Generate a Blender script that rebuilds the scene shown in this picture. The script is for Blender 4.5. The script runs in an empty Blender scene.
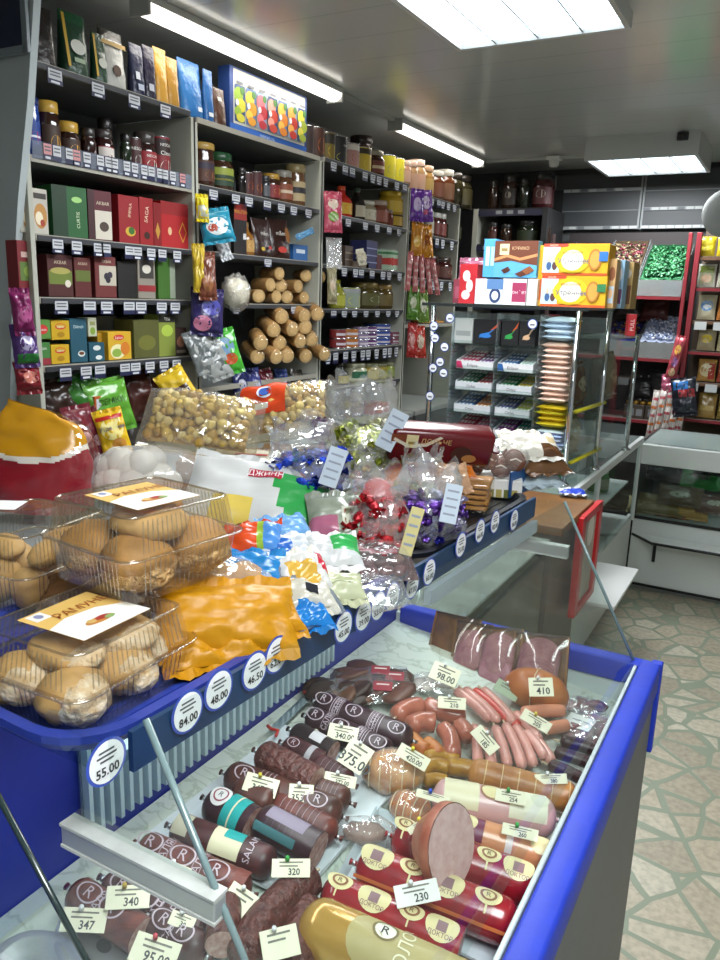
import bpy, bmesh, math, random
from mathutils import Vector, Matrix, noise as mnoise
R = random.Random(7)
S = bpy.context.scene
COL = S.collection
PI = math.pi

# ------------------------------------------------------------------ camera
F, YAW, PITCH, ROLL, H = 770.85, .504432, .231995, .0329227, 1.6
_f = Vector((-math.sin(YAW)*math.cos(PITCH), math.cos(YAW)*math.cos(PITCH), -math.sin(PITCH)))
_r0 = Vector((math.cos(YAW), math.sin(YAW), 0)); _u0 = _r0.cross(_f)
_r = math.cos(ROLL)*_r0 + math.sin(ROLL)*_u0; _u = -math.sin(ROLL)*_r0 + math.cos(ROLL)*_u0
CAM = Vector((0, 0, H))
cam = bpy.data.cameras.new('camera'); cam.sensor_fit = 'VERTICAL'; cam.sensor_height = 36; cam.lens = F/960*36
cam.clip_start = .02
camo = bpy.data.objects.new('camera', cam); COL.objects.link(camo); S.camera = camo
camo.matrix_world = Matrix(((_r.x, _u.x, -_f.x, 0), (_r.y, _u.y, -_f.y, 0), (_r.z, _u.z, -_f.z, H), (0, 0, 0, 1)))

def ray(x, y): return (x-360)/F*_r - (y-480)/F*_u + _f
def atz(x, y, z): d = ray(x, y); return CAM + d*((z-H)/d.z)
def atx(x, y, X): d = ray(x, y); return CAM + d*(X/d.x)
def aty(x, y, Y): d = ray(x, y); return CAM + d*(Y/d.y)
def proj(p):
    v = Vector(p)-CAM; z = v.dot(_f); return 360+F*v.dot(_r)/z, 480-F*v.dot(_u)/z
def bis(fn, a, b):
    fa = fn(a)
    for _ in range(40):
        m = (a+b)/2
        if (fn(m) > 0) == (fa > 0): a = m
        else: b = m
    return (a+b)/2
def solY(px, X, z): return bis(lambda Y: proj((X, Y, z))[0]-px, .3, 9)
def solX(px, Y, z): return bis(lambda X: proj((X, Y, z))[0]-px, -4, 1.2)
def solZ(py, X, Y): return bis(lambda z: proj((X, Y, z))[1]-py, -.5, 4)

# ------------------------------------------------------------------ materials
_M = {}
def lin(h):
    if not isinstance(h, str): return (*h[:3], 1)
    h = h.lstrip('#'); c = [int(h[i:i+2], 16)/255 for i in (0, 2, 4)]
    return (*[(x/12.92 if x <= .04045 else ((x+.055)/1.055)**2.4) for x in c], 1)
def M(col, rough=.5, metal=0, bump=0, bscale=60, var=0, vscale=30, emis=0, spec=.5, col2=None, coat=0, sheen=0):
    key = (col, rough, metal, bump, bscale, var, vscale, emis, spec, col2, coat)
    if key in _M: return _M[key]
    m = bpy.data.materials.new('mat_%d' % len(_M)); m.use_nodes = True
    nt = m.node_tree; b = nt.nodes['Principled BSDF']
    b.inputs['Base Color'].default_value = lin(col); b.inputs['Roughness'].default_value = rough
    b.inputs['Metallic'].default_value = metal; b.inputs['Specular IOR Level'].default_value = spec
    b.inputs['Coat Weight'].default_value = coat
    if emis: b.inputs['Emission Color'].default_value = lin(col); b.inputs['Emission Strength'].default_value = emis
    tc = None
    if var or bump:
        tc = nt.nodes.new('ShaderNodeTexCoord')
    if var:
        n = nt.nodes.new('ShaderNodeTexNoise'); n.inputs['Scale'].default_value = vscale; n.inputs['Detail'].default_value = 4
        nt.links.new(tc.outputs['Object'], n.inputs['Vector'])
        mp = nt.nodes.new('ShaderNodeMapRange'); mp.inputs['From Min'].default_value = .3; mp.inputs['From Max'].default_value = .7
        nt.links.new(n.outputs['Fac'], mp.inputs['Value'])
        mx = nt.nodes.new('ShaderNodeMix'); mx.data_type = 'RGBA'
        c = lin(col); mx.inputs['A'].default_value = c
        mx.inputs['B'].default_value = lin(col2) if col2 else (c[0]*(1-var), c[1]*(1-var), c[2]*(1-var), 1)
        nt.links.new(mp.outputs['Result'], mx.inputs['Factor']); nt.links.new(mx.outputs['Result'], b.inputs['Base Color'])
    if bump:
        n = nt.nodes.new('ShaderNodeTexNoise'); n.inputs['Scale'].default_value = bscale; n.inputs['Detail'].default_value = 3
        nt.links.new(tc.outputs['Object'], n.inputs['Vector'])
        bp = nt.nodes.new('ShaderNodeBump'); bp.inputs['Strength'].default_value = bump; bp.inputs['Distance'].default_value = .01
        nt.links.new(n.outputs['Fac'], bp.inputs['Height']); nt.links.new(bp.outputs['Normal'], b.inputs['Normal'])
    _M[key] = m; return m
def paper(col): return M(col, .55)
def gloss(col): return M(col, .25, bump=.06, bscale=25)
def foil(col): return M(col, .3, bump=.35, bscale=45)
def metal(col='#c8ccd0', rough=.25): return M(col, rough, 1)
def film(tint='#ffffff', refl=.06, edge=.5, rough=.06, bump=0, bscale=30, haze=0):
    """thin clear plastic or glass: straight-through transparency plus a glossy surface"""
    key = ('film', tint, refl, edge, rough, bump, bscale, haze)
    if key in _M: return _M[key]
    m = bpy.data.materials.new('mat_%d' % len(_M)); m.use_nodes = True
    nt = m.node_tree; nt.nodes.clear()
    out = nt.nodes.new('ShaderNodeOutputMaterial'); t = nt.nodes.new('ShaderNodeBsdfTransparent'); g = nt.nodes.new('ShaderNodeBsdfGlossy')
    t.inputs['Color'].default_value = lin(tint); g.inputs['Roughness'].default_value = rough
    g.inputs['Color'].default_value = (1, 1, 1, 1)
    lw = nt.nodes.new('ShaderNodeLayerWeight'); lw.inputs['Blend'].default_value = .35
    mr = nt.nodes.new('ShaderNodeMapRange'); mr.inputs['To Min'].default_value = refl; mr.inputs['To Max'].default_value = edge
    nt.links.new(lw.outputs['Facing'], mr.inputs['Value'])
    pw = nt.nodes.new('ShaderNodeMath'); pw.operation = 'POWER'; pw.inputs[1].default_value = 2.5
    nt.links.new(lw.outputs['Facing'], pw.inputs[0]); nt.links.new(pw.outputs[0], mr.inputs['Value'])
    mx = nt.nodes.new('ShaderNodeMixShader')
    nt.links.new(mr.outputs['Result'], mx.inputs['Fac']); nt.links.new(t.outputs[0], mx.inputs[1]); nt.links.new(g.outputs[0], mx.inputs[2])
    last = mx
    if haze:
        d = nt.nodes.new('ShaderNodeBsdfDiffuse'); d.inputs['Color'].default_value = lin(tint)
        m2 = nt.nodes.new('ShaderNodeMixShader'); m2.inputs['Fac'].default_value = haze
        nt.links.new(mx.outputs[0], m2.inputs[1]); nt.links.new(d.outputs[0], m2.inputs[2]); last = m2
    if bump:
        tc = nt.nodes.new('ShaderNodeTexCoord'); n = nt.nodes.new('ShaderNodeTexNoise'); n.inputs['Scale'].default_value = bscale
        nt.links.new(tc.outputs['Object'], n.inputs['Vector'])
        bp = nt.nodes.new('ShaderNodeBump'); bp.inputs['Strength'].default_value = bump; bp.inputs['Distance'].default_value = .01
        nt.links.new(n.outputs['Fac'], bp.inputs['Height']); nt.links.new(bp.outputs['Normal'], g.inputs['Normal'])
    nt.links.new(last.outputs[0], out.inputs['Surface'])
    _M[key] = m; return m
WHITE = '#f2f2ee'; BLK = '#151417'; INK = '#24242a'
CLEAR = film(); CRINKLE = film(refl=.10, edge=.75, rough=.14, bump=1.0, bscale=34, haze=.07); SACK = film('#f2f4f4', refl=.20, edge=.8, rough=.16, bump=1.0, bscale=30, haze=.13)
PET = film('#f6f4ee', refl=.05, edge=.6, rough=.08, bump=.15, bscale=30, haze=.015)

# ------------------------------------------------------------------ mesh builder
class MB:
    def __init__(s): s.v = []; s.f = []; s.m = []; s.sm = []; s.mats = []
    def mi(s, mat):
        if isinstance(mat, str): mat = paper(mat)
        for i, x in enumerate(s.mats):
            if x is mat: return i
        s.mats.append(mat); return len(s.mats)-1
    def add(s, vs, fs, mat, X=None, smooth=False):
        b = len(s.v)
        s.v += [tuple(X @ Vector(p)) if X else tuple(p) for p in vs]
        if isinstance(mat, list):
            ids = [s.mi(m) for m in mat]
        else:
            ids = [s.mi(mat)]*len(fs)
        for f, i in zip(fs, ids): s.f.append([b+k for k in f]); s.m.append(i); s.sm.append(smooth)
        return s
    def box(s, mat, c, size, X=None, bev=0, seg=2):
        x, y, z = size[0]/2, size[1]/2, size[2]/2
        T = (X or Matrix()) @ Matrix.Translation(c)
        if not bev:
            vs = [(i*x, j*y, k*z) for k in (-1, 1) for j in (-1, 1) for i in (-1, 1)]
            return s.add(vs, [(0, 2, 3, 1), (4, 5, 7, 6), (0, 1, 5, 4), (2, 6, 7, 3), (0, 4, 6, 2), (1, 3, 7, 5)], mat, T)
        bm = bmesh.new(); bmesh.ops.create_cube(bm, size=1)
        for v in bm.verts: v.co = Vector((v.co.x*size[0], v.co.y*size[1], v.co.z*size[2]))
        bmesh.ops.bevel(bm, geom=list(bm.edges), offset=min(bev, min(size)*.45), segments=seg, affect='EDGES', profile=.5)
        bm.verts.index_update()
        s.add([v.co.copy() for v in bm.verts], [[v.index for v in f.verts] for f in bm.faces], mat, T, seg > 1 and bev > .004); bm.free(); return s
    def quad(s, mat, pts, X=None): return s.add(pts, [tuple(range(len(pts)))], mat, X)
    def prism(s, mat, poly, z0, z1, X=None):
        n = len(poly); vs = [(a, b, z0) for a, b in poly]+[(a, b, z1) for a, b in poly]
        fs = [tuple(range(n-1, -1, -1)), tuple(range(n, 2*n))]+[(i, (i+1) % n, n+(i+1) % n, n+i) for i in range(n)]
        return s.add(vs, fs, mat, X)
    def lathe(s, mat, prof, n=20, X=None, smooth=True):
        vs = []; fs = []; mats = []
        ml = isinstance(mat, list)
        for r, z in prof:
            for k in range(n): a = 2*PI*k/n; vs.append((r*math.cos(a), r*math.sin(a), z))
        for j in range(len(prof)-1):
            for k in range(n):
                fs.append((j*n+k, j*n+(k+1) % n, (j+1)*n+(k+1) % n, (j+1)*n+k)); mats.append(mat[j] if ml else mat)
        return s.add(vs, fs, mats, X, smooth)
    def disc(s, mat, rx, ry, X=None, n=20, hole=0):
        if not hole:
            return s.add([(rx*math.cos(2*PI*k/n), ry*math.sin(2*PI*k/n), 0) for k in range(n)], [tuple(range(n))], mat, X)
        vs = [(q*rx*math.cos(2*PI*k/n), q*ry*math.sin(2*PI*k/n), 0) for q in (hole, 1) for k in range(n)]
        return s.add(vs, [(k, n+k, n+(k+1) % n, (k+1) % n) for k in range(n)], mat, X)
    def tube(s, mat, pts, rad, n=8, caps=True, X=None):
        pts = [Vector(p) for p in pts]; m = len(pts)
        if not hasattr(rad, '__len__'): rad = [rad]*m
        vs = []; fs = []; prev = None
        for i, p in enumerate(pts):
            t = (pts[min(i+1, m-1)]-pts[max(i-1, 0)]).normalized()
            a = prev if prev is not None else (Vector((0, 0, 1)) if abs(t.z) < .9 else Vector((1, 0, 0)))
            u = (a - t*a.dot(t)).normalized(); w = t.cross(u); prev = u
            for k in range(n):
                q = 2*PI*k/n; vs.append(p + rad[i]*(math.cos(q)*u+math.sin(q)*w))
        for i in range(m-1):
            for k in range(n): fs.append((i*n+k, i*n+(k+1) % n, (i+1)*n+(k+1) % n, (i+1)*n+k))
        if caps: fs += [tuple(range(n-1, -1, -1)), tuple(range((m-1)*n, m*n))]
        return s.add(vs, fs, mat, X, True)
    def blob(s, mat, r, X=None, nu=14, nv=9, amp=0, freq=3, seed=0):
        vs = [(0, 0, -r[2])]; fs = []
        for j in range(1, nv):
            b = -PI/2+PI*j/nv
            for i in range(nu):
                a = 2*PI*i/nu; d = Vector((math.cos(b)*math.cos(a), math.cos(b)*math.sin(a), math.sin(b)))
                q = 1+(amp*mnoise.noise(d*freq+Vector((seed*3.1, seed*1.7, 0))) if amp else 0)
                vs.append((r[0]*d.x*q, r[1]*d.y*q, r[2]*d.z*q))
        vs.append((0, 0, r[2])); L = len(vs)-1
        for i in range(nu):
            fs.append((0, 1+(i+1) % nu, 1+i)); fs.append((L, 1+(nv-2)*nu+i, 1+(nv-2)*nu+(i+1) % nu))
        for j in range(nv-2):
            for i in range(nu): a = 1+j*nu; fs.append((a+i, a+(i+1) % nu, a+nu+(i+1) % nu, a+nu+i))
        return s.add(vs, fs, mat, X, True)
    def grid(s, mat, fn, nu, nv, X=None, paint=None, smooth=True):
        vs = [fn(i/nu, j/nv) for j in range(nv+1) for i in range(nu+1)]; fs = []; ms = []
        for j in range(nv):
            for i in range(nu):
                a = j*(nu+1)+i; fs.append((a, a+1, a+nu+2, a+nu+1)); ms.append((paint((i+.5)/nu, (j+.5)/nv) or mat) if paint else mat)
        return s.add(vs, fs, ms, X, smooth)
    def text(s, mat, txt, size, X=None, align='C', wrap=None, sx=1):
        vs, fs, w = text_geo(txt)
        off = -w/2 if align == 'C' else 0
        pts = [((x+off)*size*sx, (y-.35)*size, 0) for x, y in vs]
        if wrap: pts = [wrap(p) for p in pts]
        return s.add(pts, fs, mat, X)
    def mesh(s, name='m'):
        me = bpy.data.meshes.new(name); me.from_pydata(s.v, [], s.f)
        for m in s.mats: me.materials.append(m)
        me.polygons.foreach_set('material_index', s.m); me.polygons.foreach_set('use_smooth', s.sm); me.update(); return me
_TX = {}
def text_geo(t):
    if t in _TX: return _TX[t]
    if '\u043d' in t:      # lay the small letter out from a lowered capital
        vs, fs, x = [], [], 0
        parts = t.split('\u043d')
        for i, sg in enumerate(parts):
            for g, sx, sy in (((sg, 1, 1),) if sg else ())+((('H', .82, .74),) if i < len(parts)-1 else ()):
                v, f, w = text_geo(g); b = len(vs); vs += [(x+p*sx, q*sy) for p, q in v]; fs += [tuple(b+k for k in q) for q in f]; x += w*sx+.07
        _TX[t] = (vs, fs, x-.07); return _TX[t]
    cu = bpy.data.curves.new('t', 'FONT'); cu.body = t; cu.resolution_u = 2; cu.size = 1; cu.offset = .02 if all(c in '0123456789.' for c in t) else 0
    o = bpy.data.objects.new('t', cu); COL.objects.link(o)
    dg = bpy.context.evaluated_depsgraph_get(); dg.update()
    me = bpy.data.meshes.new_from_object(o.evaluated_get(dg))
    vs = [(v.co.x, v.co.y) for v in me.vertices]; fs = [tuple(p.vertices) for p in me.polygons]
    w = max([x for x, _ in vs] or [0])
    bpy.data.objects.remove(o); bpy.data.curves.remove(cu); bpy.data.meshes.remove(me)
    _TX[t] = (vs, fs, w); return _TX[t]

# ------------------------------------------------------------------ objects
def T(x, y=0, z=0): return Matrix.Translation((x, y, z) if not hasattr(x, '__len__') else x)
def RX(a): return Matrix.Rotation(math.radians(a), 4, 'X')
def RY(a): return Matrix.Rotation(math.radians(a), 4, 'Y')
def RZ(a): return Matrix.Rotation(math.radians(a), 4, 'Z')
def SC(x, y, z): return Matrix.Diagonal((x, y, z, 1))
def thing(name, label, cat, X=None, group=None):
    o = bpy.data.objects.new(name, None); COL.objects.link(o); o.empty_display_size = .02
    o.matrix_world = X if X is not None else Matrix(); o['label'] = label; o['category'] = cat
    if group: o['group'] = group
    return o
def part(name, mb, parent, label=None, kind=None):
    o = bpy.data.objects.new(name, mb.mesh(name) if isinstance(mb, MB) else mb); COL.objects.link(o); o.parent = parent
    if label: o['label'] = label
    if kind: o['kind'] = kind
    return o
def solo(name, mb, label, cat, X=None, group=None, kind=None):
    o = bpy.data.objects.new(name, mb.mesh(name) if isinstance(mb, MB) else mb); COL.objects.link(o)
    o.matrix_world = X if X is not None else Matrix(); o['label'] = label; o['category'] = cat
    if group: o['group'] = group
    if kind: o['kind'] = kind
    return o
def struct(name, mb, parent=None):
    o = bpy.data.objects.new(name, mb.mesh(name)); COL.objects.link(o); o.parent = parent
    if parent is None: o['kind'] = 'structure'
    return o
def dup(root, X, label=None, group=None):
    r = root.copy(); COL.objects.link(r); r.matrix_world = X
    if label: r['label'] = label
    if group: r['group'] = group
    for ch in list(root.children):
        c = ch.copy(); COL.objects.link(c); c.parent = r
        for g in ch.children:
            d = g.copy(); COL.objects.link(d); d.parent = c
    return r
def basis(o, x, y, z):
    return Matrix(((x.x, y.x, z.x, o.x), (x.y, y.y, z.y, o.y), (x.z, y.z, z.z, o.z), (0, 0, 0, 1)))
def frame(o, zdir, xdir):
    z = zdir.normalized(); x = (xdir-z*xdir.dot(z)).normalized(); return basis(o, x, z.cross(x), z)
# ------------------------------------------------------------------ room shell
def nodes_mat(name):
    m = bpy.data.materials.new(name); m.use_nodes = True; return m, m.node_tree, m.node_tree.nodes['Principled BSDF']
def floor_mat():
    m, nt, b = nodes_mat('broken_stone_floor')
    tc = nt.nodes.new('ShaderNodeTexCoord')
    ns = nt.nodes.new('ShaderNodeTexNoise'); ns.inputs['Scale'].default_value = 3; nt.links.new(tc.outputs['Object'], ns.inputs['Vector'])
    ad = nt.nodes.new('ShaderNodeMix'); ad.data_type = 'VECTOR'; ad.inputs['Factor'].default_value = .04
    nt.links.new(tc.outputs['Object'], ad.inputs['A']); nt.links.new(ns.outputs['Color'], ad.inputs['B'])
    v = nt.nodes.new('ShaderNodeTexVoronoi'); v.feature = 'DISTANCE_TO_EDGE'; v.inputs['Scale'].default_value = 7.5; v.inputs['Randomness'].default_value = .95
    v2 = nt.nodes.new('ShaderNodeTexVoronoi'); v2.inputs['Scale'].default_value = 7.5; v2.inputs['Randomness'].default_value = .95
    for n in (v, v2): nt.links.new(ad.outputs['Result'], n.inputs['Vector'])
    st = nt.nodes.new('ShaderNodeValToRGB'); st.color_ramp.elements[0].position = .05; st.color_ramp.elements[1].position = .065
    nt.links.new(v.outputs['Distance'], st.inputs['Fac'])
    cr = nt.nodes.new('ShaderNodeValToRGB'); e = cr.color_ramp.elements
    e[0].color = lin('#a69d8a'); e[1].color = lin('#c9c3b0'); x = e.new(.5); x.color = lin('#b9ae98')
    sep = nt.nodes.new('ShaderNodeSeparateColor'); nt.links.new(v2.outputs['Color'], sep.inputs[0]); nt.links.new(sep.outputs[0], cr.inputs['Fac'])
    sp = nt.nodes.new('ShaderNodeTexNoise'); sp.inputs['Scale'].default_value = 45; sp.inputs['Detail'].default_value = 6; nt.links.new(tc.outputs['Object'], sp.inputs['Vector'])
    spr = nt.nodes.new('ShaderNodeMapRange'); spr.inputs['From Min'].default_value = .35; spr.inputs['From Max'].default_value = .6; spr.inputs['To Min'].default_value = .75
    nt.links.new(sp.outputs['Fac'], spr.inputs['Value'])
    mu = nt.nodes.new('ShaderNodeMix'); mu.data_type = 'RGBA'; mu.blend_type = 'MULTIPLY'; mu.inputs['Factor'].default_value = 1
    nt.links.new(cr.outputs['Color'], mu.inputs['A']); nt.links.new(spr.outputs['Result'], mu.inputs['B'])
    mx = nt.nodes.new('ShaderNodeMix'); mx.data_type = 'RGBA'; mx.inputs['A'].default_value = lin('#8a937f')
    nt.links.new(st.outputs['Color'], mx.inputs['Factor']); nt.links.new(mu.outputs['Result'], mx.inputs['B'])
    nt.links.new(mx.outputs['Result'], b.inputs['Base Color']); b.inputs['Roughness'].default_value = .38
    bp = nt.nodes.new('ShaderNodeBump'); bp.inputs['Strength'].default_value = .2; bp.inputs['Distance'].default_value = .004
    nt.links.new(st.outputs['Color'], bp.inputs['Height']); nt.links.new(bp.outputs['Normal'], b.inputs['Normal'])
    return m
def ceiling_mat():
    m, nt, b = nodes_mat('glossy_ceiling_panels')
    tc = nt.nodes.new('ShaderNodeTexCoord'); w = nt.nodes.new('ShaderNodeTexWave'); w.bands_direction = 'Y'; w.inputs['Scale'].default_value = 1.25
    w.wave_profile = 'SAW'
    nt.links.new(tc.outputs['Object'], w.inputs['Vector'])
    r = nt.nodes.new('ShaderNodeValToRGB'); r.color_ramp.elements[0].color = lin('#b4b7b4'); r.color_ramp.elements[1].color = lin('#c9ccc9'); r.color_ramp.elements[1].position = .05
    nt.links.new(w.outputs['Fac'], r.inputs['Fac']); nt.links.new(r.outputs['Color'], b.inputs['Base Color'])
    b.inputs['Roughness'].default_value = .17
    n = nt.nodes.new('ShaderNodeTexNoise'); n.inputs['Scale'].default_value = 3; nt.links.new(tc.outputs['Object'], n.inputs['Vector'])
    bp = nt.nodes.new('ShaderNodeBump'); bp.inputs['Strength'].default_value = .12; bp.inputs['Distance'].default_value = .02
    nt.links.new(n.outputs['Fac'], bp.inputs['Height']); nt.links.new(bp.outputs['Normal'], b.inputs['Normal'])
    return m
CZ = 2.55
XL, XR, YB, YF = -2.56, 1.35, 5.9, -1.3
struct('floor', MB().box(floor_mat(), ((XL+XR)/2, (YB+YF)/2, -.05), (XR-XL+.2, YB-YF+.2, .1)))
struct('ceiling', MB().box(ceiling_mat(), ((XL+XR)/2, (YB+YF)/2, CZ+.05), (XR-XL+.2, YB-YF+.2, .1)))
WM = M('#8b8e8c', .7, var=.1, vscale=3)
struct('wall_left', MB().box(WM, (XL-.05, (YB+YF)/2, CZ/2), (.1, YB-YF, CZ)))
struct('wall_right', MB().box(M('#b9bab4', .7), (XR+.05, (YB+YF)/2, CZ/2), (.1, YB-YF, CZ)))
struct('wall_back', MB().box(M('#4a4c4d', .7), ((XL+XR)/2, YB+.05, CZ/2), (XR-XL, .1, CZ)))
struct('wall_front', MB().box(M('#9a9a94', .7), ((XL+XR)/2, YF-.05, CZ/2), (XR-XL, .1, CZ)))

# ------------------------------------------------------------------ lamps
def lamp_area(x, y, z, sx, sy, power, col=(1, .98, .94), rot=0):
    l = bpy.data.lights.new('lamp_glow', 'AREA'); l.shape = 'RECTANGLE'; l.size = sx; l.size_y = sy; l.energy = power; l.color = col
    o = bpy.data.objects.new('lamp_glow', l); COL.objects.link(o); o.location = (x, y, z); o.rotation_euler = (0, 0, rot); return o
GLOW = M('#f4fbff', .5, emis=9); GLOWT = M('#fffaf0', .5, emis=3.0)
def tube_lamp(y0, y1, x, label):
    L = y1-y0; t = thing('ceiling_tube_lamp', label, 'lamp', T(x, (y0+y1)/2, CZ), 'tube lamps above the wall shelves')
    part('lamp_housing', MB().box(M('#c9cac6', .4), (0, 0, -.012), (  .092, L+.02, .024), bev=.004), t)
    a = [(math.cos(PI+PI*k/8)*.042, -.024+math.sin(PI+PI*k/8)*.034) for k in range(9)]
    mb = MB(); n = len(a)
    vs = [(p[0], q, p[1]) for q in (-L/2, L/2) for p in a]
    mb.add(vs, [(k, k+1, n+k+1, n+k) for k in range(n-1)]+[tuple(range(n)), tuple(range(2*n-1, n-1, -1))], GLOWT, smooth=True)
    part('diffuser', mb, t)
    for s in (-1, 1): part('end_cap', MB().box(M('#b5b6b3', .5), (0, s*(L/2+.006), -.031), (.09, .012, .062), bev=.004), t)
    lamp_area(x, (y0+y1)/2, CZ-.066, .06, L, 3.2, (1, .95, .86))
tube_lamp(2.12, 3.36, -2.06, 'lit white tube lamp over the coffee bags and fruit poster box')
tube_lamp(4.02, 5.26, -2.07, 'lit white tube lamp over the yellow cans on the far shelves')
def troffer(x, y, w, l, z, label, drop=0, power=60):
    t = thing('ceiling_louver_lamp', label, 'lamp', T(x, y, CZ))
    mb = MB(); d = CZ-z; k = .018
    for s in (-1, 1):
        mb.box(M('#c3c6c6', .35), (s*(w/2-k/2), 0, -d/2), (k, l, d)); mb.box(M('#c3c6c6', .35), (0, s*(l/2-k/2), -d/2), (w-2*k, k, d))
    mb.box(M('#c3c6c6', .35), (0, 0, -d+.055), (w-2*k, l-2*k, .01))
    part('lamp_housing', mb, t)
    part('glowing_diffuser', MB().box(GLOW, (0, 0, -d+.045), (w-2*k, l-2*k, .006)), t)
    lv = MB(); n = 4; m = int(round(l/.6*14))
    for i in range(1, n): lv.box(metal('#e8ecee', .15), (-w/2+w*i/n, 0, -d+.02), (.006, l-2*k, .036))
    for i in range(1, m): lv.box(metal('#e8ecee', .2), (0, -l/2+l*i/m, -d+.024), (w-2*k, .0035, .026))
    part('louver_grid', lv, t)
    if drop:
        part('mount_box', MB().box(M('#aeb2b2', .4), (.02, -.01, -(d-.075)/2), (w-.05, l-.1, d-.078), bev=.004), t)
    lamp_area(x, y, z-.012, w-.06, l-.06, power, (.95, .98, 1))
    return t
troffer(-.94, 2.30, .62, 1.22, 2.5, 'large lit louvered ceiling lamp above the counters', power=44)
troffer(-.93, 5.14, .62, .63, 2.42, 'square lit louvered ceiling lamp hanging before the dark back panels', drop=1, power=36)
troffer(.3, .1, .62, 1.22, 2.5, 'unseen louvered ceiling lamp added behind the viewer over the aisle', power=42)  # added out of view to light the case and foreground
# cable trunk, detector, junction box
def trunk(a, b, lab):
    v = Vector(b)-Vector(a); o = solo('cable_trunk', MB().box(M('#b6b8b4', .45), (0, 0, 0), (v.length, .03, .018), bev=.003), lab, 'cable trunk', T((Vector(a)+Vector(b))/2) @ RZ(math.degrees(math.atan2(v.y, v.x)))); return o
trunk((-2.06, 3.40, CZ-.01), (-2.07, 3.98, CZ-.01), 'pale cable trunk on the ceiling between the two tube lamps')
trunk((-2.05, 5.36, CZ-.01), (-1.28, 5.36, CZ-.01), 'pale cable trunk on the ceiling running to the hanging square lamp')
t = thing('smoke_detector', 'small white smoke detector on the ceiling near the back', 'detector', T(-1.55, 5.28, CZ-.02))
part('detector_base', MB().box(M('#d8dad6', .5), (0, 0, -.008), (.085, .085, .02), bev=.003), t)
part('detector_head', MB().lathe(M('#cfd1cd', .5), [(.0, -.06), (.022, -.06), (.03, -.05), (.034, -.02), (.034, -.012)], 16), t)
t = thing('cctv_camera', 'small dark camera bracket mounted on the hanging square lamp', 'camera', T(-.72, 4.87, 2.5))
part('camera_bracket', MB().box(M('#8b8d8d', .4), (0, 0, .015), (.14, .03, .07), bev=.003), t)
part('camera_head', MB().box(M('#26282a', .3), (.01, -.035, .02), (.06, .05, .045), bev=.006), t)
part('camera_lens', MB().lathe(M('#0c0d10', .1), [(0, .012), (.016, .012), (.018, 0)], 14, T(.01, -.06, .02) @ RX(90)), t)
# world: faint even fill as from the rest of the shop
w = bpy.data.worlds.new('shop_air'); S.world = w; w.use_nodes = True
w.node_tree.nodes['Background'].inputs['Color'].default_value = (.6, .63, .66, 1); w.node_tree.nodes['Background'].inputs['Strength'].default_value = .12
S.view_settings.view_transform = 'Standard'; S.view_settings.exposure = -0.2
S.cycles.transparent_max_bounces = 24; S.cycles.max_bounces = 8
# ------------------------------------------------------------------ refrigerated glass case
Y0, Y1 = .43, 1.55          # near and far ends
XF, XB = -.19, -.74         # inner front edge, rear wall
AX, AZ = -.373, 1.205       # upper edge of the slanted front glass
BA, BB = .778, -.111        # display bed: z = BA + BB*X
def RAILX(y): return -.487+.045*(y-.42)
def bedz(X): return BA+BB*X
def on_bed(x, y, h=0):
    d = ray(x, y); t = (BA+h-H)/(d.z-BB*d.x); return CAM+d*t
BLUE = M('#1b38b8', .55, bump=.05, bscale=80, var=.15, vscale=20); DBLUE = M('#1a2c9c', .4, var=.2, vscale=6)
GLASS = film('#eef5f2', refl=.04, edge=.7, rough=.01)
GEDGE = M('#73898a', .2, spec=.8)
def bed_mat():
    m, nt, b = nodes_mat('marbled_white_bed')
    tc = nt.nodes.new('ShaderNodeTexCoord'); n = nt.nodes.new('ShaderNodeTexNoise'); n.inputs['Scale'].default_value = 9; n.inputs['Detail'].default_value = 8
    n.inputs['Distortion'].default_value = 2.2; nt.links.new(tc.outputs['Object'], n.inputs['Vector'])
    r = nt.nodes.new('ShaderNodeValToRGB'); e = r.color_ramp.elements; e[0].position = .46; e[0].color = lin('#cfd8cd'); e[1].position = .54; e[1].color = lin('#d3dad0')
    x = e.new(.5); x.color = lin('#b3bdae'); nt.links.new(n.outputs['Fac'], r.inputs['Fac']); nt.links.new(r.outputs['Color'], b.inputs['Base Color'])
    b.inputs['Roughness'].default_value = .3; return m
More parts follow.
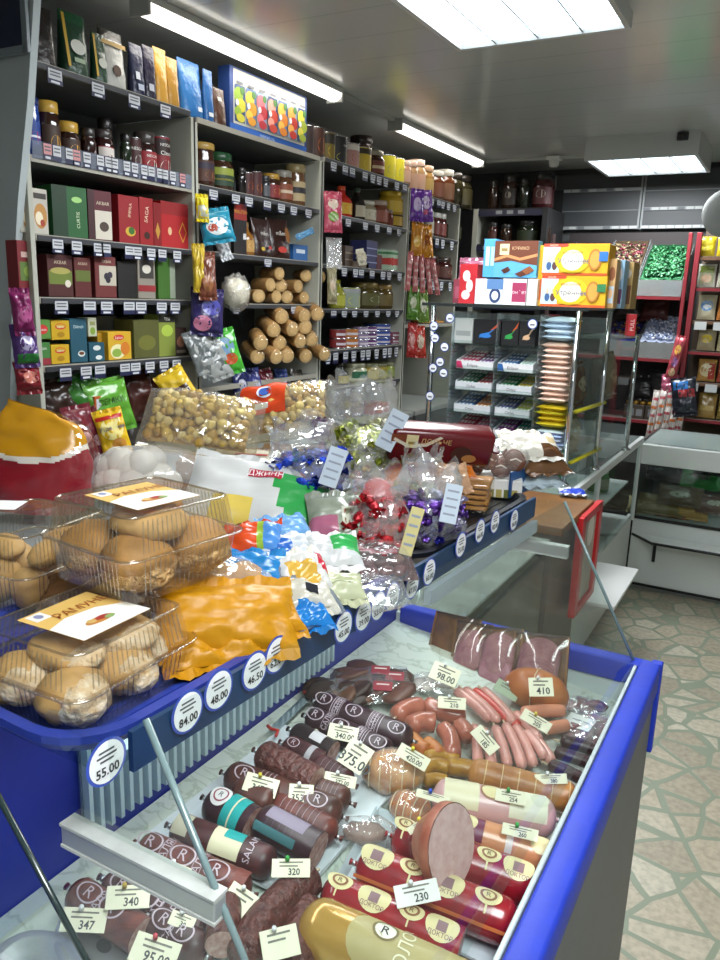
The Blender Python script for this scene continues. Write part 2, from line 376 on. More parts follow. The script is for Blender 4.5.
def case_body(label, y0, y1, name='refrigerated_glass_case', near_end=True, ribs=True):
    t = thing(name, label, 'display case', T(0, 0, 0))
    # front
    part('front_panel', MB().box(M('#55585d', .45, var=.15, vscale=8), (-.170, (y0+y1)/2, .47), (.03, y1-y0, .78), bev=.004), t)
    part('front_rail', MB().box(BLUE, (-.17, (y0+y1)/2, .868), (.04, y1-y0+.03, .062), bev=.006), t, 'bright blue rail')
    part('end_rail', MB().box(BLUE, (-.455, y1+.002, .872), (.55, .035, .05), bev=.006), t, 'bright blue rail')
    part('corner_post', MB().box(BLUE, (-.158, y1+.012, .80), (.022, .02, .2), bev=.003), t)
    part('display_bed', MB().add([(XF, y0, bedz(XF)), (XF, y1, bedz(XF)), (XB, y1, bedz(XB)), (XB, y0, bedz(XB)),
                                 (XF, y0, .74), (XF, y1, .74), (XB, y1, .74), (XB, y0, .74)],
                                [(0, 1, 2, 3), (7, 6, 5, 4), (0, 4, 5, 1), (2, 6, 7, 3), (1, 5, 6, 2), (3, 7, 4, 0)], bed_mat()), t)
    part('end_lining', MB().box(M('#cfd8d6', .35), (-.465, y1-.006, .835), (.55, .008, .09)), t, 'white inner end wall')
    part('rear_wall', MB().box(DBLUE, (XB-.012, (y0+y1)/2, 1.0), (.02, y1-y0, .41)), t, 'blue inner rear wall')
    if ribs:
        mb = MB(); yy = .61; i = 0
        while yy < 1.225:
            mb.box(M('#b9cfd6', .15, spec=.8), (XB+.012, yy, .99), (.012, .0065, .2)); yy += .0175
        part('ribbed_panel', mb.box(film('#a9c0d0', refl=.1, haze=.25), (XB+.004, .917, .99), (.003, .625, .2)), t, 'clear ribbed plastic panel')
    # glass
    th = .0035
    def pane(p, mb=None): mb = mb or MB(); return mb.quad(GLASS, p)
    NA = (-.437, 1.247); NF = (-.24, .885)
    part('front_glass', pane([(NF[0], y0, NF[1]), (XF-.005, y1, .882), (AX, y1, AZ), (NA[0], y0, NA[1])]), t)
    part('seal_strip', MB().box(M('#a9b6b4', .3), (XF-.006, (y0+y1)/2, .885), (.007, y1-y0, .016), bev=.002), t, 'clear wavy seal along the glass foot')
    for y in ((y0, y1) if near_end else (y1,)):
        fx, fz, ax_, az_ = (XF-.005, .882, AX, AZ) if y == y1 else (*NF, *NA)
        e = part('end_glass', pane([(fx, y, fz), (XB, y, .895), (XB, y, 1.175), (ax_, y, az_)]), t)
        em = MB(); a = Vector((fx, y, fz)); b = Vector((ax_, y, az_))
        em.tube(GEDGE, [a, b], .0032, 6)
        part('glass_edge', em, e, 'green polished edge')
        br = MB(); bx = -.447
        br.box(M('#b4b8b4', .4, .6), (bx, y-.004, 1.10), (.185, .016, .02), bev=.002)
        br.box(M('#c6c9c4', .45, var=.2, vscale=40), (bx, y-.004, 1.1115), (.185, .018, .003)); br.box(M('#c6c9c4', .45), (bx, y-.004, 1.089), (.185, .018, .003))
        part('glass_bracket', br, e, 'pale metal clamp bar')
    part('glass_top', MB().box(film('#e6f0ee', refl=.05), ((-.49+XB)/2, (y0+y1)/2, 1.1765), (-.49-XB, y1-y0, .006)), t)
    part('top_frame', MB().prism(M('#aeb9bf', .35), [(RAILX(1.06)-.004, 1.06), (RAILX(1.06)+.008, 1.06), (RAILX(1.56)+.008, 1.56), (RAILX(1.56)-.004, 1.56)], 1.128, 1.153), t, 'pale metal top frame')
    if ribs:  # unseen glowing strip and area light, added to brighten the case interior
        part('glow_strip', MB().box(M('#f4faff', .5, emis=2), (-.56, (y0+y1)/2+.03, 1.140), (.022, y1-y0-.1, .01)), t)
        lamp_area(-.56, (y0+y1)/2+.03, 1.130, .03, y1-y0-.1, 2.0, (.95, .98, 1))
    part('rear_deck', MB().box(M('#9aa3ab', .5), ((XB-1.3)/2, (y0+y1)/2-.03, 1.1615), (1.3+XB, y1-y0+.1, .036), bev=.003), t)
    part('rear_cabinet', MB().box(M('#6f757b', .5), (-.99, (y0+y1)/2, .57), (.46, y1-y0, 1.13), bev=.004), t)
    return t
case1 = case_body('blue railed refrigerated glass case full of sausages', Y0, Y1)
# round price tickets on the strip below the trays: sub-parts of the strip
strip = part('price_rail', MB().prism(M('#123a63', .35, var=.3, vscale=12), [(RAILX(.46)-.006, .46), (RAILX(.46), .46), (RAILX(1.56), 1.56), (RAILX(1.56)-.006, 1.56)], 1.161, 1.203), case1, 'dark blue ticket strip')
for px, py, tx in ((105, 762, '55.00'), (186, 712, '84.00'), (217, 690, '48.00'), (253, 671, '46.50'), (275, 655, '62.00'), (342, 627, '45.00'), (362, 616, '39.00'), (377, 606, '52.00'), (391, 597, '58.00'), (411, 585, '47.00'), (428, 572, '60.00'), (459, 545, '75.00'), (478, 531, '66.00'), (493, 522, '82.00'), (513, 520, '54.00')):
    y = .9
    for _ in range(6): y = solY(px, RAILX(y), 1.185)
    z = solZ(py, RAILX(y)+.004, y); X = T(RAILX(y)+.002, y, z) @ RZ(87.4) @ RX(90)
    mb = MB(); r = .0225
    mb.disc(M('#3a55b8', .4), r, r*1.02, X @ T(0, 0, .0004), 28); mb.disc(M('#f4f5f6', .5), r*.86, r*.9, X @ T(0, 0, .0009), 28)
    mb.text(M(INK), tx, .0125, X @ T(0, -.008, .0015), sx=.95)
    for k, (w, yy) in enumerate(((.017, .011), (.022, .0065), (.015, .002))): mb.box(M('#55565c'), (0, yy, .0012), (w, .0018, .0002), X)
    part('round_price_tag', mb, strip)
# the next case toward the viewer
t = thing('refrigerated_glass_case', 'neighbouring glass case with blue wall and steel pans, at the picture corner', 'display case', T(0, 0, 0))
part('front_panel', MB().box(M('#55585d', .45, var=.15, vscale=8), (-.20, -.1, .47), (.06, .98, .78), bev=.004), t)
part('front_rail', MB().box(BLUE, (-.17, -.1, .868), (.04, .98, .062), bev=.006), t)
part('display_bed', MB().box(bed_mat(), (-.47, -.1, .79), (.55, .98, .06)), t)
part('rear_wall', MB().box(DBLUE, (XB-.012, -.08, .98), (.02, .98, .30)), t)
e = part('end_glass', MB().quad(GLASS, [aty(100, 986, .285), (XB, .285, .895), (XB, .285, 1.30), aty(-10, 781, .285)]), t)
part('glass_edge', MB().tube(M('#22302f', .2, spec=.8), [aty(140, 1060, .285), aty(-10, 781, .285)], .0022, 6), e)

# ------------------------------------------------------------------ sausages and other meats
def facing(P, up=.55):
    return (Vector((0, 0, 1))*up + (CAM-P).normalized()*(1-up)).normalized()
def sausage(p0, p1, w, label, skin, decos=(), lift=0, cut=None, cutcol='#8a4f48', name='salami', clip=True, group=None, up=.4, wrinkle=0, round_=.75, seed=0):
    """p0, p1 photo points of the two ends of its axis; w its width there"""
    h = .03
    for _ in range(4):
        a = on_bed(*p0, h); b = on_bed(*p1, h); b.x = min(b.x, -.203); r = w/2*((a+b)/2-CAM).dot(_f)/F; h = r+lift+.008
    c = (a+b)/2; L = (b-a).length; x = (b-a).normalized()
    z = facing(c, up); X = frame(c, z, x)
    # make the axis exact
    x2 = (b-a).normalized(); z2 = (z-x2*z.dot(x2)).normalized(); X = basis(c, x2, z2.cross(x2), z2)
    t = thing(name, label, 'sausage', X, group)
    n = 18; e = r*round_; pts = []; rad = []
    ce = {None: (0, 0), 'L': (1, 0), 'R': (0, 1), 'B': (1, 1)}[cut]
    ss = []
    for k in range(7): q = k/6; ss.append((-L/2+e*(1-math.cos(q*PI/2)), math.sin(q*PI/2)) if not ce[0] else (-L/2+e*.15*q, 1))
    for k in range(1, 10): ss.append((-L/2+e+(L-2*e)*k/10, 1))
    for k in range(7): q = k/6; ss.append((L/2-e*(1-math.sin(q*PI/2)), math.cos(q*PI/2)) if not ce[1] else (L/2-e*.15*(1-q), 1))
    mb = MB()
    for s_, q in ss:
        wob = 1+.02*mnoise.noise(Vector((s_*30+seed, seed, 0))); pts.append((s_, 0, 0)); rad.append(max(r*q*wob, .0012))
    mb.tube(skin, pts, rad, n)
    part('casing', mb, t)
    if decos:
        mb = MB(); cur = None; prints = []
        def wr(p, rr=r+.0006): return (p[0], rr*math.sin(p[1]/rr), rr*math.cos(p[1]/rr))
        for d in decos:
            k = d[0]
            if k == 'oval' or (k == 'band' and abs(d[2]-d[1]) > .05 and abs(d[4]-d[3]) > .7) or (k == 'ring' and cur != d[1]):
                mb = MB(); prints.append(('oval_label' if k == 'oval' else 'label_band' if k == 'band' else 'emblem', mb))
                cur = d[1] if k != 'band' else None
            elif k in ('band', 'text') and not prints: mb = MB(); prints.append(('label_print', mb))
            if k in ('oval', 'ring'):
                _, u, ang, rx, ry, col = d[:6]; hole = d[6] if len(d) > 6 else .82; cx = (u-.5)*L; cy = ang*r; N = 22
                e2 = .0006+.0004*(k == 'ring')+(.0003 if rx < .01 else 0)
                W = lambda p: wr(p, r+e2)
                if k == 'oval':
                    rings = [0, .35, .7, 1]
                    vs = []; fs = []
                    for q in rings:
                        for i in range(N): vs.append(W((cx+q*rx*math.cos(2*PI*i/N), cy+q*ry*math.sin(2*PI*i/N))))
                    for j in range(3):
                        for i in range(N): fs.append((j*N+i, (j+1)*N+i, (j+1)*N+(i+1) % N, j*N+(i+1) % N))
                    mb.add(vs, fs, col, smooth=True)
                else:
                    vs = [W((cx+q*rx*math.cos(2*PI*i/N), cy+q*ry*math.sin(2*PI*i/N))) for q in (hole, 1) for i in range(N)]
                    mb.add(vs, [(i, N+i, N+(i+1) % N, (i+1) % N) for i in range(N)], col, smooth=True)
            elif k == 'band':
                _, u0, u1, a0, a1, col = d[:6]; e2 = d[6] if len(d) > 6 else .0004
                mb.grid(col, lambda s_, q: wr(((u0+(u1-u0)*s_-.5)*L, (a0+(a1-a0)*q)*r), r+e2), 4, 14)
            elif k == 'text':
                _, tx, u, ang, size, col = d[:6]; rot = math.radians(d[6] if len(d) > 6 else 0); cx = (u-.5)*L; cy = ang*r
                def w2(p, rot=rot, cx=cx, cy=cy):
                    x, y = p[0], p[1]; return wr((cx+x*math.cos(rot)-y*math.sin(rot), cy+x*math.sin(rot)+y*math.cos(rot)), r+.0012)
                mb.text(col, tx, size, wrap=w2)
        for nm, q in prints: part(nm, q, t)
    for sgn, cc in ((-1, ce[0]), (1, ce[1])):
        if cc:
            f = MB().lathe(M(cutcol, .45, var=.5, vscale=120, col2='#c9a89c'), [(.0, .0004), (r*.55, .0006), (r*.97, .0002)], 20, T(sgn*L/2, 0, 0) @ RY(90*sgn)); part('cut_face', f, t)
        elif clip:
            q = MB(); q.tube(skin, [(sgn*(L/2-.002), 0, 0), (sgn*(L/2+.004), 0, 0), (sgn*(L/2+.010), 0, .0)], [.004, .0025, .005], 8)
            q.tube(metal(rough=.3), [(sgn*(L/2+.002), -.0005, 0), (sgn*(L/2+.006), .0005, 0)], .004, 8); part('end_clip', q, t)
    t['_r'] = 0; del t['_r']
    return t, c, r
MAROON = M('#4d211f', .38, var=.35, vscale=70, col2='#7a3a30'); DARK = M('#34191f', .4, var=.4, vscale=80, col2='#572a2a')
BROWN = M('#5b2f26', .38, var=.45, vscale=60, col2='#3a1d18'); PLUM = M('#3a2028', .32, var=.3, vscale=60)
WRINK = M('#45221f', .42, bump=.9, bscale=90, var=.45, vscale=90, col2='#6b3a33')
PR = M('#c4b3bd', .5); CREAM = M('#d6cfae', .5); TEAL = M('#1f9a98', .4); TX2 = M('#a9979f', .5)
def logos(us, s=.017, txt=True):
    d = []
    for i, u in enumerate(us):
        d += [('ring', u, .15, s, s*.8, PR, .86), ('text', 'R', u, .15, s*1.2, PR)]
        if txt and i < len(us)-1:
            m = (u+us[i+1])/2; d += [('text', 'САЛЯМИ', m, .35, s*.75, PR, 90), ('band', m+.03, m+.036, -.7, .9, TX2), ('band', m-.04, m-.034, -.7, .9, TX2)]
    return d
def stripes(u0, u1, n, col=TX2): return [('band', u0+(u1-u0)*i/n, u0+(u1-u0)*i/n+.007, -.8, 1.1, col) for i in range(n)]
SL = []
def sal(*a, **k): r = sausage(*a, seed=len(SL)*1.7, **k); SL.append(r); return r
sal((72, 890), (141, 936), 36, 'maroon salami cut open, under the near price cards and clamp bar', MAROON, logos([.3, .62]), cut='R')
sal((105, 880), (205, 935), 26, 'dark salami mostly hidden below the pale clamp bar', DARK, logos([.2, .45, .7]), lift=.0)
sal((140, 845), (250, 893), 34, 'maroon salami with white ring emblems, end wrinkled red', MAROON, logos([.12, .42, .72], .018)+[('band', .86, .97, -1.4, 1.4, M('#7a3a30', .5, bump=.4))], lift=.004)
sal((172, 827), (275, 866), 34, 'dark salami with cream and teal paper label', DARK, [('band', .42, .70, -.9, .9, CREAM), ('band', .52, .7, .2, 1.0, TEAL, .0008), ('text', 'SALAMI', .78, .2, .014, PR, 90), ('band', .05, .2, -.6, .9, M('#b9b39c', .6))], lift=.002)
sal((207, 800), (253, 826), 38, 'short cut salami with bright teal band label', PLUM, [('oval', .33, .3, .015, .018, M('#dcd8d6', .5)), ('ring', .33, .3, .011, .012, M('#8c3f52', .5), .8), ('band', .5, .86, -1.2, 1.2, TEAL), ('band', .66, .69, -1.2, 1.2, CREAM, .0008), ('text', 'R', .33, .3, .012, INK)], cut='R', lift=.002)
sal((257, 818), (318, 851), 38, 'cut dark salami with grey small print facing front', PLUM, [('band', .2, .8, .0, .9, M('#8d7f93', .5)), ('band', .1, .75, -.9, -.4, M('#3f6e73', .5))]+stripes(.25, .75, 5, M('#5b4d60', .5)), cut='R', lift=.004)
sal((272, 803), (336, 836), 30, 'thin printed salami tucked behind the cut dark salami', MAROON, stripes(.2, .8, 7, M('#ad9aa4', .5)), lift=.0)
sal((232, 789), (277, 806), 32, 'short plain dark salami carrying a yellow pinned card', BROWN, lift=.004, clip=False)
sal((226, 774), (342, 817), 33, 'long brown salami with white emblem, in the middle row', BROWN, logos([.18, .8], .016, False)+stripes(.3, .45, 4)+stripes(.62, .72, 3), lift=.0)
sal((258, 752), (316, 783), 32, 'plain brown salami with large oval cut face', WRINK, cut='R', lift=.016, up=.7)
sal((306, 786), (350, 803), 28, 'brown salami below the cut oval one', BROWN, stripes(.3, .8, 5), lift=0)
sal((284, 744), (321, 763), 24, 'small dark salami, cut, with round white emblem', DARK, logos([.3], .011, False)+[('band', .68, .82, -1, 1, M('#a7a3a8', .5))], cut='R', lift=.002)
sal((292, 731), (333, 753), 24, 'small black salami, cut, with torn white label', M('#241518', .4), [('band', .5, .78, -.2, .9, M('#c7c3c6', .6))], cut='R', lift=.006)
sal((312, 763), (352, 784), 26, 'dark salami end under the square price card', DARK, stripes(.3, .8, 4), lift=0)
sal((307, 717), (392, 755), 27, 'nearer of two plum salamis with white script emblems', PLUM, logos([.12, .42, .85], .016)+stripes(.6, .74, 5, PR), lift=.0)
sal((316, 702), (412, 741), 27, 'farther of two plum salamis with white script emblems', PLUM, logos([.1, .42, .85], .016)+stripes(.2, .3, 4, PR)+stripes(.58, .72, 5, PR), lift=.006)
sal((150, 918), (205, 955), 34, 'dark salami with emblem behind the 95.00 card', DARK, logos([.3, .62], .016), lift=0)
sal((226, 897), (222, 945), 34, 'reddish salami end cut toward the viewer below the clamp bar', WRINK, cut='R', cutcol='#8c5049', lift=.02, up=.7)
# big wrinkled curved sausages
def curved(px, w, label, skin, lift=0, name='dry_sausage', group=None):
    h = .03
    for _ in range(3):
        P = [on_bed(x, y, h) for x, y in px]; r = w/2*(P[len(P)//2]-CAM).dot(_f)/F; h = r+lift+.008
    c = sum(P, Vector())/len(P); pts = []
    for i in range(len(P)-1):
        a, b = P[max(i-1, 0)], P[min(i+2, len(P)-1)]
        for k in range(6):
            q = k/6; p1, p2 = P[i], P[i+1]
            pts.append(.5*((2*p1)+(p2-a)*q+(2*a-5*p1+4*p2-b)*q*q+(3*p1-a-3*p2+b)*q**3)-c)
    pts.append(P[-1]-c); m = len(pts); rad = []
    for i in range(m):
        d = min(i, m-1-i)/(m*.10); rad.append(r*max(.08, math.sin(min(d, 1)*PI/2)))
    t = thing(name, label, 'sausage', T(c), group); part('casing', MB().tube(skin, pts, rad, 14), t)
    q = MB().tube(M('#c9b79a', .6), [pts[0], pts[0]*1.0+(pts[0]-pts[2]).normalized()*.012], .0022, 6); part('string_end', q, t)
    return t
curved([(313, 874), (292, 893), (262, 925), (238, 962)], 40, 'thick wrinkled dark sausage curving under the 320 card', WRINK, .012)
curved([(309, 905), (300, 935), (290, 975)], 42, 'dark wrinkled sausage beneath the curved one, beside the gold roll', WRINK, 0)
curved([(262, 940), (285, 950), (305, 968)], 30, 'dark dry sausage end by the bottom paper card', WRINK, .01)
# boiled sausages
RED = M('#a3202b', .25, var=.2, vscale=30, col2='#7d1722', coat=.4); GOLD = M('#c69a4a', .26, .35, var=.15, vscale=20, coat=.4)
OV = M('#dccf9c', .4); PK = M('#d99fb5', .4); PLM = M('#6d1f45', .4)
def dok(us, s=.022, k=0):
    d = []
    for i, u in enumerate(us):
        if (i+k) % 2 == 0: d += [('oval', u, .25, s, s*1.0, OV), ('band', u-.035, u+.035, -.1, .45, M('#8a6a6f', .5), .0010), ('text', 'ДОКТОР', u, -.25, s*.36, PLM, 0)]
        else: d += [('oval', u, .35, s*.8, s*.66, OV), ('ring', u, .35, s*.5, s*.42, M('#8a5a3a', .5), .7), ('text', 'R', u, .35, s*.5, M('#6b4a2a', .5)), ('band', u-.006, u+.006, -.5, -.1, OV)]
    return d
sal((300, 921), (470, 1000), 62, 'large golden boiled sausage with round crest, nearest the viewer', GOLD, [('band', .44, .95, -.9, .9, M('#b3a470', .4)), ('oval', .44, .0, .030, .034, M('#b3a470', .4)), ('oval', .49, .45, .016, .015, M('#e8e4d4', .5)), ('ring', .49, .45, .016, .015, M('#7b6a3c', .5), .8), ('text', 'R', .49, .45, .018, INK), ('text', 'МОЛОЧ', .62, .05, .022, M('#e6dfbf', .4), 90)], name='boiled_sausage', clip=False, up=.6)
sal((322, 890), (460, 950), 42, 'red boiled sausage with ovals, beside the golden one, film-wrapped cut end', RED, dok([.12, .38, .64, .86], .021, 1), cut='R', cutcol='#d9a0a5', name='boiled_sausage', up=.6)
sal((357, 864), (520, 928), 46, 'longest red boiled sausage with ovals, under the folded card', RED, dok([.12, .34, .56, .80], .022, 0)+[('band', .02, .97, -1.05, -.88, M('#c8703f', .4))], name='boiled_sausage', up=.6)
sal((392, 836), (545, 893), 42, 'red boiled sausage passing beneath the upright cut half', RED, dok([.08, .3, .66, .86], .021, 1), name='boiled_sausage', up=.6)
sal((452, 828), (549, 858), 34, 'pale orange boiled sausage with plum oval label', M('#cf8d62', .3, coat=.3), [('oval', .12, .2, .018, .016, OV), ('band', .18, .32, -.9, .7, PLM), ('band', .55, .62, -1, 1, M('#e3d9cf', .4)), ('oval', .9, .1, .016, .016, OV)], name='boiled_sausage', up=.6)
sal((432, 796), (556, 820), 40, 'cream and pink boiled sausage beside the smoked roll', M('#cfa3a2', .35, coat=.3), [('band', .08, .36, -.9, 1.0, M('#ded6b4', .4)), ('oval', .46, .3, .018, .016, OV), ('ring', .46, .3, .018, .016, M('#9a6a52', .5), .85), ('band', .6, .9, -.9, 1.0, M('#dfdcc4', .4)), ('oval', .84, .3, .014, .014, M('#cfd0b8', .5))], name='boiled_sausage', up=.6)
# upright cut half
c = on_bed(452, 846, .095); ax = (_r*.70-_f*.60+_u*.12).normalized(); R_ = 43/2*2*.97*(c-CAM).dot(_f)/F; R_ = 41*(c-CAM).dot(_f)/F; P = c-ax*.062
t = thing('boiled_sausage', 'thick half sausage showing a pale oval cut face, lying on the red ones', 'sausage', frame(P, ax, Vector((0, 0, 1))))
Lh = .048; P = c-ax*Lh; t.location = P
part('casing', MB().lathe(M('#a5553f', .35, var=.4, vscale=40, col2='#c9846a'), [(.001, -.012), (R_*.25, -.008), (R_*.6, .006), (R_*.9, .03), (R_, Lh*.7), (R_, Lh)], 26), t)
part('cut_face', MB().lathe(M('#e0c0bb', .5, var=.25, vscale=90, col2='#cfa39d'), [(0, Lh+.001), (R_*.6, Lh+.001), (R_*.98, Lh+.0004)], 26), t)
part('film_tie', MB().lathe(film('#ffffff', refl=.15, haze=.12), [(R_*.1, -.02), (R_*.3, -.011), (R_*.66, .004)], 20), t)
# netted ham balls, smoked roll, chicken bits
def netted(px, py, r3, label, col, col2, lift, rot=0, seed=0):
    c = on_bed(px, py, r3[2]+lift); t = thing('smoked_ham', label, 'meat', T(c) @ RZ(rot))
    part('meat', MB().blob(M(col, .35, var=.5, vscale=30, col2=col2, bump=.4, bscale=30), r3, amp=.08, seed=seed, nu=20, nv=12), t)
    nt = MB()
    for i in range(5):
        a = -.7+1.4*i/4; q = math.sqrt(1-a*a*.9)
        nt.tube(M('#d6c3a2', .7), [(r3[0]*a*1.02, r3[1]*q*1.02*math.cos(2*PI*k/16), r3[2]*q*1.02*math.sin(2*PI*k/16)) for k in range(17)], .0011, 5, False)
    part('netting', nt, t); part('film_wrap', MB().blob(CRINKLE, [x*1.06 for x in r3], amp=.1, seed=seed+3), t); return t
netted(393, 772, (.05, .036, .034), 'larger film-wrapped smoked ham ball with a pinned card', '#a4622f', '#d7a566', .0, 20, 1)
netted(410, 808, (.034, .026, .024), 'smaller netted smoked ham beside the red sausages', '#9a4f26', '#c98445', 0, 0, 2)
c = on_bed(365, 833, .02); t = thing('wrapped_meat_piece', 'small brown meat piece in gathered clear film', 'meat', T(c) @ RZ(30))
part('meat', MB().blob(M('#6b4a3c', .5, var=.4, col2='#a08476'), (.032, .02, .014), amp=.2), t); part('film_wrap', MB().blob(CRINKLE, (.046, .026, .022), amp=.45, freq=4, seed=5), t)
sal((468, 771), (578, 800), 30, 'string tied smoked meat roll, brown, beside the cream sausage', M('#8a5228', .4, var=.5, vscale=30, col2='#b98145', bump=.5, bscale=25), [('band', u, u+.008, -1.5, 1.5, M('#d0b88a', .7)) for u in (.15, .3, .45, .6, .75, .9)], name='smoked_meat_roll', clip=False, lift=.0)
MUS = M('#b5882f', .4, var=.4, vscale=40, col2='#8a5a22', bump=.3, bscale=40)
for px, w, lab in (([(424, 758), (445, 755), (458, 763)], 14, 'golden smoked stick, topmost of the mustard pieces'), ([(420, 772), (435, 765), (450, 768)], 15, 'short mustard smoked piece beside the ham ball'), ([(446, 766), (465, 768), (483, 773)], 18, 'long mustard smoked piece by the pink frankfurters'), ([(423, 781), (436, 779), (448, 782)], 13, 'small yellow smoked piece above the blue pinned card'), ([(410, 737), (418, 745), (428, 752)], 16, 'orange smoked piece below the fat wieners'), ([(425, 742), (433, 748), (441, 757)], 16, 'brown orange smoked piece among the fat wieners')):
    curved(px, w, lab, MUS if 'orange' not in lab else M('#c07a2c', .4, var=.4, vscale=40, col2='#a4552a'), .008, 'smoked_meat_stick', 'smoked mustard pieces')
WIEN = M('#b8705a', .28, var=.3, vscale=40, col2='#9a5544', coat=.4)
for px, w, lab in (([(396, 717), (408, 709), (423, 706)], 20, 'fat pinkish wiener at the outer end of its bunch'), ([(424, 704), (442, 712), (466, 718)], 19, 'long fat wiener under the clear film'), ([(410, 727), (422, 722), (436, 723)], 21, 'stubby fat wiener in the middle of its bunch'), ([(442, 727), (450, 738), (453, 757)], 18, 'fat wiener pointing down at the mustard pieces'), ([(458, 724), (464, 730), (468, 738)], 18, 'short fat wiener beside the frankfurters')):
    curved(px, w, lab, WIEN, .01, 'wiener', 'bunch of fat wieners')
FR = M('#d8988c', .3, var=.2, vscale=40, coat=.3); FRR = M('#c2493f', .3, coat=.3)
fr = [((455, 690), (491, 720), FR), ((463, 689), (499, 722), FR), ((473, 690), (510, 722), FRR), ((482, 689), (515, 724), FR), ((487, 697), (519, 728), FRR), ((514, 713), (540, 742), FR),
      ((474, 726), (478, 764), FR), ((484, 730), (492, 766), FR), ((495, 727), (508, 766), FR), ((505, 724), (523, 768), FR), ((515, 726), (534, 766), FR), ((525, 732), (545, 758), FR), ((534, 738), (552, 762), FR)]
for i, (a, b, m) in enumerate(fr):
    P = 'upper' if i < 6 else 'lower'; j = i if i < 6 else i-6; n = ['first', 'second', 'third', 'fourth', 'fifth', 'sixth', 'seventh'][j]
    curved([a, ((a[0]+b[0])/2+1, (a[1]+b[1])/2-1), b], 11, f'{"red" if m is FRR else "pink"} frankfurter, {n} from the left in the {P} fan', m, .012+.004*(i % 2), 'frankfurter', f'frankfurters of the {P} fan')
curved([(521, 713), (543, 711), (566, 711)], 13, 'single peach frankfurter lying below the round ham', M('#d08a6c', .35), .02, 'frankfurter')
curved([(545, 729), (556, 727), (568, 725)], 13, 'peach frankfurter end beside the sliced salami bags', M('#d08a6c', .35), .01, 'frankfurter')
DK = M('#38191d', .4, var=.3, vscale=60, bump=.3, bscale=60)
for a, b, l in (((560, 741), (598, 751), 'uppermost'), ((554, 752), (594, 765), 'middle'), ((548, 764), (586, 781), 'lowest')):
    curved([a, ((a[0]+b[0])/2, (a[1]+b[1])/2-1), b], 13, f'{l} of three thin dark hunter sausages by the rail', DK, .004, 'hunter_sausage', 'thin dark sausages by the rail')
# sliced ham packs standing against the far end
def quadframe(tl, tr, bl):
    x = (tr-tl); y = (tl-bl); w = x.length; h = y.length; z = x.cross(y).normalized(); x.normalize(); y = z.cross(x); return basis((tr+bl)/2, x, y, z), w, h
def slicepack(tlp, trp, blp, label, slices, k):
    tl = aty(*tlp, 1.515-.006*k); tr = aty(*trp, 1.515-.006*k); bl = aty(*blp, 1.45-.006*k)
    X, w, h = quadframe(tl, tr, bl); t = thing('sliced_ham_pack', label, 'meat pack', X, 'sliced ham packs leaning on the case end')
    part('pack_tray', MB().box(M('#4a2a17', .35, var=.4, vscale=30, col2='#8a5a26'), (0, 0, -.004), (w*.98, h, .006), bev=.002), t)
    rim = MB()
    for s in (-1, 1): rim.box(M('#8f5f26', .3), (s*w*.475, 0, .001), (w*.035, h*.98, .006)); rim.box(M('#3a2416', .3), (0, s*h*.48, .001), (w*.95, h*.03, .006))
    part('pack_rim', rim, t)
    for i in range(slices):
        r = w*.37; yy = h*.22-i*h*.05
        d = MB().lathe(M('#8c5563', .45, var=.25, vscale=60, col2='#a87a80'), [(0, .004), (r*.9, .004), (r, .002), (r*.98, 0)], 20, T(0, yy-h*.02, .001+i*.0022) @ SC(1, .8, 1)); part('ham_slice', d, t)
    part('pack_film', MB().grid(PET, lambda u, v: ((u-.5)*w*.97, (v-.5)*h*.97, .004+.022*math.sin(PI*u)**.5*math.sin(PI*v)**.5), 8, 8), t)
slicepack((417, 612), (462, 622), (440, 683), 'dark meat pack, leftmost of the row at the case end', 0, 0)
slicepack((448, 620), (485, 625), (456, 684), 'sliced ham pack second from the left, half hidden', 7, 1)
slicepack((477, 625), (521, 629), (477, 690), 'sliced ham pack with round plum slices, third in the row', 9, 2)
slicepack((517, 631), (573, 637), (506, 700), 'sliced ham pack nearest the front rail, ham ball before it', 9, 3)
c = on_bed(536, 690, .045); t = thing('smoked_ham', 'round orange ham ball with a price card, before the slice packs', 'meat', T(c))
part('meat', MB().blob(M('#a85c30', .35, var=.35, vscale=18, col2='#c07a44'), (.065, .04, .042), amp=.05, nu=20, nv=12), t)
part('string_tie', MB().tube(M('#d8c6a4', .6), [(0, .041*math.cos(2*PI*k/16), .043*math.sin(2*PI*k/16)) for k in range(17)], .0012, 5, False), t)
# film bags with sliced salami, jerky packs, poultry bag
def flatbag(name, label, px, py, w, h, t_, yaw, col, tag=None, lift=.0, mats=None, pitch=0, seed=0, contents='slice', n=14, cat='meat pack', sz=1):
    c = on_bed(px, py, t_/2+lift+.004); t = thing(name, label, cat, T(c) @ RZ(yaw) @ RX(pitch)); rr = random.Random(seed)
    for i in range(n):
        s = rr.uniform(.012, .02)*sz; part(contents, MB().blob(M(rr.choice(col), .45, var=.4, vscale=60), (s*1.3, s, s*.35), T(rr.uniform(-.33, .33)*w, rr.uniform(-.33, .33)*h, rr.uniform(-.2, .25)*t_) @ RZ(rr.uniform(0, 180)) @ RX(rr.uniform(-30, 30)), nu=10, nv=6, amp=.2, seed=i), t)
    def bag(s): return lambda u, v: ((u-.5)*w, (v-.5)*h, s*t_*.62*max(0, math.sin(PI*u)*math.sin(PI*v))**.5+.004*mnoise.noise(Vector((u*7, v*7, seed+s))))
    mb = MB(); mb.grid(CRINKLE, bag(1), 14, 12); mb.grid(CRINKLE, bag(-1), 14, 12); part('film_bag', mb, t)
    if tag: part('paper_label', MB().box(M('#e4e6e2'), (tag[0]*w, tag[1]*h, t_*.55), (tag[2], tag[3], .0006), RZ(tag[4])).box(M('#8c9098'), (tag[0]*w, tag[1]*h+.004, t_*.55+.0006), (tag[2]*.6, .003, .0004), RZ(tag[4])), t)
    return t
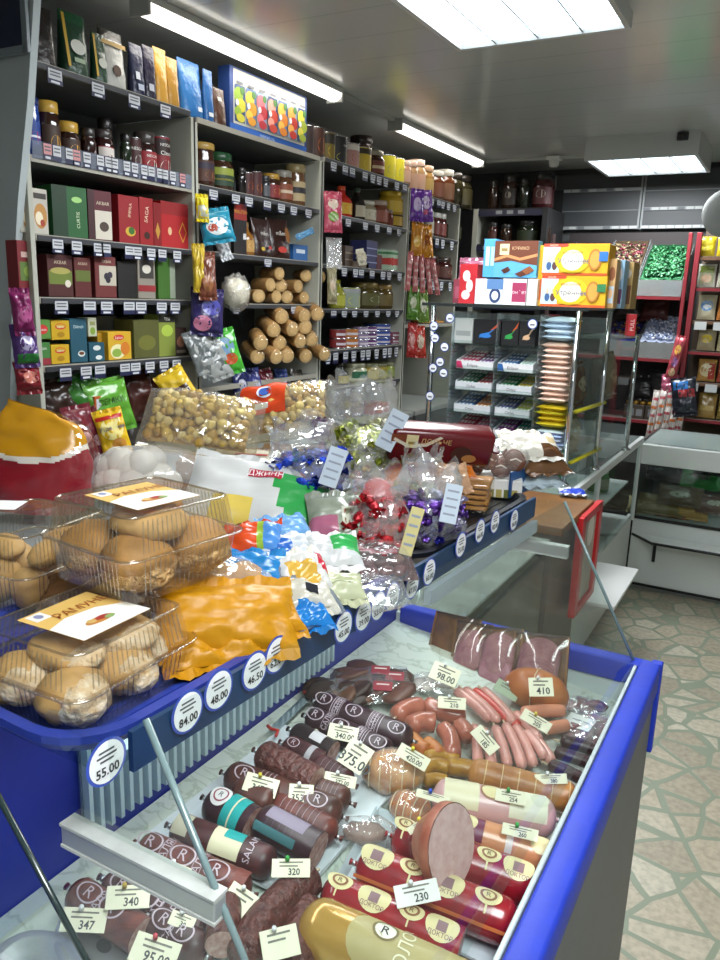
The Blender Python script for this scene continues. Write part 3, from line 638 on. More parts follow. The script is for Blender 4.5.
flatbag('sliced_salami_bag', 'clear bag of purple salami slices with white label by the rail', 588, 727, .11, .13, .022, -10, ['#6b3338', '#7d4046', '#a58083', '#54262c'], tag=(-.12, -.1, .05, .05, 5), seed=3)
flatbag('sliced_salami_bag', 'clear salami bag lying behind the labelled one, near the end lining', 583, 706, .09, .06, .02, 10, ['#7d4046', '#a9898b', '#5b2b30'], seed=4, n=8)
flatbag('dried_meat_bag', 'clear bag of brown dried meat with red labels at the rear wall', 372, 684, .16, .14, .035, 35, ['#5a3a30', '#4a2f2a', '#6b463a'], seed=5, n=30, sz=1.7, contents='meat_strip')
flatbag('dried_meat_bag', 'brown dried meat bag with a white tag beside the blue rear wall', 340, 692, .12, .09, .03, 30, ['#5b392a', '#6d4631', '#3f2a22'], seed=6, n=18, sz=1.7, contents='meat_strip')
flatbag('chicken_bag', 'white film bag with tag below the slice packs', 432, 684, .09, .07, .03, 20, ['#c9c0b6', '#d9d2c8'], seed=7, n=6, contents='meat_piece')
for i, (dx, dy) in enumerate(((-4, -8), (9, -2), (-2, 8))):
    c = on_bed(385+dx*1.1, 678+dy*1.0, .045); solo('red_meat_label', MB().box(M('#8f2433'), (0, 0, 0), (.036, .022, .0008)).box(M('#d8c9c4'), (0, .004, .0006), (.024, .003, .0004)), ['upper red label on the dried meat bag', 'red label nearest the plastic bag tag on the dried meat', 'lower red label on the dried meat bag'][i], 'label', T(c) @ RZ(25) @ RX(20))
# white serving trays, steel pans, knife
def flattray(pxs, label, col, h=.006, name='serving_tray'):
    P = [on_bed(x, y, .0055) for x, y in pxs]
    for p in P: p.x = min(max(p.x, -.73), -.196); p.z = bedz(p.x)+.0055; c = sum(P, Vector())/len(P); mb = MB(); n = len(P)
    inn = [c+(p-c)*.93-c for p in P]; out = [p-c for p in P]; up = Vector((0, 0, h*1.8))
    vs = [tuple(p) for p in inn]+[tuple(p+up) for p in out]+[tuple(p+up-Vector((0, 0, .004))) for p in out]
    mb.add(vs, [tuple(range(n))]+[(i, (i+1) % n, n+(i+1) % n, n+i) for i in range(n)]+[(n+i, n+(i+1) % n, 2*n+(i+1) % n, 2*n+i) for i in range(n)], M(col, .3))
    return solo(name, mb, label, 'tray', T(c))
flattray([(150, 838), (286, 730), (400, 790), (296, 908)], 'white serving tray under the middle rows of salami', '#d5dde2')
flattray([(330, 893), (376, 812), (600, 905), (520, 990)], 'pale tray under the red and golden boiled sausages', '#b9c4c9')
c = on_bed(292, 712, .016); d = (on_bed(316, 689, .016)-on_bed(272, 732, .016)).normalized()
t = thing('knife', 'long knife with red tape on the marbled bed', 'knife', frame(c, Vector((0, 0, 1)), d))
part('blade', MB().prism(metal('#cfd6da', .2), [(-.06, -.009), (.05, -.009), (.06, 0), (.05, .009), (-.06, .009)], -.001, .001), t)
for s in (-1, 1): part('red_tape', MB().tube(M('#c2352f', .5), [(s*.065, .012, .004), (s*.075, 0, .007), (s*.07, -.012, .004), (s*.085, -.016, .003)], .003, 6), t)
for lab, px, py, yaw in (('shallow steel pan in the near corner of the glass case', 104, 948, -20), ('steel pan behind the neighbouring end glass', 40, 985, -12)):
    c = on_bed(px, py, .004); t = thing('steel_pan', lab, 'pan', T(c) @ RZ(yaw)); mt = M('#d5d9dc', .28, .8)
    part('pan_dish', MB().lathe(mt, [(0, .002), (.045, .002), (.055, .014), (.064, .016), (.068, .012)], 28, SC(1.1, .75, 1)), t)
    part('pan_crest', MB().disc(M('#9a9ea4', .3, 1), .012, .008, T(0, 0, .0032), 16), t)
# price cards
CARD = M('#e6e1c6', .6)
def card(px, py, label, price, w=.05, h=.027, ang=-15, lift=.045, pin='#e6e6e6', up=.35, col=None):
    c = on_bed(px, py, lift); n = facing(c, up); a = math.radians(ang); x = _r*math.cos(a)+_u*math.sin(a)
    t = thing('price_card', label, 'price card', frame(c, n, x), 'price cards pinned on the sausages')
    part('card', MB().box(col or CARD, (0, 0, 0), (w, h, .0008), bev=.0003, seg=1), t)
    p = MB().text(M(INK), price, h*.5, T(w*.08, -h*.2, .0008), sx=.9)
    for k in range(2): p.box(M('#6c675c'), (-.003*k, h*(.30-.2*k), .0006), (w*(.62-.14*k), h*.07, .0003))
    part('printed_price', p, t)
    q = MB().lathe(M(pin, .35), [(0, .009), (.0028, .009), (.0022, .006), (.0014, .004), (.003, .001), (.0008, .0), (.0006, -.012)], 10, T(-w*.1, h*.42, .0012)); part('pin', q, t)
card(261, 785, 'cream card with yellow pin on the short plain dark salami', '347.00', ang=-18, pin='#d9c63a', lift=.06)
card(301, 794, 'cream card with white pin on the long brown salami', '353.00', .036, .028, -3, lift=.055)
card(343, 733, 'cream card tucked over the two plum salamis', '340.00', .05, .026, -14, lift=.055)
card(356, 756, 'square tilted card reading 375.00 behind the plum salamis', '375.00', .042, .045, -40, lift=.062)
card(340, 780, 'narrow cream card on the salami below the square card', '372.00', .05, .018, -14, lift=.05)
card(305, 731, 'cream card with yellow pin behind the small black salami', '365.00', .046, .009, -2, pin='#d9c63a', lift=.03)
card(413, 757, 'cream card with yellow pin on the larger ham ball', '420.00', .052, .022, -38, pin='#e4d331', lift=.085)
card(291, 868, 'cream card with green pin on the curved dark sausage', '320', .048, .022, 2, pin='#2f9a3d', lift=.075)
card(128, 897, 'cream card with gold seal on the maroon salami', '340', .05, .026, 8, pin='#b99a3a', lift=.06)
card(84, 920, 'cream card partly behind the dark glass edge', '347', .05, .026, 2, lift=.045)
card(155, 952, 'cream card reading 95.00 at the bottom with red tab', '95.00', .052, .03, -20, pin='#c4293a', lift=.05)
card(172, 875, 'cream card half hidden above the clamp bar', '350', .04, .03, -25, lift=.05)
card(182, 921, 'small card below the pale clamp bar', '30', .03, .016, -25, lift=.05)
card(240, 902, 'folded cream card under the glass edge', '', .04, .032, -40, lift=.055)
card(280, 943, 'folded cream card on the dark sausages at the bottom', '', .042, .032, 20, lift=.075)
card(417, 893, 'white card with print on the red boiled sausages', '230', .055, .026, 14, lift=.075, col=M('#e8e6e2', .6))
card(511, 797, 'card with green writing on the cream boiled sausage', '254', .046, .018, -16, pin='#2f9a3d', lift=.075)
card(520, 832, 'card with green pin on the pale orange sausage', '260', .05, .016, -20, pin='#35b04a', lift=.07)
card(551, 779, 'pale card on the string tied smoked roll', '380', .05, .016, -2, lift=.06)
card(433, 797, 'narrow card with blue pin by the small ham', '', .05, .012, -22, pin='#2450d0', lift=.075)
card(424, 822, 'narrow card with yellow pin on the upright cut half', '', .05, .01, 38, pin='#e4d331', lift=.10)
card(485, 740, 'pale green card on the lower fan of frankfurters', '185', .05, .024, -58, lift=.06)
card(452, 703, 'pale card on the film over the fat wieners', '210', .05, .022, -8, lift=.07)
card(536, 721, 'green edged card on the upper frankfurters', '205', .055, .022, -40, pin='#d9c63a', lift=.055)
card(541, 687, 'pale card with printed crest on the round orange ham', '410', .044, .036, -4, lift=.10)
card(445, 674, 'tilted card on the white film bag under the slice packs', '98.00', .055, .036, -30, lift=.07)
card(507, 690, 'green tinted paper label above the red frankfurters', '', .05, .026, -40, lift=.04, col=M('#9fae92', .6))
# ------------------------------------------------------------------ packaged goods (front faces local -Y, base at z = 0)
FX = RX(90)     # sticker plane -> front face
def stick(mb, decos, w, h, y, seg=18):
    """printed shapes on a flat front of size w x h at depth y; u across, v up"""
    for i, d in enumerate(decos):
        k = d[0]; e = -.0004-.0003*i
        if k == 'r':
            _, u0, v0, u1, v1, c = d; mb.quad(c, [((u0-.5)*w, y+e, v0*h), ((u1-.5)*w, y+e, v0*h), ((u1-.5)*w, y+e, v1*h), ((u0-.5)*w, y+e, v1*h)])
        elif k == 'e':
            _, u, v, ru, rv, c = d; mb.add([((u-.5)*w+ru*w*math.cos(2*PI*i/seg), y+e, v*h+rv*h*math.sin(2*PI*i/seg)) for i in range(seg)], [tuple(range(seg))], c)
        elif k == 'p':
            _, pts, c = d; mb.quad(c, [((a-.5)*w, y+e, b*h) for a, b in pts])
        elif k == 't':
            _, tx, u, v, sz, c = d[:6]; rot = d[6] if len(d) > 6 else 0
            mb.text(c, tx, sz*h, T((u-.5)*w, y+e, v*h) @ FX @ RZ(rot))
def carton(w, d, h, col, decos, name, label, X, cat='box', group=None, top=None, side=None):
    t = thing(name, label, cat, X, group)
    mb = MB().box(paper(col), (0, 0, h/2), (w, d, h), bev=.0012, seg=1)
    part('carton_body', mb, t)
    if side: part('printed_side', MB().quad(paper(side), [(w/2+.0004, -d/2*.96, h*.02), (w/2+.0004, d/2*.96, h*.02), (w/2+.0004, d/2*.96, h*.98), (w/2+.0004, -d/2*.96, h*.98)]), t)
    if decos: mb = MB(); stick(mb, decos, w, h, -d/2); part('printed_front', mb, t)
    return t
def jar(w, h, body, lid, lab, name, label, X, cat='jar', shape='jar', txt=None, group=None, lid_h=.2, decos=(), neck=.82):
    r = w/2; t = thing(name, label, cat, X, group); lh = h*lid_h
    if shape == 'can':
        part('can_body', MB().lathe(M(body, .35), [(0, 0), (r*.98, 0), (r, .002), (r, h-.002), (r*.98, h)], 20), t)
        part('rim', MB().lathe(metal(), [(r*1.02, 0), (r*1.02, .003), (r, .0035)], 20).lathe(metal(), [(r, h-.003), (r*1.02, h-.002), (r*1.02, h), (r*.94, h), (r*.93, h-.002), (0, h-.002)], 20), t)
    elif shape == 'bottle':
        part('bottle_body', MB().lathe(M(body, .15, spec=.7), [(0, 0), (r*.95, 0), (r, .004), (r, h*.5), (r*.85, h*.6), (r*.4, h*.74), (r*.34, h*.88)], 18), t)
        part('cap', MB().lathe(M(lid, .4), [(r*.37, h*.87), (r*.37, h*.99), (r*.3, h), (0, h)], 14), t)
    else:
        part('jar_body', MB().lathe(M(body, .12, spec=.7), [(0, 0), (r*.92, 0), (r, .004), (r, (h-lh)*.78), (r*.95, (h-lh)*.88), (r*neck, (h-lh)*.97), (r*neck, h-lh)], 20), t)
        part('lid', MB().lathe(M(lid, .3), [(r*(neck+.03), h-lh), (r*(neck+.06), h-lh+.002), (r*(neck+.06), h-.003), (r*neck, h), (0, h)], 20), t)
    if lab:
        bot = {'can': (.06, .94), 'bottle': (.1, .45), 'jar': (.12, .62)}[shape]; z0, z1 = bot[0]*h, bot[1]*h*(1 if shape != 'jar' else .95)
        mb = MB(); n = 12; a0, a1 = -PI/2-1.15, -PI/2+1.15
        vs = [(r*1.006*math.cos(a0+(a1-a0)*k/n), r*1.006*math.sin(a0+(a1-a0)*k/n), z) for z in (z0, z1) for k in range(n+1)]
        mb.add(vs, [(k, k+1, n+2+k, n+1+k) for k in range(n)], paper(lab), smooth=True)
        def wr(p, rr): a = -PI/2+p[0]/rr; return (rr*math.cos(a), rr*math.sin(a), p[1])
        for d in decos:
            if d[0] == 'e':
                _, u, v, ru, rv, c = d; mb.add([wr(((u-.5)*2*r*.9+ru*2*r*math.cos(2*PI*k/14), z0+(z1-z0)*v+rv*(z1-z0)*math.sin(2*PI*k/14)), r*1.014) for k in range(14)], [tuple(range(14))], c)
            elif d[0] == 'r':
                _, v0, v1, c = d; vs = [(r*1.01*math.cos(a0+(a1-a0)*k/n), r*1.01*math.sin(a0+(a1-a0)*k/n), z0+(z1-z0)*z) for z in (v0, v1) for k in range(n+1)]; mb.add(vs, [(k, k+1, n+2+k, n+1+k) for k in range(n)], paper(c))
            elif d[0] == 't':
                _, tx, v, sz, c = d; mb.text(c, tx, sz, wrap=lambda p, v=v: wr((p[0], z0+(z1-z0)*v+p[1]), r*1.02))
        part('label_wrap', mb, t)
    return t
def pouch(w, d, h, col, name, label, X, decos=(), cat='bag', group=None, seed=0, mat=None, topcol=None, shapeless=0):
    t = thing(name, label, cat, X, group); mat = mat or foil(col); n = 16; m = 12
    def fn(u, v):
        a = 2*PI*u; q = v; dd = d/2*(1-q**1.6)*(1 if q > .02 else .9)+.0015; ww = w/2*(1-.05*math.sin(PI*q))
        c, s_ = math.cos(a), math.sin(a); p = .55
        x = ww*math.copysign(abs(c)**p, c); y = dd*math.copysign(abs(s_)**p, s_)
        k = mnoise.noise(Vector((x*30, y*30+seed, v*5)))*.006*(1-abs(2*q-1))
        return (x+k*.3, y+k, h*q)
    mb = MB().grid(mat, fn, n, m, paint=(lambda u, v: foil(topcol) if topcol and v > .8 else None))
    mb.add([fn(i/n, 1) for i in range(n)], [tuple(range(n))], mat); mb.add([fn(i/n, 0) for i in range(n)][::-1], [tuple(range(n))], mat)
    part('pouch_body', mb, t)
    if decos:
        mb = MB(); 
        tilt = math.degrees(math.atan2(d/2*.72, h*.85))
        sub = MB(); stick(sub, decos, w, h, 0)
        vs = []
        for p in sub.v:
            q = min(max(p[2]/h, 0), 1); vs.append((p[0], -(d/2*(1-q**1.6)+.006)+p[1]*2, p[2]))
        sub.v = vs; part('printed_front', sub, t)
    return t
def pillow(w, h, th, col, name, label, X, paint=None, cat='bag', group=None, seed=0, mat=None, fin=True, decos=(), crinkle=.005, nu=18, nv=22):
    """heat-sealed packet lying in local XY, w across, h long, printed side +Z"""
    t = thing(name, label, cat, X, group); base = mat or gloss(col)
    def f(sg):
        def g(u, v):
            e = max(0, 1-abs(2*u-1)**3.2)*max(0, 1-abs(2*v-1)**3.0)
            k = mnoise.noise(Vector((u*4+seed, v*5, sg)))*crinkle*1.6+mnoise.noise(Vector((u*11+seed, v*9, sg*2)))*crinkle*.7
            return ((u-.5)*w*(1-.05*(1-abs(2*v-1)**2)), (v-.5)*h, sg*th/2*e**.6+k*(e**.4+.25))
        return g
    P = (lambda u, v: (lambda c: gloss(c) if isinstance(c, str) else c)(paint(u, v))) if paint else None
    part('packet_front', MB().grid(base, f(1), nu, nv, paint=P), t)
    part('packet_back', MB().grid(base, lambda u, v: f(-1)(1-u, v), nu, nv), t)
    if fin:
        k = 22
        for s in (-1, 1):
            mb = MB(); vs = []
            for i in range(k+1): x = (i/k-.5)*w; vs.append((x, s*h*.5, .002*math.sin(i*1.3+seed))); vs.append((x, s*(h*.5+.012+(.002 if i % 2 else 0)), .004*math.sin(i*.9+seed)))
            mb.add(vs, [(2*i, 2*i+1, 2*i+3, 2*i+2) for i in range(k)], base); part('seal_edge', mb, t)
    if decos:
        mb = MB()
        for i, d in enumerate(decos):
            g = f(1); e = .0012+.0004*i
            def on(u, v): p = g(min(max(u, 0), 1), min(max(v, 0), 1)); return (p[0], p[1], p[2]+e)
            if d[0] == 'e':
                _, u, v, ru, rv, c = d; vs = [on(u, v)]+[on(u+q*ru*math.cos(2*PI*k/18), v+q*rv*math.sin(2*PI*k/18)) for q in (.5, 1) for k in range(18)]
                mb.add(vs, [(0, 1+k, 1+(k+1) % 18) for k in range(18)]+[(1+k, 19+k, 19+(k+1) % 18, 1+(k+1) % 18) for k in range(18)], gloss(c), smooth=True)
            elif d[0] == 'r':
                _, u0, v0, u1, v1, c = d; mb.grid(gloss(c), lambda a, b: on(u0+(u1-u0)*a, v0+(v1-v0)*b), 6, 6)
            elif d[0] == 't':
                _, tx, u, v, sz, c = d[:6]; rot = math.radians(d[6]) if len(d) > 6 else 0
                def wp(p, u=u, v=v): x, y = p[0]*math.cos(rot)-p[1]*math.sin(rot), p[0]*math.sin(rot)+p[1]*math.cos(rot); return on(u+x/w, v+y/h)
                mb.text(paper(c), tx, sz, wrap=wp)
        part('printed_front', mb, t)
    return t
ORD = ['first', 'second', 'third', 'fourth', 'fifth', 'sixth', 'seventh', 'eighth', 'ninth', 'tenth', 'eleventh', 'twelfth', 'thirteenth', 'fourteenth', 'fifteenth', 'sixteenth']
def number_labels(rows):
    """rows: list of descriptions; give repeats their order in the row"""
    out = []; cnt = {r: rows.count(r) for r in rows}; seen = {}
    for r in rows:
        if cnt[r] == 1: out.append(r)
        else: k = seen.get(r, 0); seen[r] = k+1; out.append(f'{ORD[k]} {r}')
    return out
# ------------------------------------------------------------------ wall shelving
XS = -2.10; XW = -2.5
SIDE = M('#b4b5a8', .55, var=.08, vscale=5); BACKM = M('#5f6365', .6); SHM = M('#6a6d6c', .5); EDGE = M('#a09c90', .5); NAVY = M('#1b1d38', .45)
def unit(label, y0, y1, zs, tags, name='shelving_unit', base=True, ztop=2.27):
    ztop = zs[0]-.021
    t = thing(name, label, 'shelves', T(XS, (y0+y1)/2, 0)); w = y1-y0; d = XS-XW
    for s in (-1, 1): part('side_panel', MB().box(SIDE, (-d/2, s*(w/2-.009), ztop/2), (d, .018, ztop), bev=.002), t)
    part('dark_joint', MB().box(M('#141516', .6), (.001, w/2-.0015, ztop/2), (.003, .006, ztop)), t)
    part('back_panel', MB().box(BACKM, (-d+.006, 0, ztop/2+.12), (.01, w-.036, ztop+.24)), t)
    for z, tg in zip(zs, tags):
        sh = part('shelf', MB().box(SHM, (-d/2, 0, z-.0105), (d-.012, w-.04, .019), bev=.001).box(EDGE, (-.004, 0, z-.0105), (.006, w-.038, .02)), t)
        if tg:
            n, hh, zoff, style = tg
            st = part('price_strip', MB().box(M('#33353a', .5), (.002, 0, z-.012), (.004, w-.05, .016)) if style != 'clear' else MB().box(film('#cfd6e4', haze=.2), (.002, 0, z-.012+zoff), (.004, w-.05, hh)), sh)
            for i in range(n):
                y = -w/2+.06+(w-.12)*(i+.5)/n+R.uniform(-.012, .012); ww = (w-.12)/n*(.62 if n < 12 else .8); ww = min(ww, .055)
                y += R.uniform(-.02, .02) if n < 12 else 0; hh_ = hh; mb = MB().box(M('#1a1f44', .5), (.0045, y, z-.012+zoff), (.001, ww, hh*.98)).box(M('#c3c5c8' if style != 'clear' or R.random() < .75 else '#c98a8a', .55), (.0052, y, z-.012+zoff+hh*.13), (.0008, ww*.92, hh*.62))
                for k in range(2): mb.box(M('#5b5d66', .6), (.0058, y, z-.012+zoff+hh*(.26-.2*k)), (.0005, ww*.7, hh*.09))
                if R.random() < .7: mb.box(M('#cfd2d8', .6), (.0052, y, z-.012+zoff-hh*.36), (.0008, ww*.6, hh*.14))
                part('price_tag', mb, sh)
    if base: part('base_cabinet', MB().box(M('#4a4d4c', .5), (-d/2+.05, 0, .45), (d+.1, w-.04, .9), bev=.004).box(M('#8f928d', .4), (-d/2+.05, 0, .915), (d+.1, w-.03, .03), bev=.004), t)
    return t
def zat(px, py, X=XS): return atx(px, py, X).z
U1 = (1.66, 2.42); U2 = (2.42, 3.33); U3 = (3.33, 4.29); U4 = (4.29, 5.08)
Z1 = [zat(110, 84), zat(100, 168), zat(100, 240), zat(100, 298), zat(100, 362)]
Z2 = [zat(270, 140), zat(258, 196), zat(270, 257), zat(275, 304), 1.22]
Z3 = [zat(360, 168), zat(375, 222), zat(376, 269), zat(370, 309), zat(370, 347), zat(368, 383)]
Z4 = [zat(440, 199), zat(450, 239), zat(445, 280), 1.45]
unit('left wall shelves of coffee and tea, nearest the viewer', *U1, Z1, [(4, .045, -.02, 'n'), (16, .05, .028, 'clear'), (9, .045, -.02, 'n'), (7, .045, -.02, 'n'), (8, .045, -.02, 'n')])
unit('left wall shelves with fruit poster box and biscuit rolls', *U2, Z2, [None, (7, .04, -.02, 'n'), (1, .035, -.015, 'n'), (2, .035, -.015, 'n'), None])
unit('left wall shelves of cans and jars with dark ticket strips', *U3, Z3, [(9, .045, -.022, 'n'), (6, .04, -.02, 'n'), (8, .045, -.02, 'n'), (7, .035, -.015, 'n'), (10, .06, -.03, 'n'), (6, .04, -.02, 'n')])
unit('farthest left wall shelves behind hanging snack packets', *U4, Z4, [(7, .045, -.02, 'n'), (5, .06, -.03, 'n'), (5, .06, -.03, 'n'), None])
def row(X, z, items, place, back=0):
    labs = number_labels([i[4] for i in items])
    for it, lab in zip(items, labs):
        kind, x0, x1, yt, desc = it[:5]; k = dict(it[5]) if len(it) > 5 else {}
        bk = k.pop('back', back); Xi = X-.02-bk; lift = k.pop('lift', 0); zz = z+lift
        a, b = solY(x0, Xi, zz+.03), solY(x1, Xi, zz+.03); w = max(b-a, .012); ym = (a+b)/2; h = max(solZ(yt, Xi, ym)-zz, .02)
        lab = f'{lab} on {place}'; nm = k.pop('name', None); yaw = k.pop('yaw', 0); lean = k.pop('lean', 0)
        d = k.pop('d', None)
        if kind == 'box':
            d = d or min(max(.05, w*.8), .16); carton(w*.96, d, h, k.get('col', '#888888'), k.get('decos', ()), nm or 'tea_carton', lab, T(Xi-d/2, ym, zz+.001) @ RZ(90+yaw) @ RX(lean), side=k.get('side'))
        elif kind in ('jar', 'can', 'bottle'):
            jar(w*.95, h, k.get('col', '#3a2018'), k.get('lid', '#222222'), k.get('lab'), nm or {'jar': 'food_jar', 'can': 'food_can', 'bottle': 'sauce_bottle'}[kind], lab, T(Xi-w/2, ym, zz+.001) @ RZ(90+yaw), cat={'jar': 'jar', 'can': 'can', 'bottle': 'bottle'}[kind], shape=kind, decos=k.get('decos', ()), lid_h=k.get('lid_h', .2), neck=k.get('neck', .82))
        elif kind == 'pouch':
            d = d or min(.09, w*.55); pouch(w, d, h, k.get('col', '#333333'), nm or 'coffee_pouch', lab, T(Xi-d/2, ym, zz+.001) @ RZ(90+yaw) @ RX(lean), decos=k.get('decos', ()), seed=x0, topcol=k.get('topcol'))
W, K = '#e9e7df', '#1c1a1c'
row(XS, Z1[0], [
 ('pouch', 36, 58, 6, 'dark brown foil coffee pouch', dict(col='#1d1512')),
 ('pouch', 66, 92, 12, 'green foil coffee pouch with gold strip', dict(col='#16402a', topcol='#1b5434', decos=[('r', .05, .1, .16, .95, '#c9a437'), ('e', .5, .45, .28, .12, '#d7d8cf'), ('r', .3, .2, .7, .27, '#9fb59a')])),
 ('pouch', 95, 109, 33, 'narrow green coffee pouch with gold strip', dict(col='#16402a', decos=[('r', .05, .1, .2, .95, '#c9a437'), ('e', .55, .4, .3, .1, '#cfd2c6')])),
 ('pouch', 105, 129, 30, 'silver coffee pouch with black and gold top', dict(col='#b7b7b2', topcol='#26221d', decos=[('r', .0, .72, 1, .8, '#b08d3c'), ('e', .5, .3, .16, .1, '#4a2d1c')])),
 ('pouch', 133, 147, 44, 'navy coffee pouch with white stickers', dict(col='#1d2240', decos=[('r', .2, .3, .5, .45, '#cfd3da'), ('r', .3, .1, .7, .22, '#aeb6c9')])),
 ('pouch', 146, 158, 44, 'dark violet coffee pouch', dict(col='#1d1730', decos=[('r', .2, .15, .6, .28, '#aab')])) if False else ('pouch', 146, 158, 46, 'dark violet coffee pouch', dict(col='#1d1730', decos=[('r', .2, .15, .6, .28, '#b0b3c0')])),
 ('pouch', 157, 170, 48, 'gold foil coffee pouch', dict(col='#b98a30')),
 ('pouch', 169, 181, 58, 'gold foil coffee pouch', dict(col='#a67a2a')),
], 'the top shelf of coffee')
row(XS, Z1[1], [
 ('jar', 28, 47, 97, 'blue coffee tin with red and white badge', dict(col='#1d3f8f', lid='#162a66', lab='#1d3f8f', lid_h=.12, neck=.95, decos=[('e', .5, .45, .3, .2, '#b92a33'), ('r', .42, .5, '#e0e0e8')], name='coffee_tin')),
 ('jar', 47, 68, 101, 'tall amber coffee jar with gold lid', dict(col='#2c1409', lid='#c39a3a', lab='#3a2314', decos=[('e', .5, .35, .25, .3, '#d09a35')], name='coffee_jar')),
 ('jar', 67, 87, 122, 'short amber coffee jar with gold lid', dict(col='#2c1409', lid='#c39a3a', lab='#3a2314', decos=[('e', .5, .4, .28, .34, '#d6a13a')], name='coffee_jar', lid_h=.25)),
 ('jar', 88, 101, 128, 'small dark coffee jar with black lid', dict(col='#2a1210', lid='#241c1a', name='coffee_jar', lid_h=.22)),
 ('jar', 103, 120, 130, 'dark coffee jar with red and white label', dict(col='#2a1210', lid='#3a3230', lab='#8f2226', decos=[('r', .5, .95, '#d9d0c8'), ('e', .5, .35, .2, .25, '#3b1c12')], name='coffee_jar')),
 ('jar', 106, 119, 118, 'black lidded coffee jar at the rear', dict(col='#1c100e', lid='#1a1716', back=.09, name='coffee_jar')),
 ('jar', 126, 135, 134, 'thin dark green coffee jar', dict(col='#1d2a18', lid='#191714', name='coffee_jar')),
 ('can', 134, 146, 138, 'black coffee tin lettered with white', dict(col='#3d1518', lab='#3d1518', decos=[('t', 'NESCAFE', .75, .014, W), ('e', .5, .4, .3, .18, '#d9d2c8'), ('e', .5, .4, .2, .12, '#2b120c')], name='coffee_tin')),
 ('jar', 145, 163, 132, 'coffee jar with red label and cup', dict(col='#2a1210', lid='#3d3633', lab='#8f1d24', lid_h=.24, decos=[('t', 'NESCAFE', .8, .013, W), ('e', .5, .4, .3, .24, '#e0d8cc'), ('e', .5, .4, .2, .15, '#2b120c')], name='coffee_jar')),
 ('can', 160, 176, 137, 'large red coffee tin with cup picture', dict(col='#7f1a22', lab='#7f1a22', decos=[('r', .6, 1, '#2b1513'), ('t', 'NESCAFE', .86, .014, W), ('t', 'Classic', .66, .02, W), ('e', .5, .3, .36, .19, '#e6ddd0'), ('e', .5, .3, .25, .12, '#2b120c')], name='coffee_tin')),
], 'the coffee jar shelf')
row(XS, Z1[2], [
 ('box', 20, 33, 190, 'white carton with food picture', dict(col='#b9b4a8', decos=[('e', .5, .4, .42, .28, '#c18b42'), ('e', .5, .35, .25, .15, '#efe3bd'), ('r', .1, .78, .9, .9, '#4b4640')], name='food_carton')),
 ('box', 33, 49, 189, 'white carton with food picture', dict(col='#bdb8ac', decos=[('e', .5, .4, .42, .28, '#b98442'), ('e', .4, .35, .25, .15, '#e9dcc0'), ('e', .6, .25, .15, .08, '#a5402a'), ('r', .1, .78, .9, .9, '#3f3a36')], name='food_carton')),
 ('box', 58, 89, 187, 'large green tea carton', dict(col='#1d5a2a', decos=[('r', 0, 0, .42, 1, '#12331b'), ('t', 'CURTIS', .72, .35, .1, '#cfe0b8', 90), ('e', .7, .75, .15, .06, '#9fcf7a')], yaw=-12)),
 ('box', 91, 113, 191, 'maroon tea carton with white panel', dict(col='#571a24', decos=[('r', .28, .02, .98, .6, '#cfc7b8'), ('e', .65, .28, .2, .1, '#4a3a30'), ('t', 'AKBAR', .62, .75, .1, '#d8c9b0'), ('r', 0, 0, .26, 1, '#3a1219')], yaw=-8)),
 ('box', 119, 140, 196, 'red tea carton with leaf emblem', dict(col='#8f1b22', decos=[('t', 'IMPRA', .55, .7, .11, '#e6c9a8', 80), ('e', .55, .25, .25, .1, '#c9a436'), ('e', .6, .27, .15, .08, '#3a6a2a')])),
 ('box', 140, 154, 198, 'slim red tea carton with vertical lettering', dict(col='#941d22', decos=[('t', 'SAGA', .5, .65, .14, '#e6d3b8', 80), ('e', .5, .2, .22, .08, '#3a2018')])),
 ('box', 154, 162, 203, 'narrow red tea carton with gold diamond', dict(col='#7d171c', decos=[('p', [(.5, .15), (.8, .35), (.5, .55), (.2, .35)], '#b98a3a')])),
 ('box', 161, 189, 203, 'wide red tea carton with gold diamond', dict(col='#a81d20', decos=[('r', 0, .72, 1, 1, '#8a181c'), ('p', [(.78, .12), (.93, .36), (.78, .6), (.63, .36)], '#d09a3a'), ('p', [(.78, .17), (.9, .36), (.78, .55), (.66, .36)], '#a81d20'), ('e', .3, .36, .07, .09, '#d8b48a')])),
], 'the third tea shelf')
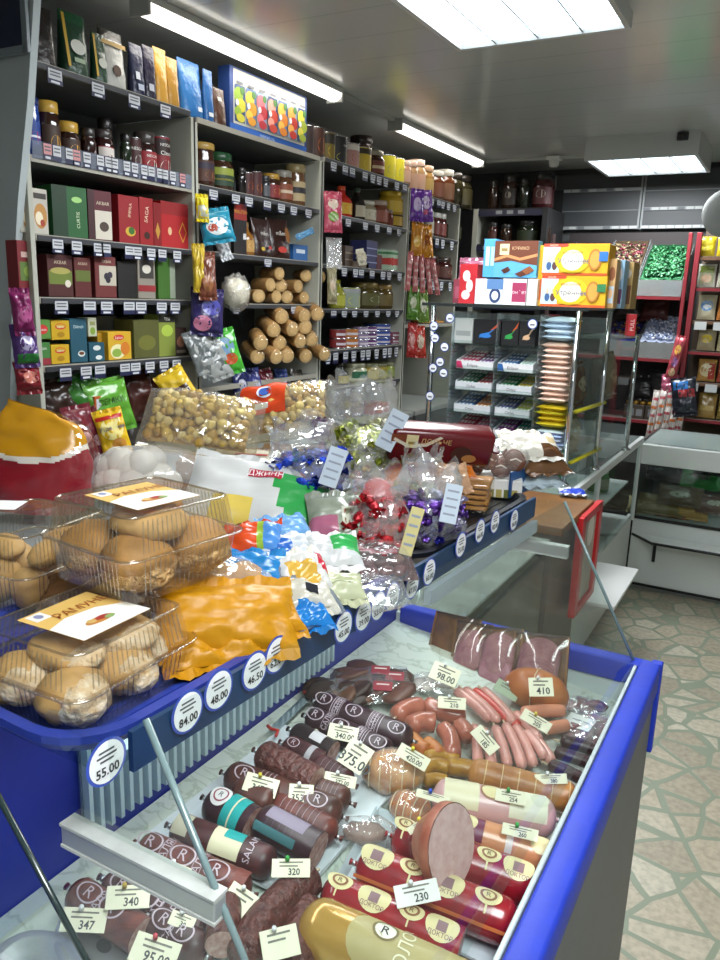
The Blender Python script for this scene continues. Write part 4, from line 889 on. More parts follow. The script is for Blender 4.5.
row(XS, Z1[3], [
 ('box', 19, 37, 241, 'tall red and green tea carton', dict(col='#7d232a', decos=[('r', .1, .28, .95, .62, '#5f7a3a'), ('e', .6, .45, .3, .1, '#8aa04a'), ('r', .2, .7, .8, .8, '#c9a9a0')])),
 ('box', 48, 74, 255, 'maroon tea carton with green field picture', dict(col='#4a2020', decos=[('r', .04, .3, .96, .62, '#6b7a32'), ('e', .5, .62, .4, .08, '#a8a056'), ('e', .78, .32, .12, .09, '#d9d2c0'), ('t', 'AKBAR', .5, .82, .12, '#cdb9a0')])),
 ('box', 75, 92, 258, 'dull red tea carton with leaves', dict(col='#5a2422', decos=[('r', .05, .4, .95, .68, '#5d6a2d'), ('t', 'AKBAR', .5, .85, .1, '#cdb9a0')])),
 ('box', 97, 117, 257, 'white fronted tea carton with dark grapes', dict(col='#6a2a2a', decos=[('r', .2, .3, 1, .78, '#bdb5a4'), ('e', .55, .52, .14, .09, '#2b2733'), ('e', .7, .56, .12, .08, '#332c3b'), ('e', .6, .44, .12, .08, '#241f2b'), ('t', 'AKBAR', .55, .88, .09, '#d8c9b0')], yaw=-6)),
 ('box', 118, 137, 262, 'black tea carton in shadow', dict(col='#1b1a1a')),
 ('box', 138, 156, 254, 'grey and black tea carton with red foot', dict(col='#8a8378', decos=[('r', .1, .45, .9, 1, '#3d3a36'), ('e', .5, .66, .25, .1, '#c9c4b8'), ('r', .0, .16, 1, .3, '#8f2a2f')])),
 ('box', 157, 176, 258, 'green tea carton with pale side', dict(col='#39631f', decos=[('r', .68, .02, 1, .98, '#8f9a86')], yaw=4)),
], 'the fourth tea shelf')
YL = '#c9a21a'
lip = [('e', .5, .7, .3, .16, '#c9342e'), ('e', .5, .72, .26, .1, YL), ('t', 'Lipton', .5, .7, .17, W), ('e', .5, .28, .2, .14, '#a97d10')]
row(XS, Z1[4], [
 ('box', 33, 51, 343, 'lower green tea carton of the pair', dict(col='#3f7a3a', decos=[('r', 0, 0, 1, .3, '#8f2a35'), ('t', 'Lipton', .5, .75, .2, W)])),
 ('box', 33, 51, 320, 'upper green tea carton of the pair', dict(col='#55873a', lift=.082, decos=[('e', .5, .5, .34, .25, '#c9342e'), ('t', 'Lipton', .5, .5, .2, W)])),
 ('box', 51, 70, 345, 'lower yellow tea carton of the stack', dict(col=YL, decos=lip)),
 ('box', 51, 70, 321, 'upper yellow tea carton of the stack', dict(col=YL, decos=lip, lift=.078)),
 ('box', 71, 88, 319, 'tall teal tea carton with white cup', dict(col='#1f5163', decos=[('t', 'Dilmah', .5, .82, .1, '#cfe0e0'), ('e', .62, .2, .22, .07, '#d9dedb'), ('e', .62, .21, .16, .04, '#6a3a1c')])),
 ('box', 89, 105, 343, 'small teal tea carton with white cup', dict(col='#1f5163', decos=[('e', .5, .72, .25, .14, '#d3d8d4'), ('e', .6, .2, .22, .12, '#d9dedb')])),
 ('box', 88, 97, 318, 'white and green carton atop the small teal one', dict(col='#b9bba2', lift=.085, decos=[('e', .5, .3, .3, .2, '#7d9a3a'), ('r', .2, .6, .8, .8, '#8a8f5a')])),
 ('box', 98, 109, 333, 'amber tea carton behind the yellow one', dict(col='#b08418', back=.03)),
 ('box', 108, 132, 332, 'yellow tea carton with fruit picture', dict(col='#d0a528', decos=[('e', .4, .3, .32, .26, '#e6dfb0'), ('e', .72, .4, .2, .24, '#d07a28'), ('e', .35, .25, .2, .15, '#8fae4a'), ('e', .45, .8, .22, .1, '#c9342e'), ('t', 'Lipton', .45, .8, .14, W)])),
 ('box', 98, 118, 316, 'clear topped grey box at the rear', dict(col='#5a5c58', back=.12)),
 ('box', 119, 134, 317, 'grey box at the rear', dict(col='#4c4e4a', back=.12)),
 ('box', 134, 160, 320, 'olive tea carton', dict(col='#55562a', decos=[('e', .5, .4, .35, .2, '#6f7030')], d=.1)),
 ('box', 159, 176, 315, 'lime tea carton with black top', dict(col='#7d8a3a', decos=[('r', 0, .82, 1, 1, '#26261f'), ('e', .5, .62, .35, .14, '#a8c04a'), ('t', 'TESS', .5, .9, .1, W)])),
 ('box', 175, 187, 328, 'small dark carton with pale fruit', dict(col='#3b2620', decos=[('e', .5, .5, .35, .2, '#8a5a40'), ('r', .1, .1, .9, .2, '#9a8a7a')])),
], 'the lowest tea shelf')
# goods on the base deck below the tea
def packet(px, py, X, w, h, th, col, label, roll=0, name='snack_packet', paint=None, decos=(), mat=None, lean=12, seed=None, face=None, cat='bag', group=None, fin=True, crinkle=.005):
    """upright packet whose middle stands at photo point px,py on the plane x = X, facing the aisle"""
    c = atx(px, py, X)
    if face is None: face = -math.degrees(math.atan2(c.y, -c.x))*.8 if X > -2.05 else -12
    return pillow(w, h, th, col, name, label, T(c) @ RZ(90+face) @ RX(90-lean) @ RZ(roll), paint=paint, decos=decos, mat=mat, seed=px*.37 if seed is None else seed, cat=cat, group=group, fin=fin, crinkle=crinkle)
packet(86, 398, -2.14, .16, .15, .04, '#2f6b25', 'dark green packet behind, below the yellow tea', roll=12)
packet(110, 406, -2.10, .17, .17, .04, '#5a9a32', 'light green packet with dark lettering below the tea', roll=8, decos=[('t', 'СЕМКИ', .5, .6, .03, '#1d3a14')])
c = atx(99, 408, -2.12); carton(.07, .05, .09, '#b85a20', [('r', .1, .5, .9, .9, '#c9cfd6'), ('e', .6, .7, .2, .12, '#3a5f9a')], 'wafer_carton', 'small orange carton with pale picture among the packets', T(c-Vector((0, 0, .045))) @ RZ(84))
packet(83, 438, -2.06, .11, .2, .05, '#6b1f2c', 'maroon packet with white badge, beside the yellow biscuits', roll=6, decos=[('e', .45, .5, .2, .1, '#b98f94')])
packet(95, 440, -2.05, .08, .2, .05, '#5d1a28', 'second maroon packet squeezed against the yellow biscuits', roll=10, decos=[('e', .5, .5, .25, .1, '#b08a90')])
packet(113, 434, -2.0, .10, .15, .04, '#d9b022', 'yellow biscuit packet with blue script under the tea shelves', roll=12, decos=[('e', .5, .62, .4, .26, '#e8d98a'), ('r', .05, .84, .95, .93, '#b92a22'), ('t', 'Утреннее', .5, .64, .02, '#24478f'), ('e', .6, .25, .25, .14, '#b87f30')])
packet(180, 392, -2.02, .12, .16, .05, '#c9a826', 'yellow nut packet with brown lettering near the popcorn', roll=30, decos=[('r', .2, .4, .8, .62, '#3a2418'), ('t', 'm&m', .5, .5, .035, W)])
for i, (px, py, col) in enumerate(((60, 405, '#33231d'), (48, 420, '#3c2a1c'), (140, 395, '#4a2620'), (155, 402, '#5a2f22'), (70, 425, '#4a3020'), (138, 425, '#4b4642'))):
    packet(px, py, -2.16-.012*i, .14, .16, .05, col, ['dark brown packet far left under the tea', 'brown packet beside the red and yellow bag', 'rusty packet below the olive carton', 'reddish packet left of the nut packet', 'brown packet under the orange carton', 'grey nut packet right of the yellow biscuits'][i], roll=R.uniform(-15, 15))
# ---------------- second unit
c0, c1 = solY(229, XS-.03, Z2[0]+.05), solY(307, XS-.03, Z2[0]+.05); hh = solZ(66, XS-.03, c0+.03)-Z2[0]
dec = [('r', .04, .12, .97, .97, '#c9c9c0'), ('r', .0, .0, 1, .11, '#2a62b8'), ('t', 'ЛЮБИМЫЙ САД', .45, .055, .055, '#cfe0f4')]
for i, (c_, k) in enumerate((('#c9c23a', '#8fae3a'), ('#d8952a', '#e6c24a'), ('#b02a35', '#d8707a'), ('#c2402f', '#e09a8a'), ('#d07a28', '#e6b24a'), ('#b5342a', '#e0a04a'), ('#9aa83a', '#d2c84a'))):
    u = .11+.13*i; dec += [('r', u-.058, .16, u+.062, .74, ['#39517f', '#5a74a5', '#8a9fbf'][i % 3]), ('e', u-.012, .58, .052, .13, k), ('e', u+.018, .43, .055, .11, c_), ('e', u-.02, .32, .042, .08, k), ('e', u+.01, .23, .05, .07, c_), ('e', u+.03, .66, .025, .06, '#4a7a3a'), ('e', u-.03, .46, .02, .05, '#dfe3e6'), ('r', u-.04, .76, u+.04, .80, '#6a6d78')]
carton((c1-c0)*.98, .06, hh, '#22407f', dec, 'juice_display_box', 'large blue and white box pictured with seven fruits, on the shelf top', T(XS-.06, (c0+c1)/2, Z2[0]+.001) @ RZ(90))
row(XS, Z2[0], [
 ('pouch', 184, 206, 60, 'big shiny blue pouch', dict(col='#2a6aa8', name='detergent_pouch', decos=[('r', .6, .12, .78, .2, '#d5dbe0')])),
 ('pouch', 206, 215, 70, 'narrow blue pouch', dict(col='#2a5f9a', name='detergent_pouch', decos=[('r', .2, .1, .7, .18, '#d5dbe0')])),
 ('pouch', 215, 228, 88, 'brown pouch with pale sticker', dict(col='#4a2f22', name='coffee_pouch', decos=[('r', .3, .65, .6, .75, '#cfc9be')])),
 ('can', 308, 317, 126, 'dark tin beside the fruit box', dict(col='#241c1c', lab='#2c2020')),
 ('can', 317, 329, 128, 'brown tin with orange picture', dict(col='#2a1a14', lab='#3a1f16', decos=[('e', .5, .4, .3, .3, '#b0622a')])),
], 'the top of the fruit box shelves')
row(XS, Z2[1], [
 ('jar', 203, 221, 143, 'tall brown coffee jar with gold lid', dict(col='#3a1d12', lid='#b5924a', lab='#4a2616', decos=[('r', .6, .9, '#2a2036'), ('e', .5, .3, .3, .15, '#a0622a')], lid_h=.16, neck=.95, name='coffee_jar')),
 ('jar', 221, 241, 153, 'coffee jar with green lid and yellow label', dict(col='#3a2414', lid='#1f4a2a', lab='#8f9a35', decos=[('r', .0, .6, '#1d3a24'), ('r', .3, .4, '#b8b048')], lid_h=.22, name='coffee_jar')),
 ('jar', 242, 249, 168, 'thin black jar', dict(col='#171214', lid='#171416')),
 ('can', 247, 257, 173, 'dark red coffee tin', dict(col='#3a1518', lab='#45191a', decos=[('e', .5, .4, .3, .2, '#b0582a')], name='coffee_tin')),
 ('can', 256, 266, 172, 'dark red coffee tin', dict(col='#3a1518', lab='#45191a', decos=[('e', .5, .35, .3, .2, '#c9702a')], name='coffee_tin')),
 ('jar', 266, 273, 176, 'thin grey jar with white badge', dict(col='#2a2a2e', lid='#2c2c30', lab='#54565c')),
 ('jar', 273, 285, 174, 'red labelled coffee jar with gold lid', dict(col='#3a1d12', lid='#b98f3a', lab='#7f2024', decos=[('e', .5, .5, .3, .25, '#c98a2a')], name='coffee_jar')),
 ('jar', 285, 298, 171, 'clear lidded coffee jar with brown label', dict(col='#5a3a24', lid='#8f8a80', lab='#8a4a30', decos=[('r', .4, .6, '#cdb9a0')], name='coffee_jar')),
 ('jar', 298, 310, 165, 'pale lidded tall coffee jar', dict(col='#6a4a30', lid='#8a7a52', lab='#b5a27a', decos=[('r', .4, .7, '#26242a')], neck=.95, name='coffee_jar')),
], 'the second fruit box shelf')
row(XS, Z2[2], [
 ('pouch', 220, 233, 208, 'black pack with white tabs', dict(col='#1a181a', name='snack_pouch', decos=[('r', .5, .3, .9, .45, '#c9c9c9')])),
 ('box', 234, 247, 204, 'black carton with red top and gold lettering', dict(col='#1b1516', decos=[('r', 0, .68, 1, 1, '#8f2520'), ('t', 'ROLLTON', .5, .84, .09, '#d9a83a'), ('r', .7, .3, .95, .42, '#c9c9c9')], name='snack_carton')),
 ('bottle', 247, 259, 222, 'amber syrup bottle', dict(col='#8a5a24', lid='#7a5a2c', lab='#b58a4a', decos=[('e', .5, .5, .3, .3, '#d9c08a')])),
 ('pouch', 257, 275, 219, 'brown candy pouch with white lettering', dict(col='#2e1712', name='candy_pouch', decos=[('t', 'm&m', .5, .62, .16, '#d8d0c8'), ('e', .3, .2, .1, .05, '#d0b02a'), ('e', .7, .25, .1, .05, '#a82a26')])),
 ('pouch', 274, 292, 219, 'brown candy pouch with white lettering', dict(col='#2e1712', name='candy_pouch', yaw=-10, decos=[('t', 'm&m', .5, .64, .16, '#d8d0c8'), ('e', .5, .22, .2, .08, '#b8342a'), ('e', .8, .6, .1, .2, '#8a5a2a')])),
 ('box', 293, 308, 245, 'small blue carton with white print', dict(col='#2a62a0', decos=[('r', .2, .45, .8, .7, '#cfdbe6')], name='snack_carton')),
], 'the candy shelf above the biscuit rolls')
packet(305, 234, -2.06, .03, .1, .03, '#5a8fb5', 'rolled foil tube lying over the small blue carton', roll=-70, lean=10)
packet(216, 226, -2.02, .13, .11, .045, '#1f7f9a', 'teal candy packet with white picture hanging on the upright', roll=12, decos=[('e', .5, .45, .35, .3, '#c9d0d0'), ('e', .35, .4, .15, .15, '#a0402a')])
packet(202, 208, -2.04, .05, .08, .04, '#d2c020', 'small yellow topped sachet on the upright', decos=[('r', 0, 0, 1, .55, '#b8b8a8')])
packet(224, 250, -2.03, .05, .06, .02, '#b9bcc0', 'torn silver wrapper below the teal packet', roll=20)
packet(199, 268, -2.03, .05, .16, .03, '#b59a2a', 'yellow foil snack strip on the upright', decos=[])
packet(207, 276, -2.01, .07, .16, .04, '#6a3a2a', 'brown nut packet hung on the upright above the violet bags', decos=[('e', .5, .3, .3, .2, '#8a5a3a')])
packet(207, 312, -2.02, .13, .16, .05, '#2a2452', 'violet candy bag with pink corner below the nuts', decos=[('e', .35, .2, .28, .18, '#b5708a'), ('e', .6, .6, .3, .2, '#4a4a9a')], roll=-4)
packet(226, 352, -1.98, .11, .16, .03, '#3f9a2f', 'green candy packet with orange beasts at the front of the clip', roll=14, decos=[('e', .5, .6, .35, .25, '#6f8fae'), ('e', .6, .3, .25, .14, '#b04a26'), ('e', .35, .68, .15, .1, '#c9c9b8')])
for i in range(4): packet(201+5*i, 352+2*i, -2.02+.01*i, .10, .15, .02, '#8f9290' if i % 2 else '#5d6262', f'{ORD[i]} grey packet fanned behind the green candy packet', roll=16, lean=16, face=-25)
# white sack and biscuit rolls
c = atx(236, 293, -2.04); t = thing('clear_sack', 'small clear sack of white sweets beside the biscuit rolls', 'bag', T(c))
part('white_sweets', MB().blob(M('#c9c2ae', .5, bump=.6, bscale=80), (.05, .06, .06), amp=.25, seed=3, nu=18, nv=12), t); part('sack_film', MB().blob(CRINKLE, (.056, .068, .072), amp=.4, freq=4, seed=8, nu=18, nv=12), t)
BIS = M('#bd9054', .6, var=.3, vscale=50, bump=.3, bscale=60); BISL = M('#d6b27a', .6, var=.2, vscale=50)
def roll_pack(c, r, L, d, label, name='biscuit_roll', group=None):
    d = d.normalized(); X = frame(c, d, Vector((0, 0, 1))); t = thing(name, label, 'biscuits', X, group)
    mb = MB(); prof = [(0, -L/2)]
    n = 7
    for i in range(n): z0 = -L/2+L*i/n; z1 = z0+L/n; prof += [(r*.93, z0+.0005), (r, z0+L/n*.3), (r, z0+L/n*.7), (r*.93, z1-.0005)]
    prof.append((0, L/2)); mb.lathe(BIS, prof, 16)
    part('biscuit_stack', mb, t); part('end_biscuit', MB().lathe(BISL, [(0, L/2+.001), (r*.8, L/2+.0015), (r*.92, L/2)], 16), t)
    part('film_wrap', MB().lathe(PET, [(r*.5, -L/2-.012), (r*1.03, -L/2), (r*1.03, L/2), (r*.55, L/2+.012)], 14), t); return t
rr_ = .031
rolls = [(255, 298), (269, 298), (283, 298), (297, 299), (311, 299), (263, 286), (277, 286), (291, 287), (311, 287), (272, 273), (302, 273), (314, 277)]
for i, (x, y) in enumerate(rolls):
    row_n = 'bottom' if i < 5 else 'middle' if i < 9 else 'top'; k = i if i < 5 else i-5 if i < 9 else i-9
    c = atx(x, y, XS-.08); z = Z2[3]+rr_+.001+(0 if i < 5 else .052 if i < 9 else .104); c.z = z
    roll_pack(c, rr_, .11, Vector((1, -.25 if i % 2 else -.7, 0)), f'{ORD[k]} biscuit roll in the {row_n} row on the biscuit shelf')
# sprawling pile of wrapped rolls on the shelf below
rr_ = .034; pile = [(252, 352, 0), (268, 352, 0), (284, 352, 0), (300, 352, 0), (316, 350, 0), (258, 339, 1), (274, 339, 1), (292, 337, 1), (308, 336, 1), (268, 326, 2), (284, 325, 2), (302, 324, 2), (276, 313, 3), (296, 312, 3), (314, 311, 3)]
for i, (x, y, l) in enumerate(pile):
    c = atx(x, y, XS-.03+.015*(i % 3)); roll_pack(c, rr_, .17, Vector((1, -.75+.3*math.sin(i*2.1), -.22)), f'{ORD[[p for p in pile if p[2] == l].index((x, y, l))]} wrapped biscuit roll in {["the lowest", "the second", "the third", "the topmost"][l]} layer of the sprawling pile')
for i, (px, col, de) in enumerate(((240, '#2a2f5a', 'navy'), (254, '#3a3f7a', 'blue'), (268, '#6a2430', 'red'), (282, '#2d3f7a', 'royal blue'), (297, '#3f3a36', 'brown'))):
    packet(px, 386, -2.12, .08, .14, .04, col, f'{de} packet in the dark bottom shelf under the biscuit rolls', decos=[('e', .5, .5, .3, .2, '#a8a8b8')], roll=R.uniform(-8, 8))
# ---------------- third unit
row(XS, Z3[0], [
 ('can', 329, 339, 133, 'narrow tin with yellow picture', dict(col='#5a4a1a', lab='#6a5a20', decos=[('e', .5, .3, .4, .25, '#c9b02a'), ('r', .6, 1, '#26221c')])),
 ('can', 339, 352, 137, 'black tin with yellow fruit picture', dict(col='#1c1c1c', lab='#1f1f1f', decos=[('e', .5, .2, .45, .22, '#c9c02a'), ('t', 'OLIVE', .7, .012, W)])),
 ('can', 352, 364, 144, 'pinkish tin with white top', dict(col='#a08078', lab='#a87a70', decos=[('e', .5, .4, .35, .25, '#8a4a3a'), ('r', .75, 1, '#cfc8bc')])),
 ('can', 364, 376, 148, 'yellow tin with fruit', dict(col='#c2a52a', lab='#c9ac2e', decos=[('e', .5, .3, .35, .2, '#e0cf6a'), ('r', .75, 1, '#3a3020')])),
 ('jar', 366, 379, 136, 'tall dark jar with brown lid at the rear', dict(col='#4a3a34', lid='#2a1c18', lab='#b5a8a0', back=.1)),
 ('jar', 378, 389, 151, 'brown spread jar', dict(col='#3a1f14', lid='#8f8a7a', lab='#6a2f1c', decos=[('r', .35, .6, '#c9b89a')])),
 ('can', 389, 400, 156, 'bright yellow tin with green picture', dict(col='#d2c52a', lab='#d6c92c', decos=[('e', .5, .4, .4, .25, '#6f9a8a')])),
 ('can', 400, 407, 159, 'bright yellow tin with green picture', dict(col='#d2c52a', lab='#d6c92c', decos=[('e', .5, .4, .4, .25, '#6f9a8a')])),
 ('jar', 407, 413, 161, 'small pinkish jar', dict(col='#a8806a', lid='#b5a090', lab='#c09a84')),
], 'the top row of cans')
row(XS, Z4[0], [
 ('jar', 413, 421, 161, 'pinkish jar of pickles', dict(col='#9a7a5a', lid='#b59a8a', lab='#b08a72')),
 ('jar', 420, 429, 160, 'pinkish jar of pickles', dict(col='#a0805a', lid='#c0a494', lab='#b8917a')),
 ('jar', 429, 437, 166, 'tan jar of pickles', dict(col='#94703f', lid='#b08f70', lab='#a88a4a')),
 ('jar', 438, 449, 171, 'brown jar with white lid', dict(col='#5a3018', lid='#a8a49a', lab='#6a3a22')),
 ('jar', 449, 458, 170, 'brown jar with white lid', dict(col='#5a3018', lid='#a8a49a', lab='#6f4a30')),
 ('jar', 458, 466, 173, 'dark olive jar', dict(col='#2f2a18', lid='#2c2722')),
 ('jar', 466, 477, 176, 'dark olive jar', dict(col='#35301c', lid='#2c2722', lab='#4a4424')),
], 'the farthest top shelf by the wall')
row(XS, Z3[1], [
 ('bottle', 345, 357, 186, 'red ketchup bottle with yellow label', dict(col='#b0281c', lid='#b5401f', lab='#c9a02a', decos=[('e', .5, .6, .35, .3, '#b0281c')])),
 ('bottle', 360, 369, 188, 'dark wine bottle with pale label', dict(col='#1a1512', lid='#2a3a2a', lab='#a89f88')),
 ('jar', 368, 382, 201, 'pale jar with printed label', dict(col='#8a8068', lid='#b5b0a2', lab='#b8b09a', decos=[('e', .5, .5, .3, .25, '#5a5a3a')])),
 ('jar', 382, 393, 201, 'brown honey jar', dict(col='#6a3a24', lid='#a08a7a', lab='#8a4a38')),
 ('jar', 390, 396, 210, 'tiny brown jar', dict(col='#6a3224', lid='#7a6a60')),
 ('jar', 396, 408, 209, 'lower yellow jar of two', dict(col='#3a2a1a', lid='#c9a82a', lab='#b8962a')),
 ('jar', 396, 408, 192, 'upper yellow jar of two', dict(col='#b8962a', lid='#c9a82a', lab='#caa834', lift=.072)),
], 'the sauce shelf')
row(XS, Z3[2], [
 ('box', 345, 353, 246, 'stack of brown cartons', dict(col='#4a3a30', decos=[('r', 0, .3, 1, .36, '#8a7a68'), ('r', 0, .62, 1, .68, '#8a7a68')], name='food_carton')),
 ('box', 354, 369, 262, 'flat pale carton', dict(col='#7a6a58', name='food_carton')),
 ('box', 366, 377, 241, 'navy carton with banded front', dict(col='#2a2d5a', decos=[('r', 0, .2+.25*i, 1, .24+.25*i, '#8a8fb5') for i in range(3)], name='food_carton')),
 ('box', 376, 382, 255, 'dark red carton', dict(col='#5a2428', name='food_carton')),
 ('can', 387, 405, 250, 'pale green can with red tomatoes', dict(col='#9ab09a', lab='#a5bda2', decos=[('r', .25, .6, '#b03026'), ('e', .3, .42, .2, .22, '#b52f26'), ('e', .7, .42, .2, .22, '#b52f26'), ('r', .8, .92, '#3a7a4a')])),
], 'the tomato can shelf')
packet(361, 257, -2.09, .07, .06, .03, '#c9c2ae', 'white paper twist on the flat pale carton', roll=10, crinkle=.012)
row(XS, Z3[3], [
 ('can', 350, 367, 288, 'lime can of fruit', dict(col='#9aa02a', lab='#8f9a8a', decos=[('e', .5, .35, .4, .3, '#c2c23a'), ('r', .8, 1, '#9a9aa2')])),
 ('jar', 370, 386, 283, 'olive jar with round badge', dict(col='#4a3f1c', lid='#7a6a3a', lab='#57542a', decos=[('e', .5, .5, .32, .3, '#b5b59a'), ('e', .5, .5, .24, .2, '#57702f')])),
 ('jar', 386, 398, 285, 'brown jar with gold lid', dict(col='#57451f', lid='#8f743a', lab='#6a5a30')),
 ('bottle', 340, 349, 280, 'yellow green bottle', dict(col='#8a8a2a', lid='#c9c22a', lab='#a8a83a')),
], 'the olive jar shelf')
def tins(x0, x1, ys, cols, place, descs):
    for i, (yt, col, ds) in enumerate(zip(ys, cols, descs)): pass
Xi = XS-.02
k = 0
for ci, (x0, x1, n, col, nm, hh_) in enumerate(((340, 349, 2, '#7a2a2a', 'red', .05), (351, 362, 2, '#b06a2a', 'orange', .05), (363, 371, 3, '#8a7a9a', 'lilac', .036), (371, 380, 3, '#5a2a6a', 'violet', .036), (382, 395, 3, '#2f4a9a', 'blue', .04), (396, 402, 2, '#8a4a5a', 'rose', .036))):
    for j in range(n):
        z = Z3[4]+.001+j*(hh_+.001); a, b = solY(x0, Xi, z), solY(x1, Xi, z); w = (b-a)*.95
        jar(w, hh_, col, '#999999', col, 'fish_tin', f'{nm} fish tin, {["bottom", "second", "top"][j] if n == 3 else ["lower", "upper"][j]} of its stack on the tin shelf', T(Xi-w/2, (a+b)/2, z) @ RZ(90), cat='tin', shape='can', decos=[('r', .3, .6, '#c9c2c9')], group='fish tins in stacks')
row(XS, Z3[5], [
 ('bottle', 343, 353, 364, 'dark bottle with yellow label', dict(col='#1d1a16', lid='#2a2622', lab='#a8982a')),
 ('jar', 359, 373, 364, 'white jar with green label', dict(col='#b5b59a', lid='#b9b89a', lab='#2f6a4a', decos=[('r', .0, .25, '#c9c9b0')])),
 ('jar', 373, 383, 364, 'yellow pickle jar', dict(col='#a8942f', lid='#8a8a6a', lab='#b8a83a')),
 ('jar', 383, 391, 364, 'yellow pickle jar', dict(col='#a8942f', lid='#8a8a6a', lab='#a3a05a')),
 ('jar', 390, 398, 363, 'yellow pickle jar', dict(col='#8f9a3a', lid='#8a8a6a', lab='#9aa85a')),
], 'the pickle jar shelf')
row(XS, .932, [('box', 372, 390, 404, 'red carton with white band', dict(col='#a82a2a', decos=[('r', .05, .4, .95, .6, '#c9a8a0')], name='food_carton')),
 ('jar', 355, 370, 392, 'brown jar', dict(col='#5a3a24', lid='#8a6a3a', lab='#6a4a30'))], 'the deck below the pickle jars')
# hanging packets on the third and fourth uprights
packet(333, 212, -2.03, .09, .17, .03, '#a8455a', 'pink and red blister toy packet hanging on the upright', decos=[('e', .5, .7, .3, .14, '#c9b8a8'), ('e', .5, .35, .3, .14, '#6a8a3a')])
packet(334, 253, -2.04, .08, .15, .02, '#a8a8a2', 'empty clear pouch hanging below the blister packet', mat=film(haze=.2, bump=.5), fin=False)
packet(332, 285, -2.03, .05, .16, .04, '#8a8466', 'pale green snack strip by the lime can', decos=[('e', .5, .5, .3, .2, '#b5a08a')])
for i, (px, py, w, h, col, lab, dec) in enumerate((
 (417, 205, .08, .16, '#5a2a8a', 'violet candy packet hung uppermost on the far upright', [('e', .5, .5, .3, .25, '#b9a8d0')]),
 (426, 206, .08, .16, '#6a3a94', 'second violet candy packet overlapping the first', [('e', .5, .6, .3, .25, '#c9bcd8'), ('e', .4, .25, .2, .1, '#b04a6a')]),
 (417, 239, .07, .17, '#b5761f', 'orange snack packet hung below the violet ones', [('e', .5, .4, .3, .2, '#d8b05a')]),
 (427, 241, .07, .17, '#c0801f', 'second orange snack packet, slightly lower', [('e', .5, .5, .3, .2, '#8a4a1c')]),
 (413, 303, .07, .17, '#4f7a2a', 'green snack packet hung below the pink straws', [('e', .5, .5, .3, .2, '#b5b89a')]),
 (423, 306, .07, .17, '#6a8a3a', 'pale green snack packet beside the darker one', [('e', .5, .5, .3, .25, '#c9c9b0')]),
 (412, 340, .06, .18, '#a02a26', 'red snack packet hung lowest on the far upright', [('e', .5, .5, .3, .2, '#c9908a')]),
 (420, 342, .07, .17, '#b0382a', 'second red snack packet with pale picture', [('e', .5, .5, .32, .25, '#cfc0a8')]))):
    packet(px, py, -2.01+.005*(i % 2), w, h, .03, col, lab, decos=dec, roll=-3+6*(i % 2))
for i in range(5): packet(409+6.5*i, 271+1.5*i, -2.0, .032, .2, .02, '#b56a6a', f'{ORD[i]} pink striped straw packet in the hanging bunch', roll=-6+4*i, decos=[('r', .2, .1+.2*j, .8, .18+.2*j, '#c9a09a') for j in range(4)], group='pink striped straw packets')
row(XS, Z4[1], [
 ('jar', 430, 437, 211, 'white lidded dark jar', dict(col='#8a8470', lid='#c9c8c0', lab='#b5b09a')),
 ('jar', 437, 444, 213, 'white lidded dark jar', dict(col='#4a1f18', lid='#c9c8c0', lab='#6a2a20')),
 ('jar', 443, 449, 214, 'white lidded dark jar', dict(col='#4a1f18', lid='#c9c8c0', lab='#7a342a')),
 ('jar', 454, 467, 217, 'wide olive jar', dict(col='#2c2a18', lid='#3a3a26', lab='#38381e')),
], 'the far second shelf')
row(XS, Z4[2], [
 ('jar', 433, 444, 256, 'dark red jar', dict(col='#3a1612', lid='#3a2a22', lab='#5a231a')),
 ('jar', 446, 457, 258, 'dark red jar', dict(col='#3a1612', lid='#3a2a22', lab='#4f2418', decos=[('e', .5, .5, .2, .2, '#8a7a6a')])),
], 'the far third shelf')
row(XS, Z4[3], [('jar', 428, 438, 322, 'orange jar', dict(col='#a86a2a', lid='#8a7a5a', lab='#b8843a')), ('jar', 438, 449, 324, 'orange jar', dict(col='#a86a2a', lid='#8a7a5a', lab='#b88a4a'))], 'the far lowest shelf')
# end board of the first unit and its framed notice
a, b, c, d = atx(46, -6, -2.0), atx(24, 200, -2.0), atx(16, 385, -2.0), atx(15, 470, -2.0)
YE = 1.64
pts = [aty(46, -6, YE), aty(34, 100, YE), aty(24, 200, YE), aty(18, 300, YE), aty(15, 430, YE)]
poly = [(p.x, p.z) for p in pts]
poly = [(poly[0][0]-.012, 2.5)]+[(q[0]-.012, q[1]) for q in poly[1:]]+[(poly[-1][0], 0), (-2.52, 0), (-2.52, 2.5)]
solo('end_board', MB().prism(M('#b9c3c5', .5, var=.12, vscale=4), poly, -.012, .012, T(0, YE, 0) @ RX(90)), 'tall grey end board with a curved edge beside the tea shelves', 'end board')
p0, p1 = aty(-20, 60, YE-.016), aty(29, 48, YE-.016); z1_ = aty(34, -14, YE-.016).z
t = thing('framed_notice', 'dark blue framed notice high on the grey end board', 'notice', T((p0.x+p1.x)/2, YE-.022, (p0.z+z1_)/2) @ RX(90)); w, h = abs(p1.x-p0.x), z1_-p1.z+.15
part('notice_sheet', MB().box(M('#232a44', .3), (0, .075, 0), (w, h, .004)), t)
fr_ = MB()
for s in (-1, 1): fr_.box(M('#7d868c', .4), (s*w/2, .075, .002), (.022, h+.022, .012), bev=.002); fr_.box(M('#7d868c', .4), (0, .075+s*h/2, .002), (w, .022, .012), bev=.002)
part('notice_frame', fr_, t)
